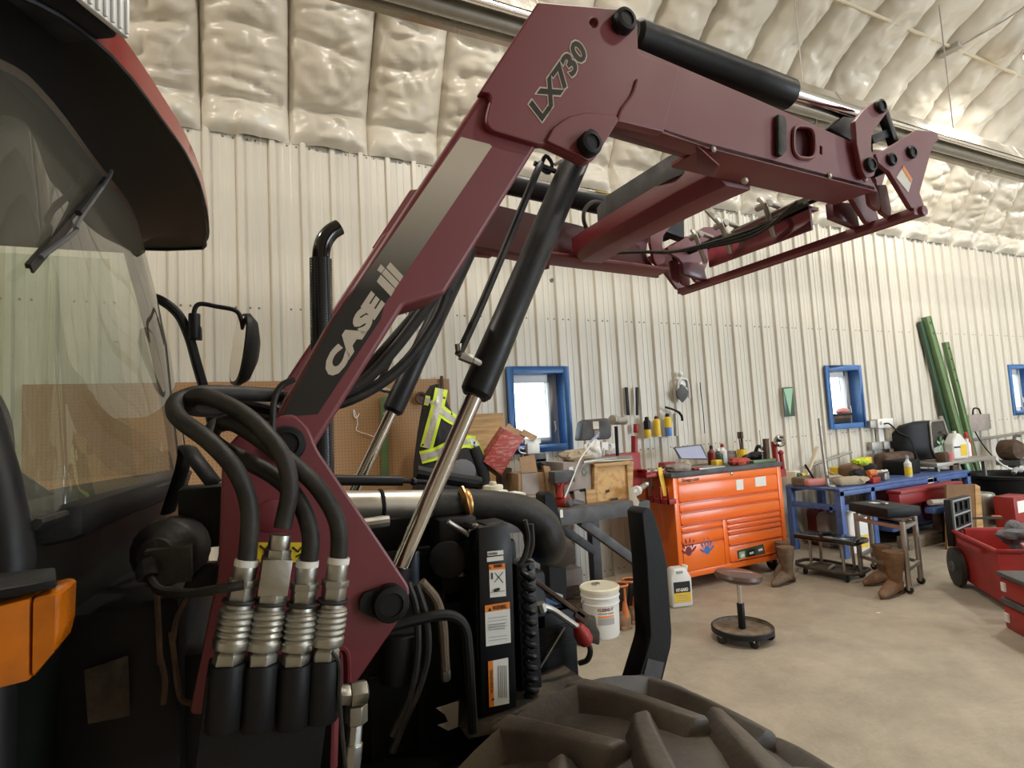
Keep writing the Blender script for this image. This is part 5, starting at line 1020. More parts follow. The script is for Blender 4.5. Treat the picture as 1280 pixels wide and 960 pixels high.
for q, m in ((((924, 690.5), (931, 688.5), (932, 698), (925, 700)), 'pale_green'), (((934, 688), (943, 686), (944, 695), (935, 698)), 'print_black'), (((945, 684), (953, 682), (955, 692), (946, 694)), 'bench_grey')): D(B().prism([P(a, c, yf - .006) for a, c in q], (0, .002, 0)), 'plate_square', m, ch, sm=0)
b = B(); b.beam(P(926.5, 695, yf - .0075), P(930.5, 693.5, yf - .0075), .001, .03); b.beam(P(937, 692, yf - .0075), P(942, 690.5, yf - .0075), .001, .02); b.beam(P(948, 688, yf - .0075), P(953, 686.5, yf - .0075), .001, .02); D(b, 'plate_mark', 'paper', ch, sm=0)
for x in (cx0 + .12, cx1 - .12):
    for y in (yf + .10, cy1 - .1):
        b = B(); b.lathe((x - .022, y, .062), (1, 0, 0), [(.045, 0), (.062, .006), (.062, .038), (.045, .044)], 20); D(b, 'caster', 'rubber', ch); b = B(); b.bb((x - .03, y - .03, .07), (x + .03, y + .03, .13)); D(b, 'caster_fork', 'dull_steel', ch)
# side rack with the yellow bar
sr = thing('side_tool_rack', 'orange magnetic tool holder on the left side of the orange chest', 'tool holder', P(831, 626, 4.3))
ys = 4.32; b = B(); b.bb(V(cx0 - .10, ys - .16, P(828, 628, ys).z), V(cx0 - .006, ys + .16, P(828, 622, ys).z)); 
for k in range(4): b.bb(V(cx0 - .10, ys - .16 + k*.1, P(828, 628, ys).z), V(cx0 - .085, ys - .14 + k*.1, P(828, 607, ys).z))
D(b, 'rack', 'red_plastic', sr, bevel=.003)
b = B(); b.beam(V(cx0 - .07, ys - .03, P(824, 584, ys).z), V(cx0 - .04, ys - .05, P(838, 618, ys).z), .05, .012); solo(b, 'yellow_scraper', 'yellow', 'yellow flat bar standing in the holder on the chest side', 'scraper', bevel=.003)
b = B(); b.cyl(V(cx0 - .08, ys + .1, P(820, 586, ys).z), V(cx0 - .08, ys + .1, P(820, 620, ys).z), .014, n=8); solo(b, 'steel_punch', 'dull_steel', 'grey steel punch beside the yellow bar in the holder', 'punch')
# ---- on the chest
ztop = cz1 + .045
def on(px, y): d = ray(px, 575); return d.x / d.y * y
lpt = thing('laptop', 'open silver laptop on the orange tool chest', 'laptop', (on(872, 4.4), 4.4, ztop))
b = B(); b.prism([P(842, 559.5, 4.5), P(877, 555.5, 4.5), P(886, 575, 4.42), P(850, 574, 4.42)], (0, .012, .002)); D(b, 'screen_lid', 'bench_grey', lpt, bevel=.002)
b = B(); b.prism([P(844.5, 560.5, 4.493), P(875.5, 557, 4.493), P(883.5, 573, 4.415), P(852, 573, 4.415)], (0, .003, .001)); D(b, 'screen', 'screen', lpt)
b = B(); b.bb((on(857, 4.40), 4.22, ztop), (on(889, 4.40), 4.42, ztop + .018)); D(b, 'keyboard_base', 'dull_steel', lpt, bevel=.003)
tr_ = thing('red_parts_tray', 'red metal tray of parts at the left end of the chest top', 'tray', (on(810, 4.5), 4.5, ztop))
b = B(); b.bb((cx0 - .22, 4.3, ztop - .03), (cx0 + .02, 4.72, ztop + .02)); b.bb((cx0 - .22, 4.3, ztop + .02), (cx0 - .2, 4.72, ztop + .05)); D(b, 'tray', 'red_paint', tr_, bevel=.006); b = B(); b.bb((cx0 - .22, 4.35, ztop + .02), (cx0 + .05, 4.42, ztop + .035)); D(b, 'steel_strip', 'dull_steel', tr_)
sack('grey_rag', 'grey_card', 'heap of grey rags at the front left of the chest top', [V(on(846, 4.32), 4.32, ztop + .03)], 0, (.13, .09, .05), 3)
sack('tan_rag', 'tan_cloth', 'tan rag beside the laptop base on the chest top', [V(on(858, 4.36), 4.36, ztop + .04)], 0, (.06, .05, .05), 13)
sack('orange_rag', 'red_cloth', 'crumpled red shop rag on the chest top in front of the bottles', [V(on(923, 4.32), 4.32, ztop + .035)], 0, (.15, .08, .045), 4)
b = B(); b.bb((on(830, 4.55), 4.55, ztop), (on(845, 4.55), 4.65, ztop + .07)); solo(b, 'red_pouch', 'faded_red', 'faded red pouch behind the grey rags on the chest', 'pouch', bevel=.012)
b = B(); b.cyl((on(866, 4.25), 4.25, ztop + .012), (on(880, 4.25), 4.27, ztop + .012), .014, n=8); solo(b, 'red_screwdriver', 'red_plastic', 'red handled screwdriver lying before the laptop', 'screwdriver')
def bottle(px, Y, h, r, m, cap, lab, cat='bottle', name='bottle', capr=.35, z=None, neck=.75):
    z = ztop if z is None else z; x = on(px, Y); t = thing(name, lab, cat, (x, Y, z))
    b = B(); b.lathe((0, 0, 0), (0, 0, 1), [(r*.9, 0), (r, .008), (r, h*neck*.85), (r*.45, h*neck), (r*capr, h*.86)], 16); b.done('bottle_body', MT[m], t); b = B(); b.lathe((0, 0, h*.82), (0, 0, 1), [(r*capr*1.2, 0), (r*capr*1.2, h*.12), (r*capr*.6, h*.18)], 12); b.done('cap', MT[cap], t); return t
bottle(890, 4.5, .21, .042, 'dark_red', 'black_paint', 'dark red bottle with black cap on the chest by the laptop')
bottle(898, 4.55, .17, .05, 'green_dark', 'white_plastic', 'dark squat bottle with white cap behind the dark red one')
bottle(904, 4.6, .21, .045, 'white_plastic', 'red_plastic', 'white squeeze bottle with a red tip on the chest')
b = B(); x = on(914, 4.6); b.lathe((x, 4.6, ztop), (0, 0, 1), [(.055, 0), (.06, .01), (.06, .09), (.055, .1), (.058, .102), (.058, .125), (0, .126)], 18); solo(b, 'plastic_jar', 'grey_card', 'wide grey jar with a lid right of the squeeze bottle', 'jar')
b = B(); x = on(898, 4.42); b.bb((x - .05, 4.40, ztop), (x + .04, 4.48, ztop + .06)); solo(b, 'yellow_box', 'yellow', 'small yellow box before the bottles on the chest', 'box', bevel=.01)
yb3 = thing('brush_tub', 'yellow tub holding dark brushes on the orange chest', 'tub', (on(928, 4.5), 4.5, ztop)); x = on(928, 4.5) * 0
b = B(); b.lathe((0, 0, 0), (0, 0, 1), [(.05, 0), (.052, .14), (.044, .14), (.04, .02)], 18); b.done('tub', MT['yellow'], yb3, sm=40)
for dx, dy in ((-.02, 0), (.015, .01), (0, -.02)): b = B(); b.cyl((dx * .3, dy, .03), (dx * 1.2, dy, .30), .007, n=6); b.box((dx * 1.2, dy, .29), (.03, .012, .07)); b.done('brush', MT['rust'], yb3)
ps = thing('rotary_saw', 'black power tool lying at the right part of the chest top', 'power tool', (on(945, 4.45), 4.45, ztop)); b = B(); b.ball((0, 0, .06), (.12, .06, .05)); b.tube([(-.1, 0, .06), (-.18, -.02, .05), (-.22, -.03, .02)], .03, 10); b.done('body', MT['black_satin'], ps); b = B(); b.cyl((.08, -.05, .05), (.08, .05, .05), .05, n=16); b.tube([(0, 0, .1), (.05, 0, .16), (.12, 0, .12)], .018, 8); b.done('head', MT['black_satin'], ps)
b = B(); b.bb((on(940, 4.3), 4.28, ztop), (on(968, 4.3), 4.34, ztop + .03)); solo(b, 'green_file', 'green_paint', 'pale green flat file on the front right edge of the chest', 'file', bevel=.004)
b = B(); b.bb((on(957, 4.33), 4.31, ztop), (on(961.5, 4.33), 4.35, ztop + .24)); solo(b, 'brown_post', 'rust', 'dark upright post at the right rear of the chest top', 'post', bevel=.004)
b = B(); b.cyl((on(953, 4.4), 4.4, ztop), (on(953, 4.4), 4.4, ztop + .33), .006, n=6); solo(b, 'steel_rod', 'dull_steel', 'thin steel rod standing beside the dark post', 'rod')
rp = thing('red_stand', 'red post with a silver hand wheel beside the orange chest', 'stand', P(972, 590, 4.4)); b = B(); b.cyl(P(967, 552, 4.45), P(970, 577, 4.45), .03, n=12); D(b, 'post', 'red_paint', rp); b = B(); b.lathe(P(974, 551, 4.4), (-.3, -1, .0), [(.045, -.015), (.068, 0), (.068, .02), (.05, .03), (.02, .02), (0, .02)], 24); D(b, 'hand_wheel', 'chrome', rp); b = B(); b.lathe(P(974, 551, 4.38), (-.3, -1, 0), [(.02, .01), (.012, .03)], 10); b.box(P(974, 551, 4.375), (.075, .01, .014)); D(b, 'wheel_spoke', 'black_paint', rp); b = B(); b.cyl(P(976, 566, 4.3), P(979, 590, 4.3), .022, n=10); b.ball(P(976, 566, 4.3), .03, 10, 7); b.bb(V(cx1, 4.28, .92), V(P(979, 590, 4.3).x + .02, 4.46, 1.0)); D(b, 'lever', 'red_paint', rp)
# ---- on the floor by the bench
bk = thing('pail', 'white plastic pail with a red lettered label on the floor by the front cover', 'pail', PZ(753, 792, 0)); s = 1.0
rB = .142; hB = .36
b = B(); b.lathe((0, 0, 0), (0, 0, 1), [(rB*.90, 0), (rB*.92, .01), (rB*.985, hB*.66), (rB*1.03, hB*.67), (rB*1.03, hB*.685), (rB*.99, hB*.69), (rB, hB*.80), (rB*1.05, hB*.81), (rB*1.05, hB*.83), (rB*1.0, hB*.84), (rB*1.02, hB*.93)], 40); b.done('pail_body', MT['white_plastic'], bk)
b = B(); b.lathe((0, 0, hB*.92), (0, 0, 1), [(rB*1.06, 0), (rB*1.07, .022), (rB*1.0, .03), (rB*.95, .024), (rB*.0, .022)], 40); ld = b.done('lid', MT['cream_plastic'], bk)
b = B(); b.lathe((.0, .05, hB*.92 + .022), (0, 0, 1), [(.033, 0), (.033, .012), (.026, .013), (.024, .006), (0, .006)], 18); b.done('spout_cap', MT['dull_steel'], ld)
dv = Vector((0, 0, 0)) - bk.location; a0 = math.atan2(dv.y, dv.x) + .28
def cyl_label(parent, r, a_c, half, z0, z1, m, name, r1=None, n=10):
    vs = []; r1 = r1 or r
    for i in range(n + 1):
        a = a_c - half + 2 * half * i / n; vs += [(r*math.cos(a), r*math.sin(a), z0), (r1*math.cos(a), r1*math.sin(a), z1)]
    return B().add(vs, [(2*i, 2*i+2, 2*i+3, 2*i+1) for i in range(n)]).done(name, MT[m], parent, sm=60)
lbp = cyl_label(bk, rB*.945, a0, .55, .10, .24, 'paper', 'label', rB*.985); cyl_label(bk, rB*.955, a0, .48, .105, .155, 'print_grey', 'label_photo', rB*.97); cyl_label(bk, rB*.976, a0, .46, .160, .172, 'label_orange', 'label_band', rB*.976)
def cyl_text(parent, s, r, a_c, half, z0, h, m, name):
    me = text(name, s, V(0, 0, 0), V(1, 0, 0), V(0, 0, 1), 1.0, h, MT[m], None, bold=.03, thick=.0).data
    for v in me.vertices:
        a = a_c - half + 2 * half * v.co.x; v.co = Vector((r*math.cos(a), r*math.sin(a), z0 + v.co.z))
    o = bpy.data.objects[name] if False else [q for q in C.objects if q.data == me][0]; o.parent = parent; return o
cyl_text(bk, 'KLEENS-IT', rB*.992, a0, .44, .205, .022, 'red_paint', 'label_lettering'); cyl_text(bk, 'HEAVY DUTY CLEANER', rB*.988, a0, .44, .183, .010, 'dark_red', 'label_small_lettering')
b = B(); pts = []
for k in range(17): a = a0 + PI/2 + .35 + PI * k / 16; pts.append(V(rB*1.07*math.cos(a), rB*1.07*math.sin(a), hB*.76 - .16 * math.sin(PI*k/16)))
b.tube([(p.x, p.y, p.z) for p in pts], .0035, 6, 2); b.done('wire_handle', MT['dull_steel'], bk)
def rubber_boot(px, py, lab, rz=0):
    t = thing('rubber_boot', lab, 'boot', PZ(px, py, 0), rz, 'orange trimmed rubber boots by the white pail')
    b = B(); b.tube([(0, 0, .10), (0, .01, .20), (0, .0, .28)], [.052, .056, .062], 16, 6); b.done('shaft', MT['rubber'], t)
    b = B(); b.tube([(0, 0, .27), (0, 0, .325)], [.062, .066], 18, 1); b.done('shaft_collar', MT['rubber'], t)
    b = B(); b.lathe((0, 0, .322), (0, 0, 1), [(.067, -.005), (.070, .005), (.064, .012), (.055, .0), (.045, -.04), (.0, -.06)], 20); b.done('rim', MT['boot_orange'], t)
    b = B(); b.tube([(0, -.066, .31), (0, -.064, .25), (0, -.064, .20)], .010, 8, 3); b.tube([(0, -.056, .21), (0, -.055, .15), (0, -.055, .09)], [.014, .024, .026], 10, 4); b.done('back_strip', MT['boot_orange'], t)
    b = B(); b.tube([(0, -.01, .13), (0, -.02, .08), (0, -.02, .03)], [.054, .06, .058], 16, 4); b.tube([(0, -.02, .055), (0, .07, .05), (0, .16, .04), (0, .20, .035)], [.055, .056, .05, .025], 14, 5, flat=.85); b.done('foot', MT['boot_dirt'], t)
    b = B(); b.bb((-.05, -.075, 0), (.05, .0, .03)); b.bb((-.052, .05, 0), (.052, .20, .02)); b.done('sole', MT['boot_dirt'], t, bevel=.008); return t
rubber_boot(778, 784, 'orange and black rubber boot standing nearer the pail', -.05); rubber_boot(791, 777, 'orange and black rubber boot standing nearer the black guard bar', -.1)
jg = thing('oil_jug', 'white oil jug with black and yellow label beside the guard bar', 'jug', PZ(850, 757, 0), -.25)
b = B(); b.prism([V(-.095, -.06, 0), V(.095, -.06, 0), V(.098, -.06, .24), V(.05, -.06, .325), V(-.06, -.06, .325), V(-.095, -.06, .26)], (0, .12, 0)); b.done('jug_body', MT['white_plastic'], jg, bevel=.018, seg=3)
b = B(); b.bb((-.045, -.066, .285), (.02, -.05, .308)); b.done('grip_hole', MT['print_grey'], jg, bevel=.006); b = B(); b.cyl((.06, 0, .28), (.075, 0, .335), .025, n=14); b.done('cap', MT['white_plastic'], jg)
for z0, z1, m in ((.045, .125, 'yellow'), (.125, .215, 'print_black')): b = B(); b.bb((-.075, -.0625, z0), (.075, -.06, z1)); b.done('label', MT[m], jg, sm=0)
text('label_lettering', 'HY-GARD', V(-.055, -.0632, .135), V(1, 0, 0), V(0, 0, 1), .11, .028, MT['paper'], jg, bold=.04, thick=.0005, world=False)
b = B()
for k in range(3): b.bb((-.05, -.0635, .06 + k*.02), (.05, -.0625, .064 + k*.02))
b.done('label_print', MT['print_grey'], jg, sm=0)
# scrap under the bench
random.seed(4)
for k, (lab, a, c, z, m) in enumerate((('long weathered plank lying low under the bench', (1.9, 4.05), (3.0, 4.45), .03, 'old_wood'), ('weathered plank lying across the long one under the bench', (2.0, 4.5), (2.9, 4.1), .09, 'old_wood'), ('short dark timber on top of the scrap under the bench', (2.1, 4.35), (2.7, 4.4), .15, 'rust'))): b = B(); b.beam((*a, z), (*c, z), .16, .05); solo(b, 'scrap_plank', m, lab, 'plank', 'planks under the bench', bevel=.005)
b = B(); b.box((2.28, 3.78, .09), (.26, .22, .17), rotz(.4)); solo(b, 'dirty_block', 'dusty', 'dirty brown block on the floor behind the pail', 'block', bevel=.02)
b = B(); b.box((2.55, 4.62, .15), (.5, .2, .3), rotz(.1)); solo(b, 'grey_chunk', 'grey_card', 'dusty grey slab standing at the wall under the bench', 'slab', bevel=.03)
# ---- roller stool
sp = PZ(928, 786, .07); sp.z = 0
st = thing('roller_stool', 'round padded mechanic stool on casters with a tray base', 'stool', sp)
b = B(); b.lathe((0, 0, .435), (.10, -.05, 1), [(.0, -.035), (.10, -.035), (.155, -.015), (.165, .005), (.155, .028), (.10, .038), (0, .040)], 32); seat = b.done('seat', MT['leather'] if False else MT['dark_red'], st)
seat.data.materials[0] = mat('stool_vinyl', (.10, .055, .045), .35, var=.3, vscale=8)
b = B(); b.tube([(-.09, .05, .478), (-.02, -.005, .475), (.07, -.07, .464)], .006, 6, 3); b.done('worn_stripe', MT['grey_card'], seat)
b = B(); b.cyl((0, 0, .24), (0, 0, .40), .016, n=14); b.done('gas_post', MT['chrome'], st); b = B(); b.cyl((0, 0, .07), (0, 0, .25), .026, n=14); b.done('post_cover', MT['black_paint'], st, bevel=.003)
b = B(); b.lathe((0, 0, .07), (0, 0, 1), [(0, .006), (.195, .002), (.20, .022), (.208, .022), (.208, -.012), (.19, -.012), (0, -.008)], 40); b.done('tray_base', MT['stool_tray'], st); b = B(); b.lathe((0, 0, .07), (0, 0, 1), [(.205, -.014), (.213, -.010), (.213, .02), (.205, .026), (.198, .018)], 40, caps=False); b.done('tray_rim', MT['black_paint'], st)
for k in range(5):
    a = 2*PI*k/5 + .55; c = V(.185*math.cos(a), .185*math.sin(a), 0); b = B(); b.lathe(c + V(-.014, 0, .032), (1, .3, 0), [(.022, 0), (.032, .004), (.032, .024), (.022, .028)], 14); cs = b.done('caster', MT['rubber'], st); b = B(); b.prism([c + V(-.028, -.012, .058), c + V(.028, -.012, .058), c + V(.0, -.012, .022)], (0, .024, 0)); b.done('caster_fork', MT['dull_steel'], cs)
# ---- cowboy boots
def cowboy(loc, rz, lab, m, s=1.0, grp=None):
    t = thing('cowboy_boot', lab, 'boot', loc, rz, grp)
    b = B(); b.tube([(0, 0, .07*s), (0, 0, .16*s), (.0, 0, .26*s), (0, 0, .33*s)], [.056*s, .066*s, .088*s, .095*s], 18, 6, flat=.8); b.done('shaft', MT[m], t)
    b = B(); b.tube([(.01*s, 0, .10*s), (-.01*s, 0, .07*s), (-.02*s, 0, .055*s)], [.056*s, .054*s, .05*s], 14, 4); b.tube([(.015*s, 0, .07*s), (-.06*s, 0, .065*s), (-.14*s, 0, .045*s), (-.215*s, 0, .032*s), (-.245*s, 0, .025*s)], [.055*s, .054*s, .046*s, .032*s, .012*s], 16, 6, flat=.82); b.ball((.015*s, 0, .06*s), (.055*s, .045*s, .05*s)); b.done('foot', MT[m], t)
    b = B(); b.prism([V(.02, -.035, 0) * s, V(-.08, -.045, 0) * s, V(-.19, -.035, 0) * s, V(-.25, 0, 0) * s, V(-.19, .035, 0) * s, V(-.08, .045, 0) * s, V(.02, .035, 0) * s], (0, 0, .016 * s)); b.bb(V(.0, -.035, 0) * s, V(.065, .035, .04) * s); b.done('sole', MT['rust'], t, bevel=.004)
    b = B(); b.lathe((0, 0, .325*s), (0, 0, 1), [(.078*s, 0), (.082*s, .006*s), (.074*s, .006*s), (.06*s, -.05*s), (0, -.07*s)], 18); b.done('shaft_opening', MT['rust'], t)
    return t
cowboy(PZ(981, 727, 0) + V(0, -.04, 0), .1, 'brown cowboy boot standing by the orange chest behind the stool', 'leather_grey', 1.0, 'cowboy boots by the orange chest')
cowboy(PZ(976, 719, 0) + V(.06, .0, 0), .3, 'brown cowboy boot half hidden behind its mate by the orange chest', 'leather_grey', .95, 'cowboy boots by the orange chest')
cowboy(PZ(1121, 742, 0), .1, 'tan cowboy boot standing before the front leg of the steel stand', 'leather', 1.08, 'cowboy boots by the steel stand'); cowboy(PZ(1121, 736, 0) + V(.10, .16, 0), -.15, 'tan cowboy boot behind its mate under the steel stand', 'leather', 1.02, 'cowboy boots by the steel stand')
# ---- creeper seat
cpx = V(5.16, 3.80, 0); cs_ = thing('creeper_seat', 'low black padded roller seat with tool tray near the blue bench', 'roller seat', cpx, PI / 2 + .12)
b = B(); b.box((0, 0, .36), (.60, .26, .05)); b.done('seat_pad', MT['black_gloss'], cs_, bevel=.016)
for x in (-.16, .16):
    for y in (-.09, .09): b = B(); b.cyl((x, y, .08), (x * .95, y, .34), .014, n=8); b.done('leg', MT['dull_steel'], cs_)
b = B(); b.tube([(-.27, -.14, .085), (.27, -.16, .085), (.28, .14, .085), (-.26, .15, .085), (-.27, -.14, .085)], .016, 8, 3); b.bb((-.21, -.13, .07), (.22, .13, .078)); b.done('tray_frame', MT['dusty'], cs_)
for x, y in ((-.2, -.13), (.2, -.13), (-.2, .13), (.2, .13)): b = B(); b.lathe((x - .012, y, .033), (1, 0, 0), [(.02, 0), (.033, .004), (.033, .02), (.02, .024)], 14); b.done('caster', MT['rubber'], cs_)
b = B(); b.cyl(cpx + V(-.12, -.05, .095), cpx + V(.02, .0, .095), .014, n=8); solo(b, 'tray_wrench', 'dull_steel', 'steel wrench in the tray of the low roller seat', 'wrench')
b = B(); b.tube([cpx + V(-.12, 0, .395), cpx + V(-.05, .06, .40), cpx + V(.05, .02, .395), cpx + V(.0, -.06, .395)], .016, 8); solo(b, 'black_strap', 'black_cloth', 'dark strap coiled on the low roller seat', 'strap')
# ---- steel stand with black case
sd = V(5.11, 3.09, 0); sdt = thing('steel_stand', 'worn steel frame stand on small wheels carrying a black case', 'stand', sd)
z1 = .60
LG = [(.19, .52), (.03, .0), (.54, .62), (.38, .10)]
for k, (x, y) in enumerate(LG): b = B(); b.cyl((x, y, .03), (x, y, z1), .022, n=10); b.done('leg', MT['dull_steel'], sdt); b = B(); b.lathe((x - .015, y, .032), (1, 0, 0), [(.02, 0), (.032, .004), (.032, .026), (.02, .03)], 14); b.done('caster', MT['rubber'], sdt)
for z in (z1 - .05, .20): 
    for i, j in ((0, 1), (1, 3), (3, 2), (2, 0)): b = B(); b.beam((*LG[i], z), (*LG[j], z), .03, .03); b.done('cross_bar', MT['dull_steel'], sdt)
b = B(); b.prism([V(*LG[0], z1), V(*LG[1], z1), V(*LG[3], z1), V(*LG[2], z1)], (0, 0, .012)); b.done('top_plate', MT['rust'], sdt)
ck = thing('black_case', 'large black tool case lying on top of the steel stand', 'tool case', sd + V(.28, .31, z1 + .012), math.atan2(-.52, -.16) + PI)
b = B(); b.box((0, 0, .045), (.48, .34, .085)); b.done('case_shell', MT['black_satin'], ck, bevel=.012); b = B(); b.bb((-.18, -.19, .03), (.10, -.178, .06)); b.done('case_handle', MT['black_satin'], ck, bevel=.004); b = B(); b.bb((.05, -.02, .088), (.13, .04, .0895)); b.done('paper_sticker', MT['paper'], ck)
b = B(); b.box((-.02, .0, .1), (.06, .03, .012)); b.done('latch', MT['dull_steel'], ck)
# ---- blue steel bench
bl = thing('blue_workbench', 'blue steel bench with cluttered top along the back wall', 'workbench', (7.2, 4.5, 0)); zb = .74; xA, xB_ = 5.82, 8.35; yA, yB_ = 4.12, 4.80
b = B(); b.bb((xA, yA, zb - .03), (xB_, yB_, zb)); D(b, 'bench_top', 'blue_bench', bl, bevel=.004)
for y in (yA, yB_ - .04): b = B(); b.bb((xA, y, zb - .08), (xB_, y + .04, zb - .03)); D(b, 'apron', 'blue_bench', bl, bevel=.004)
for x in (xA, 6.35, 7.55, xB_ - .07):
    for y in (yA, yB_ - .07): b = B(); b.bb((x, y, 0), (x + .07, y + .07, zb - .03)); D(b, 'leg', 'blue_bench', bl, bevel=.004)
b = B(); b.bb((xA, yA + .1, .48), (6.4, yA + .14, .54)); b.bb((6.75, yA + .05, .16), (xB_, yB_, .19)); D(b, 'shelf', 'blue_bench', bl)
b = B(); b.bb((7.2, 4.5, .2), (8.2, 4.6, .74)); D(b, 'back_panel', 'dark_red', bl)
b = B(); b.bb((xA, yA + .07, .50), (xA + .04, yB_ - .07, .56)); D(b, 'end_rail', 'blue_bench', bl, bevel=.003)
# cluttered bench top, thing by thing
def onb(px, Y): d = ray(px, 600); return d.x / d.y * Y
zt = zb
for (nm, m, lab, cat, px, Y, size, rot, zz_, bev) in (
  ('brown_pouch', 'leather', 'brown leather pouch heaped mid way on the blue bench', 'pouch', 1065, 4.5, (.34, .2, .2), .3, .0, .05),
  ('tool_roll', 'tan_cloth', 'tan canvas roll at the front of the blue bench', 'tool roll', 1060, 4.25, (.32, .14, .10), -.3, 0, .04),
  ('wood_wedge', 'old_wood', 'dark wood wedge at the left end of the blue bench', 'wedge', 1005, 4.64, (.30, .16, .10), .2, 0, .02),
  ('pink_pad', 'pink_cloth', 'dusty pink pad beside the dark wood wedge', 'pad', 1018, 4.50, (.26, .16, .08), -.4, 0, .03),
  ('red_block', 'red_plastic', 'small red plastic box at the front edge of the blue bench', 'box', 1090, 4.2, (.16, .12, .07), .1, 0, .012),
  ('black_machine', 'black_satin', 'black boxy machine near the right end of the blue bench', 'machine', 1128, 4.5, (.34, .3, .18), .1, 0, .02),
  ('dark_hood', 'rust', 'sloping dark rusty cover behind the black machine', 'cover', 1120, 4.66, (.62, .2, .26), 0, 0, .06),
  ('black_roll', 'black_cloth', 'black cloth roll behind the brown pouch', 'roll', 1088, 4.55, (.2, .16, .17), .5, 0, .05),
  ('yellow_tin', 'yellow', 'yellow square tin behind the roll of cloth', 'tin', 1084, 4.65, (.13, .1, .24), .1, 0, .01),
  ('yellow_case', 'label_yellow', 'small yellow carton left of the brown pouch', 'carton', 1046, 4.6, (.11, .1, .17), .1, 0, .01),
  ('green_can', 'green_dark', 'small dark green can at the left end of the blue bench', 'can', 997, 4.72, (.10, .10, .14), .2, 0, .03),
  ('tan_carton', 'cream_plastic', 'small cream box beside the dark green can', 'box', 992, 4.76, (.12, .12, .16), .2, 0, .012),
  ('gold_can', 'yellow', 'little gold tin right of the dark green can', 'tin', 1003, 4.72, (.07, .07, .13), 0, 0, .02),
  ('grey_vise', 'dull_steel', 'grey steel block with a lever mid way along the blue bench front', 'block', 1103, 4.28, (.16, .12, .10), .3, 0, .02)):
    b = B(); b.box((0, 0, size[2]/2), size); o = b.done(nm, MT[m], None, bevel=bev, seg=3); o.location = (onb(px, Y), Y, zt); o.rotation_euler = (0, 0, rot); tag(o, lab, cat)
sack('hivis_glove', 'hivis', 'bright yellow green glove lying on the blue bench heap', [V(onb(1078, 4.42), 4.42, zt + .22)], 0, (.13, .08, .05), 21)
sack('black_glove', 'black_cloth', 'black glove in front of the yellow green one', [V(onb(1073, 4.32), 4.32, zt + .10)], 0, (.15, .08, .07), 22)
sack('tan_glove', 'tan_cloth', 'pale tan glove at the front of the bench by the tan roll', [V(onb(1078, 4.18), 4.18, zt + .05)], 0, (.12, .06, .045), 23)
dt = thing('cordless_drill', 'orange and black drill with silver chuck on the blue bench', 'drill', (onb(1090, 4.22), 4.22, zt + .11)); b = B(); b.tube([(-.06, 0, 0), (.04, 0, 0), (.08, 0, 0)], [.035, .04, .03], 12); b.cyl((-.03, 0, -.01), (-.05, 0, -.1), .022, n=10); b.done('body', MT['boot_orange'], dt); b = B(); b.cyl((.08, 0, 0), (.25, -.02, 0), .022, n=12); b.done('chuck', MT['chrome'], dt)
b = B(); b.beam((onb(1033, 4.45), 4.45, zt + .16), (onb(1062, 4.25), 4.2, zt + .04), .03, .03); solo(b, 'wooden_stick', 'plywood', 'pale wooden handle slanting across the bench heap', 'handle', bevel=.01)
b = B(); b.beam((onb(1008, 4.6), 4.6, zt + .24), (onb(1022, 4.5), 4.5, zt), .03, .02); solo(b, 'black_lever', 'black_satin', 'black flat lever leaning left of the tall steel rod', 'lever', bevel=.004)
t = bottle(1134, 4.25, .26, .04, 'white_plastic', 'screen', 'white and yellow bottle at the front edge of the blue bench', z=zt); b = B(); b.lathe((0, 0, .02), (0, 0, 1), [(.041, 0), (.041, .1)], 16); b.done('yellow_label', MT['label_yellow'], t)
b = B(); b.beam((onb(1003, 4.70), 4.70, zt - .01), (onb(1026, 4.72), 4.72, zt + .42), .05, .03); solo(b, 'pale_paddle', 'tan_clear', 'pale translucent paddle leaning at the left end of the blue bench', 'paddle', bevel=.01)
# tall rod with hook and long bars along the bench
b = B(); b.tube([P(1024, 523, 4.2), P(1029, 565, 4.18), P(1034, 600, 4.16), P(1036, 607, 4.16), P(1043, 608, 4.16)], .018, 8, 4); b.cyl(P(1035, 596, 4.1), P(1049, 595, 4.1), .016, n=8); solo(b, 'steel_hook_bar', 'dull_steel', 'tall pale steel bar with hooked foot leaning on the blue bench', 'bar')
b = B(); b.cyl((onb(1008, 4.82), 4.82, zt + .17), (onb(1068, 4.82), 4.82, zt + .30), .014, n=8); solo(b, 'wall_pipe', 'dull_steel', 'thin steel pipe running along the wall behind the blue bench', 'pipe')
# jerrycans and gear below the blue bench
def can(px, py, lab, m, h=.40, lbl=None, w_=.24):
    p = PZ(px, py, 0); t = thing('jerrycan', lab, 'jug', p, -.2); b = B(); b.prism([V(-w_/2, -.08, 0), V(w_/2, -.08, 0), V(w_/2, -.08, h*.78), V(w_*.3, -.08, h*.95), V(-w_*.35, -.08, h*.95), V(-w_/2, -.08, h*.8)], (0, .18, 0)); b.done('can_body', MT[m], t, bevel=.025, seg=3)
    b = B(); b.tube([(-w_*.3, 0, h*.90), (-w_*.2, 0, h*1.05), (w_*.15, 0, h*1.05), (w_*.3, 0, h*.9)], .018, 8); b.done('handle', MT[m], t); b = B(); b.cyl((w_*.38, 0, h*.84), (w_*.44, 0, h*.95), .025, n=12); b.done('cap', MT[m], t)
    if lbl: b = B(); b.bb((-.07, -.0825, .06), (.08, -.08, .20)); b.done('label', MT[lbl], t)
can(1072, 690, 'large white jerrycan with yellow label beside the blue bench leg', 'white_plastic', .48, 'yellow', .32); can(1041, 683, 'pale grey jerrycan in the dark under the left bench end', 'grey_card', .42); can(1029, 680, 'dark brown jug left of the pale grey jerrycan', 'dark_red', .44)
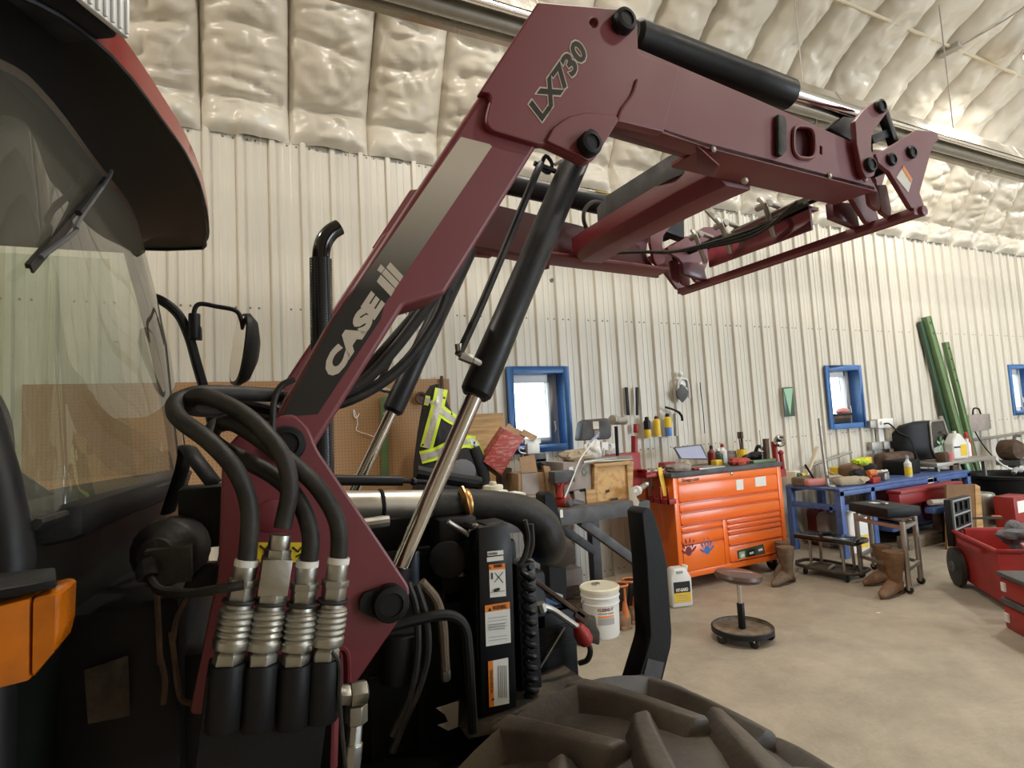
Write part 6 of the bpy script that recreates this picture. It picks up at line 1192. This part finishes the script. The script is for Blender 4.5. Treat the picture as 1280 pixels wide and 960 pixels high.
# red press beam and other things on the right
rb = thing('red_steel_rail', 'long red steel rail resting on a trestle behind the steel stand', 'rail', PZ(1160, 700, 0)); xa, xb = onb(1136, 3.95), onb(1195, 3.95); b = B(); b.bb((xa - .2, 3.95, .50), (xb + .1, 4.07, .64)); b.bb((xa - .2, 3.93, .62), (xb + .1, 4.09, .66)); D(b, 'beam', 'red_paint', rb, bevel=.006)
b = B(); b.bb((xa + .55, 3.96, 0), (xa + .62, 4.05, .5)); b.bb((xa + .55, 3.72, .0), (xa + .62, 3.80, .34)); b.beam((xa + .58, 3.76, .28), (xa + 1.3, 3.9, .30), .06, .06); b.beam((xa + .58, 3.76, .06), (xa + 1.0, 3.85, .28), .05, .05); D(b, 'trestle', 'rust', rb)
b = B(); b.bb((xa - .1, 3.96, .0), (xa + 1.4, 4.09, .14)); solo(b, 'timber_block', 'old_wood', 'pale timber block on the floor under the red beam', 'timber', bevel=.01)
b = B(); b.bb((xa + .25, 3.86, .37), (xa + 1.2, 3.96, .43)); solo(b, 'blue_bar', 'blue_bench', 'short blue bar lying beside the red beam', 'bar', bevel=.006)
b = B(); b.cyl((xa - .1, 3.7, .55), (xa + .55, 3.75, .50), .03, n=10); solo(b, 'chrome_shaft', 'dull_steel', 'bare metal shaft lying across the stand beside the black case', 'shaft')
b = B(); b.lathe((onb(1153, 4.3), 4.25, .19), (0, 0, 1), [(.07, 0), (.08, .02), (.08, .24), (.06, .26), (.06, .30), (.02, .34)], 16); solo(b, 'shelf_flask', 'dark_red', 'dark red flask on the shelf under the blue bench', 'flask'); b = B(); b.bb((onb(1140, 4.3), 4.12, .50), (onb(1147, 4.3), 4.13, .72)); solo(b, 'bench_tag', 'paper', 'white paper tag hanging from the blue bench front', 'tag', sm=0)
# hood with round glass front
hz = thing('heater_lamp', 'black domed hood with a rounded glass front on the far bench', 'hood', P(1165, 573, 4.6)); yh = 4.5
b = B(); f_ = fillet([(P(a, c, yh).x, P(a, c, yh).z) for a, c in ((1161, 527), (1178, 525), (1185, 550), (1183, 571), (1170, 574), (1164, 560))], .05, 4); r0 = [V(x, yh, z) for x, z in f_]; cen = sum(r0, V(0, 0, 0)) / len(r0)
rings = [[cen + (p - cen) * .99 for p in r0], r0, [cen + (p - cen) * 1.04 + V(-.20, .10, 0) for p in r0], [cen + (p - cen) * .93 + V(-.36, .20, -.01) for p in r0], [cen + (p - cen) * .6 + V(-.45, .27, -.02) for p in r0]]
n = len(r0); vs = [p for r_ in rings for p in r_]; b.add(vs, [(k*n+i, k*n+(i+1) % n, (k+1)*n+(i+1) % n, (k+1)*n+i) for k in range(4) for i in range(n)] + [tuple(4*n+i for i in range(n)), tuple(range(n))]); D(b, 'shell', 'black_satin', hz, sm=50)
b = B(); b.tube([p + V(.0, -.01, 0) for p in r0] + [r0[0] + V(0, -.01, 0)], .014, 8, 1); D(b, 'rim', 'dull_steel', hz); b = B(); b.add([cen + (p - cen) * .93 + V(0, -.012, 0) for p in r0], [tuple(range(n))]); g_ = D(b, 'glass_front', 'black_gloss', hz, sm=0)
b = B(); b.add([cen + (p - cen) * .82 + V(0, -.016, -.06) for p in r0 if p.z < cen.z + .12], [tuple(range(len([p for p in r0 if p.z < cen.z + .12])))]); D(b, 'grey_backing', 'print_grey', hz, sm=0)
b = B()
for a in (.5, 1.6, 2.7, 3.8, 5.0): b.beam(cen + V(.02 * math.cos(a), -.02, -.05 + .03 * math.sin(a)), cen + V(.09 * math.cos(a), -.02, -.05 + .11 * math.sin(a)), .006, .03)
D(b, 'glass_reflection', 'pale_green', hz, sm=0)  # pale green streaks painted in place of reflections in the glass
# bench to the right with jug
pb2 = thing('pale_shelf', 'narrow pale steel shelf bench right of the black hood', 'shelf', P(1205, 600, 4.3)); xa, xb = onb(1168, 4.3), onb(1243, 4.3); zp = P(1205, 574, 4.3).z
b = B(); b.bb((xa, 4.25, zp - .05), (xb, 4.7, zp)); D(b, 'shelf_top', 'dull_steel', pb2, bevel=.004)
for x in (xa + .1, xb - .2): b = B(); b.bb((x, 4.3, 0), (x + .04, 4.34, zp - .05)); D(b, 'leg', 'dull_steel', pb2); b = B(); b.bb((x, 4.62, 0), (x + .04, 4.66, zp - .05)); D(b, 'leg', 'dull_steel', pb2)
j = thing('fluid_jug', 'white jug with yellow label standing on the pale steel shelf', 'jug', (onb(1199, 4.4), 4.4, zp), -.2); b = B(); b.prism([V(-.13, -.07, 0), V(.13, -.07, 0), V(.13, -.07, .22), V(.03, -.07, .34), V(-.03, -.07, .34), V(-.13, -.07, .22)], (0, .14, 0)); b.done('jug_body', MT['white_plastic'], j, bevel=.03, seg=3); b = B(); b.bb((-.01, -.073, .04), (.10, -.07, .19)); b.done('label', MT['yellow'], j); b = B(); b.bb((-.11, -.073, .15), (.0, -.0705, .17)); b.done('label_bar', MT['print_black'], j); b = B(); b.cyl((0, 0, .33), (0, 0, .37), .025, n=12); b.done('cap', MT['white_plastic'], j)
bottle(1211, 4.55, .33, .06, 'red_paint', 'red_plastic', 'red bottle behind the white jug on the pale shelf', z=zp); b = B(); b.lathe((onb(1214, 4.5), 4.5, zp), (0, 0, 1), [(.04, 0), (.04, .16), (.02, .2), (.02, .24)], 12); solo(b, 'thin_white_bottle', 'white_plastic', 'thin white bottle at the right of the white jug', 'bottle')
b = B(); b.box((onb(1184, 4.3), 4.33, zp + .06), (.2, .12, .12), rotz(.3)); solo(b, 'rusty_clamp', 'rust', 'rusty clamp at the left end of the pale shelf', 'clamp', bevel=.02); b = B(); b.bb((onb(1188, 4.3), 4.25, zp - .45), (onb(1196, 4.3), 4.3, zp - .02)); solo(b, 'rusty_tool', 'rust', 'rusty tool hanging below the pale shelf', 'tool', bevel=.01)
b = B(); b.lathe((onb(1190, 4.3), 4.30, zp), (0, 0, 1), [(.05, 0), (.05, .1), (.02, .12)], 12); solo(b, 'tan_cup', 'pink_cloth', 'small pinkish cup before the white jug', 'cup')
# leaning green beams
gp0, gp1 = P(1152, 396, yw - .04), P(1213, 600, 4.45)
def leaner(pa, ya, pb, yb, w_, d_, m, name, lab, cat, holes=0, grp=None):
    a, c = P(*pa, ya), P(*pb, yb); t = thing(name, lab, cat, V(c.x, c.y, 0), 0, grp); dirv = (c - a); k = (a.z - 0.0) / (a.z - c.z); e = a + dirv * k
    b = B(); b.beam(a, e, d_, w_, (1, 0, 0)); o = D(b, 'rail', m, t, bevel=.004)
    u = dirv.normalized(); s_ = V(1, 0, 0); nrm = u.cross(V(1, 0, 0)).normalized(); nrm = nrm if nrm.y < 0 else -nrm
    for q in range(holes): b = B(); b.cyl(a + u * (.10 + .16 * q) + nrm * (d_/2 - .004), a + u * (.10 + .16 * q) + nrm * (d_/2 + .003), .014, n=10); D(b, 'bolt_hole', 'print_black', t)
    b = B(); b.beam(a + nrm * d_ * .5 + s_ * w_ * .40, e + nrm * d_ * .5 + s_ * w_ * .40, .012, .02, (1, 0, 0)); D(b, 'rail_lip', m, t)
    return t
leaner((1157, 396), yw - .06, (1207, 575), 4.72, .11, .08, 'green_paint', 'green_rail', 'tallest green steel rail leaning against the back wall', 'rail', 2, 'green rails leaning on the wall')
leaner((1181, 428), yw - .07, (1219, 580), 4.66, .08, .06, 'green_paint', 'green_rail', 'shorter green steel rail with bolt holes leaning right of the tallest', 'rail', 4, 'green rails leaning on the wall')
leaner((1150, 402), yw - .02, (1196, 575), 4.80, .09, .05, 'green_dark', 'green_rail', 'dark green steel rail behind the tallest one', 'rail', 0, 'green rails leaning on the wall')
for k, (a, c, m, lab) in enumerate((((1176, 520), (1218, 640), 'dull_steel', 'thin bare steel bar leaning left of the stacked bars'), ((1190, 520), (1226, 640), 'pale_green', 'pale green bar leaning between the bare steel bars'), ((1200, 530), (1232, 635), 'dull_steel', 'thin bare steel bar leaning right of the pale green bar'), ((1208, 535), (1240, 630), 'white_plastic', 'white bar leaning rightmost of the stacked bars'))):
    a_, c_ = P(*a, yw - .06), P(*c, 4.55); kk = a_.z / (a_.z - c_.z); b = B(); b.beam(a_, a_ + (c_ - a_) * kk, .03, .06, (1, 0, 0)); solo(b, 'leaning_bar', m, lab, 'bar', 'bars leaning by the green rails', bevel=.003)
# wall electrics
eb = thing('outlet_box', 'grey double outlet box with white covers on the wall right of the second window', 'outlet', P(1098, 535, yw - .05)); b = B(); b.bb(P(1088, 526, yw - .07), P(1098, 534, yw)); D(b, 'box', 'dull_steel', eb, bevel=.004); b = B(); b.bb(P(1097, 524, yw - .09), P(1109, 534, yw)); D(b, 'cover', 'white_plastic', eb, bevel=.004); b = B(); b.lathe(P(1101, 529, yw - .09), (0, -1, 0), [(.026, 0), (.026, .004), (.014, .005)], 14); D(b, 'socket', 'print_grey', eb); b = B(); b.bb(P(1098, 536, yw - .04), P(1102, 552, yw)); D(b, 'conduit', 'white_plastic', eb)
b = B(); b.bb(P(1105, 552, yw - .08), P(1114, 560, yw)); b.bb(P(1090, 553, yw - .06), P(1105, 561, yw)); solo(b, 'low_outlet', 'dull_steel', 'grey junction box on the wall below the outlet', 'outlet', bevel=.004)
b = B(); b.tube([P(1104, 530, yw - .08), P(1112, 530, yw - .15), P(1124, 541, yw - .2), P(1137, 548, 4.6), P(1143, 562, 4.5), P(1149, 578, 4.4)], .010, 8); solo(b, 'power_cable', 'black_satin', 'black cord drooping from the outlet to the far bench', 'cord')
db = thing('disconnect_box', 'tan electric box with looped wires on the wall right of the green rails', 'electric box', P(1218, 538, yw - .05)); b = B(); b.bb(P(1211, 519, yw - .14), P(1224, 538, yw - .01)); D(b, 'box', 'grey_card', db, bevel=.006); b = B(); b.bb(P(1224, 518, yw - .10), P(1230, 536, yw)); D(b, 'side_cover', 'dull_steel', db, bevel=.004); b = B(); b.tube([P(1216, 519, yw - .08), P(1217, 511, yw - .08), P(1223, 511, yw - .08), P(1226, 518, yw - .06)], .012, 8); b.tube([P(1218, 538, yw - .10), P(1226, 552, yw - .12), P(1236, 565, yw - .14), P(1252, 582, yw - .22)], .009, 8); D(b, 'wire', 'black_satin', db)
b = B(); b.tube([P(1216, 550, yw - .03), P(1240, 547, yw - .03), P(1280, 541, yw - .03), P(1310, 537, yw - .03)], .022, 10); solo(b, 'wall_conduit', 'dull_steel', 'steel conduit running along the wall at the far right', 'conduit')
b = B(); b.tube([P(1243, 573, 4.3), P(1256, 583, 4.3), P(1270, 587, 4.3), P(1300, 588, 4.3)], .014, 8); solo(b, 'white_hose', 'white_plastic', 'white hose trailing right from the pale shelf', 'hose')
mo = thing('old_motor', 'rusty electric motor on a stand at the far right edge', 'motor', P(1270, 590, 4.5)); b = B(); c = P(1272, 562, 4.5); b.lathe(c + V(-.05, .1, 0), (-.2, -1, 0), [(.10, -.1), (.15, -.06), (.16, .1), (.13, .16), (.03, .17)], 20); D(b, 'housing', 'rust', mo); b = B(); b.tube([c + V(-.1, 0, .1), c + V(-.02, 0, .2), c + V(.1, 0, .2)], .022, 8); b.bb(c + V(-.2, -.1, -.22), c + V(.3, .2, -.15)); b.bb(c + V(-.1, 0, -.9), c + V(.0, .1, -.2)); D(b, 'bracket', 'bench_grey', mo)
# trash bin, board, keg
tb_ = PZ(1262, 659, 0); rt = thing('black_bin', 'big round black tub standing at the far right', 'tub', tb_ + V(.30, .06, 0)); b = B(); b.lathe((0, 0, 0), (0, 0, 1), [(.40, 0), (.42, .02), (.47, .60), (.50, .61), (.50, .645), (.47, .65), (.44, .62), (.40, .05)], 36); b.done('tub_body', MT['black_satin'], rt, sm=40)
b = B(); b.tube([tb_ + V(.02, -.1, .68), tb_ + V(.08, -.1, .72), tb_ + V(.2, -.1, .70)], .03, 8); solo(b, 'bottle_bundle', 'print_grey', 'grey bundle resting on the rim of the black tub', 'bundle'); b = B(); b.beam(tb_ + V(.27, -.15, .66), tb_ + V(.24, -.15, .74), .012, .012); b.beam(tb_ + V(.27, -.15, .66), tb_ + V(.29, -.15, .75), .012, .012); solo(b, 'white_clip', 'paper', 'white v shaped clip on the rim of the black tub', 'clip')
yb4 = 3.75; lb_ = thing('hardboard_sheet', 'brown hardboard sheet with pale edge leaning behind the red tote', 'board', P(1205, 680, yb4)); D(quadpx(((1183, 606), (1219, 605), (1222, 690), (1184, 694)), yb4, .02), 'board', 'brown_board', lb_); D(quadpx(((1219, 605), (1225, 608), (1232, 690), (1222, 692)), yb4 - .01, .06), 'board_edge', 'plywood', lb_)
b = B(); p = PZ(1231, 668, 0); b.lathe((p.x, p.y, 0), (0, 0, 1), [(.13, 0), (.15, .03), (.15, .22), (.14, .24), (.15, .26), (.15, .46), (.13, .50), (.0, .51)], 24); solo(b, 'metal_keg', 'zinc', 'silver ribbed keg standing between the panel and the black tub', 'keg')
# red wheeled tote with black organiser
tp = PZ(1190, 728, 0); ct = thing('red_tote', 'large open red tote on black wheels at the right edge', 'tote', V(5.15, 2.95, 0))
A_, B_, C_ = V(4.72, 3.05, 0), V(5.10, 2.40, 0), V(5.9, 2.9, 0); ux = (B_ - A_); uy = (C_ - B_)
A_ = PZ(1193, 718, .06); B_ = PZ(1254, 757, .06); A_.z = B_.z = 0; ux = B_ - A_; uy = V(-ux.y, ux.x, 0).normalized() * .55; uy = uy if uy.x > 0 else -uy
zA, zB = .06, .46
def tl(a, c, z): return A_ + ux * a + uy * c + V(0, 0, z)
b = B(); ins = .03
for k, (p, q) in enumerate((((0, 0), (1, 0)), ((1, 0), (1, 1)), ((1, 1), (0, 1)), ((0, 1), (0, 0)))):
    cc_ = (.5, .5); f = lambda t, g: (cc_[0] + (t[0] - .5) * g, cc_[1] + (t[1] - .5) * g)
    o0, o1 = f(p, .92), f(q, .92); t0, t1_ = p, q; i0_, i1 = f(p, .86), f(q, .86); it0, it1 = f(p, .93), f(q, .93)
    b.add([tl(*o0, zA), tl(*o1, zA), tl(*t1_, zB), tl(*t0, zB), tl(*i0_, zA + .03), tl(*i1, zA + .03), tl(*it1, zB), tl(*it0, zB)], [(0, 1, 2, 3), (5, 4, 7, 6), (3, 2, 6, 7)])
b.add([tl(.05, .05, zA), tl(.95, .05, zA), tl(.95, .95, zA), tl(.05, .95, zA)], [(0, 1, 2, 3)]); b.add([tl(.07, .07, zA + .03), tl(.93, .07, zA + .03), tl(.93, .93, zA + .03), tl(.07, .93, zA + .03)], [(0, 1, 2, 3)]); D(b, 'tub', 'red_plastic', ct, sm=0)
b = B(); rp_ = [tl(0, 0, zB), tl(1, 0, zB), tl(1, 1, zB), tl(0, 1, zB), tl(0, 0, zB)]; b.tube(rp_, .018, 8, 1); b.beam(tl(.25, -.02, zB - .05), tl(.75, -.02, zB - .05), .03, .03); D(b, 'rim', 'red_plastic', ct)
for c_ in (-.10, 1.02): b = B(); wc_ = tl(.17, c_, .165); ax = uy.normalized(); b.lathe(wc_, ax, [(.05, 0), (.12, .0), (.165, .01), (.165, .05), (.12, .06), (.05, .06)], 28); wl_ = D(b, 'wheel', 'rubber', ct); b = B(); b.lathe(wc_, -ax, [(.05, 0), (.045, .012), (.015, .014), (.012, .02), (0, .02)], 14); D(b, 'hub', 'bench_grey', wl_)
oc = thing('organiser_case', 'black divided organiser case standing upright in the red tote', 'organiser', tl(.1, .3, zB)); yo = 3.05
oq = [(1188, 625), (1212, 619), (1216, 672), (1194, 684)]; q4 = [P(a, c, y) for (a, c), y in zip(oq, (3.02, 3.0, 2.98, 3.0))]; b = B(); b.prism(q4, (-.02, .05, 0)); D(b, 'shell', 'black_satin', oc, bevel=.006)
def bil(u, v): return q4[0].lerp(q4[1], u).lerp(q4[3].lerp(q4[2], u), v) + V(.0, -.004, 0)
for i in range(4): b = B(); b.beam(bil(0.08 + .0, .04 + .92 * i / 3), bil(.96, .04 + .92 * i / 3), .008, .012); D(b, 'divider', 'print_grey', oc)
for u in (.08, .96): b = B(); b.beam(bil(u, .02), bil(u, .98), .008, .012); D(b, 'frame_edge', 'print_grey', oc)
for r_ in range(3):
    for c_ in range(3): b = B(); b.beam(bil(.22 + .27 * c_ , .09 + .307 * r_), bil(.22 + .27 * c_, .28 + .307 * r_), .010, .028); D(b, 'compartment', 'black_gloss', oc)
sack('grey_bag', 'grey_cloth', 'rounded grey cloth bag lying in the red tote', [tl(.62, .5, zB + .05)], 0, (.16, .14, .11), 31)
b = B(); b.box(tl(.95, .45, zB + .03), (.16, .12, .02), rotz(.6)); solo(b, 'pink_sheet', 'pink_cloth', 'pink printed sheet on the rim of the red tote', 'sheet'); b = B(); b.beam(P(1212, 648, 3.0), P(1252, 647, 3.0), .02, .02); D(b, 'dark_rod', 'black_satin', thing('long_screwdriver', 'dark rod with orange tip sticking out beside the organiser case', 'screwdriver', P(1236, 646, 3.05))); b = B(); b.beam(P(1240, 645, 3.04), P(1251, 645.5, 3.0), .024, .012); D(b, 'orange_tip', 'boot_orange', [o for o in C.objects if o.name.startswith('long_screwdriver')][0])
rj = thing('red_jack', 'red shop jack partly hidden behind the grey bag', 'jack', tl(.4, 1.2, 0)); b = B(); q = PZ(1240, 672, 0); b.bb(V(q.x - .1, q.y - .3, .1), V(q.x + .25, q.y - .1, .5)); b.prism([V(q.x + .1, q.y - .3, .5), V(q.x + .5, q.y - .3, .25), V(q.x + .5, q.y - .3, .1), V(q.x + .1, q.y - .3, .1)], (0, .15, 0)); D(b, 'body', 'red_paint', rj, bevel=.01); b = B(); b.bb(V(q.x - .04, q.y - .303, .32), V(q.x + .14, q.y - .3, .45)); D(b, 'paper_label', 'paper', rj)
rx = thing('red_toolbox', 'red plastic toolbox with grey lid at the right edge of the photo', 'toolbox', PZ(1258, 784, 0)); e0 = PZ(1257, 784, 0); d1 = (PZ(1300, 808, 0) - e0).normalized(); d2 = V(-d1.y, d1.x, 0); d2 = d2 if d2.x > 0 else -d2
def rbx(a0, a1, c0, c1, z0, z1): return B().prism([e0 + d1*a0 + d2*c0 + V(0, 0, z0), e0 + d1*a1 + d2*c0 + V(0, 0, z0), e0 + d1*a1 + d2*c1 + V(0, 0, z0), e0 + d1*a0 + d2*c1 + V(0, 0, z0)], (0, 0, z1 - z0))
D(rbx(0, .6, 0, .35, .0, .16), 'drawer_unit', 'red_plastic', rx, bevel=.012); D(rbx(-.01, .6, -.01, .36, .165, .21), 'grey_handle', 'bench_grey', rx, bevel=.012); D(rbx(-.005, .6, 0, .35, .215, .35), 'upper_box', 'red_plastic', rx, bevel=.012); D(rbx(-.02, .6, -.015, .36, .355, .39), 'lid', 'bench_grey', rx, bevel=.012)
for z in (.05, .26): D(rbx(.02, .06, -.012, .0, z, z + .06), 'latch', 'white_plastic', rx)
b = B(); p = PZ(1098, 766, .002); b.box(p, (.03, .012, .003), rotz(-.4)); solo(b, 'paper_scrap', 'paper', 'tiny white paper scrap on the bare floor before the boots', 'scrap', sm=0)
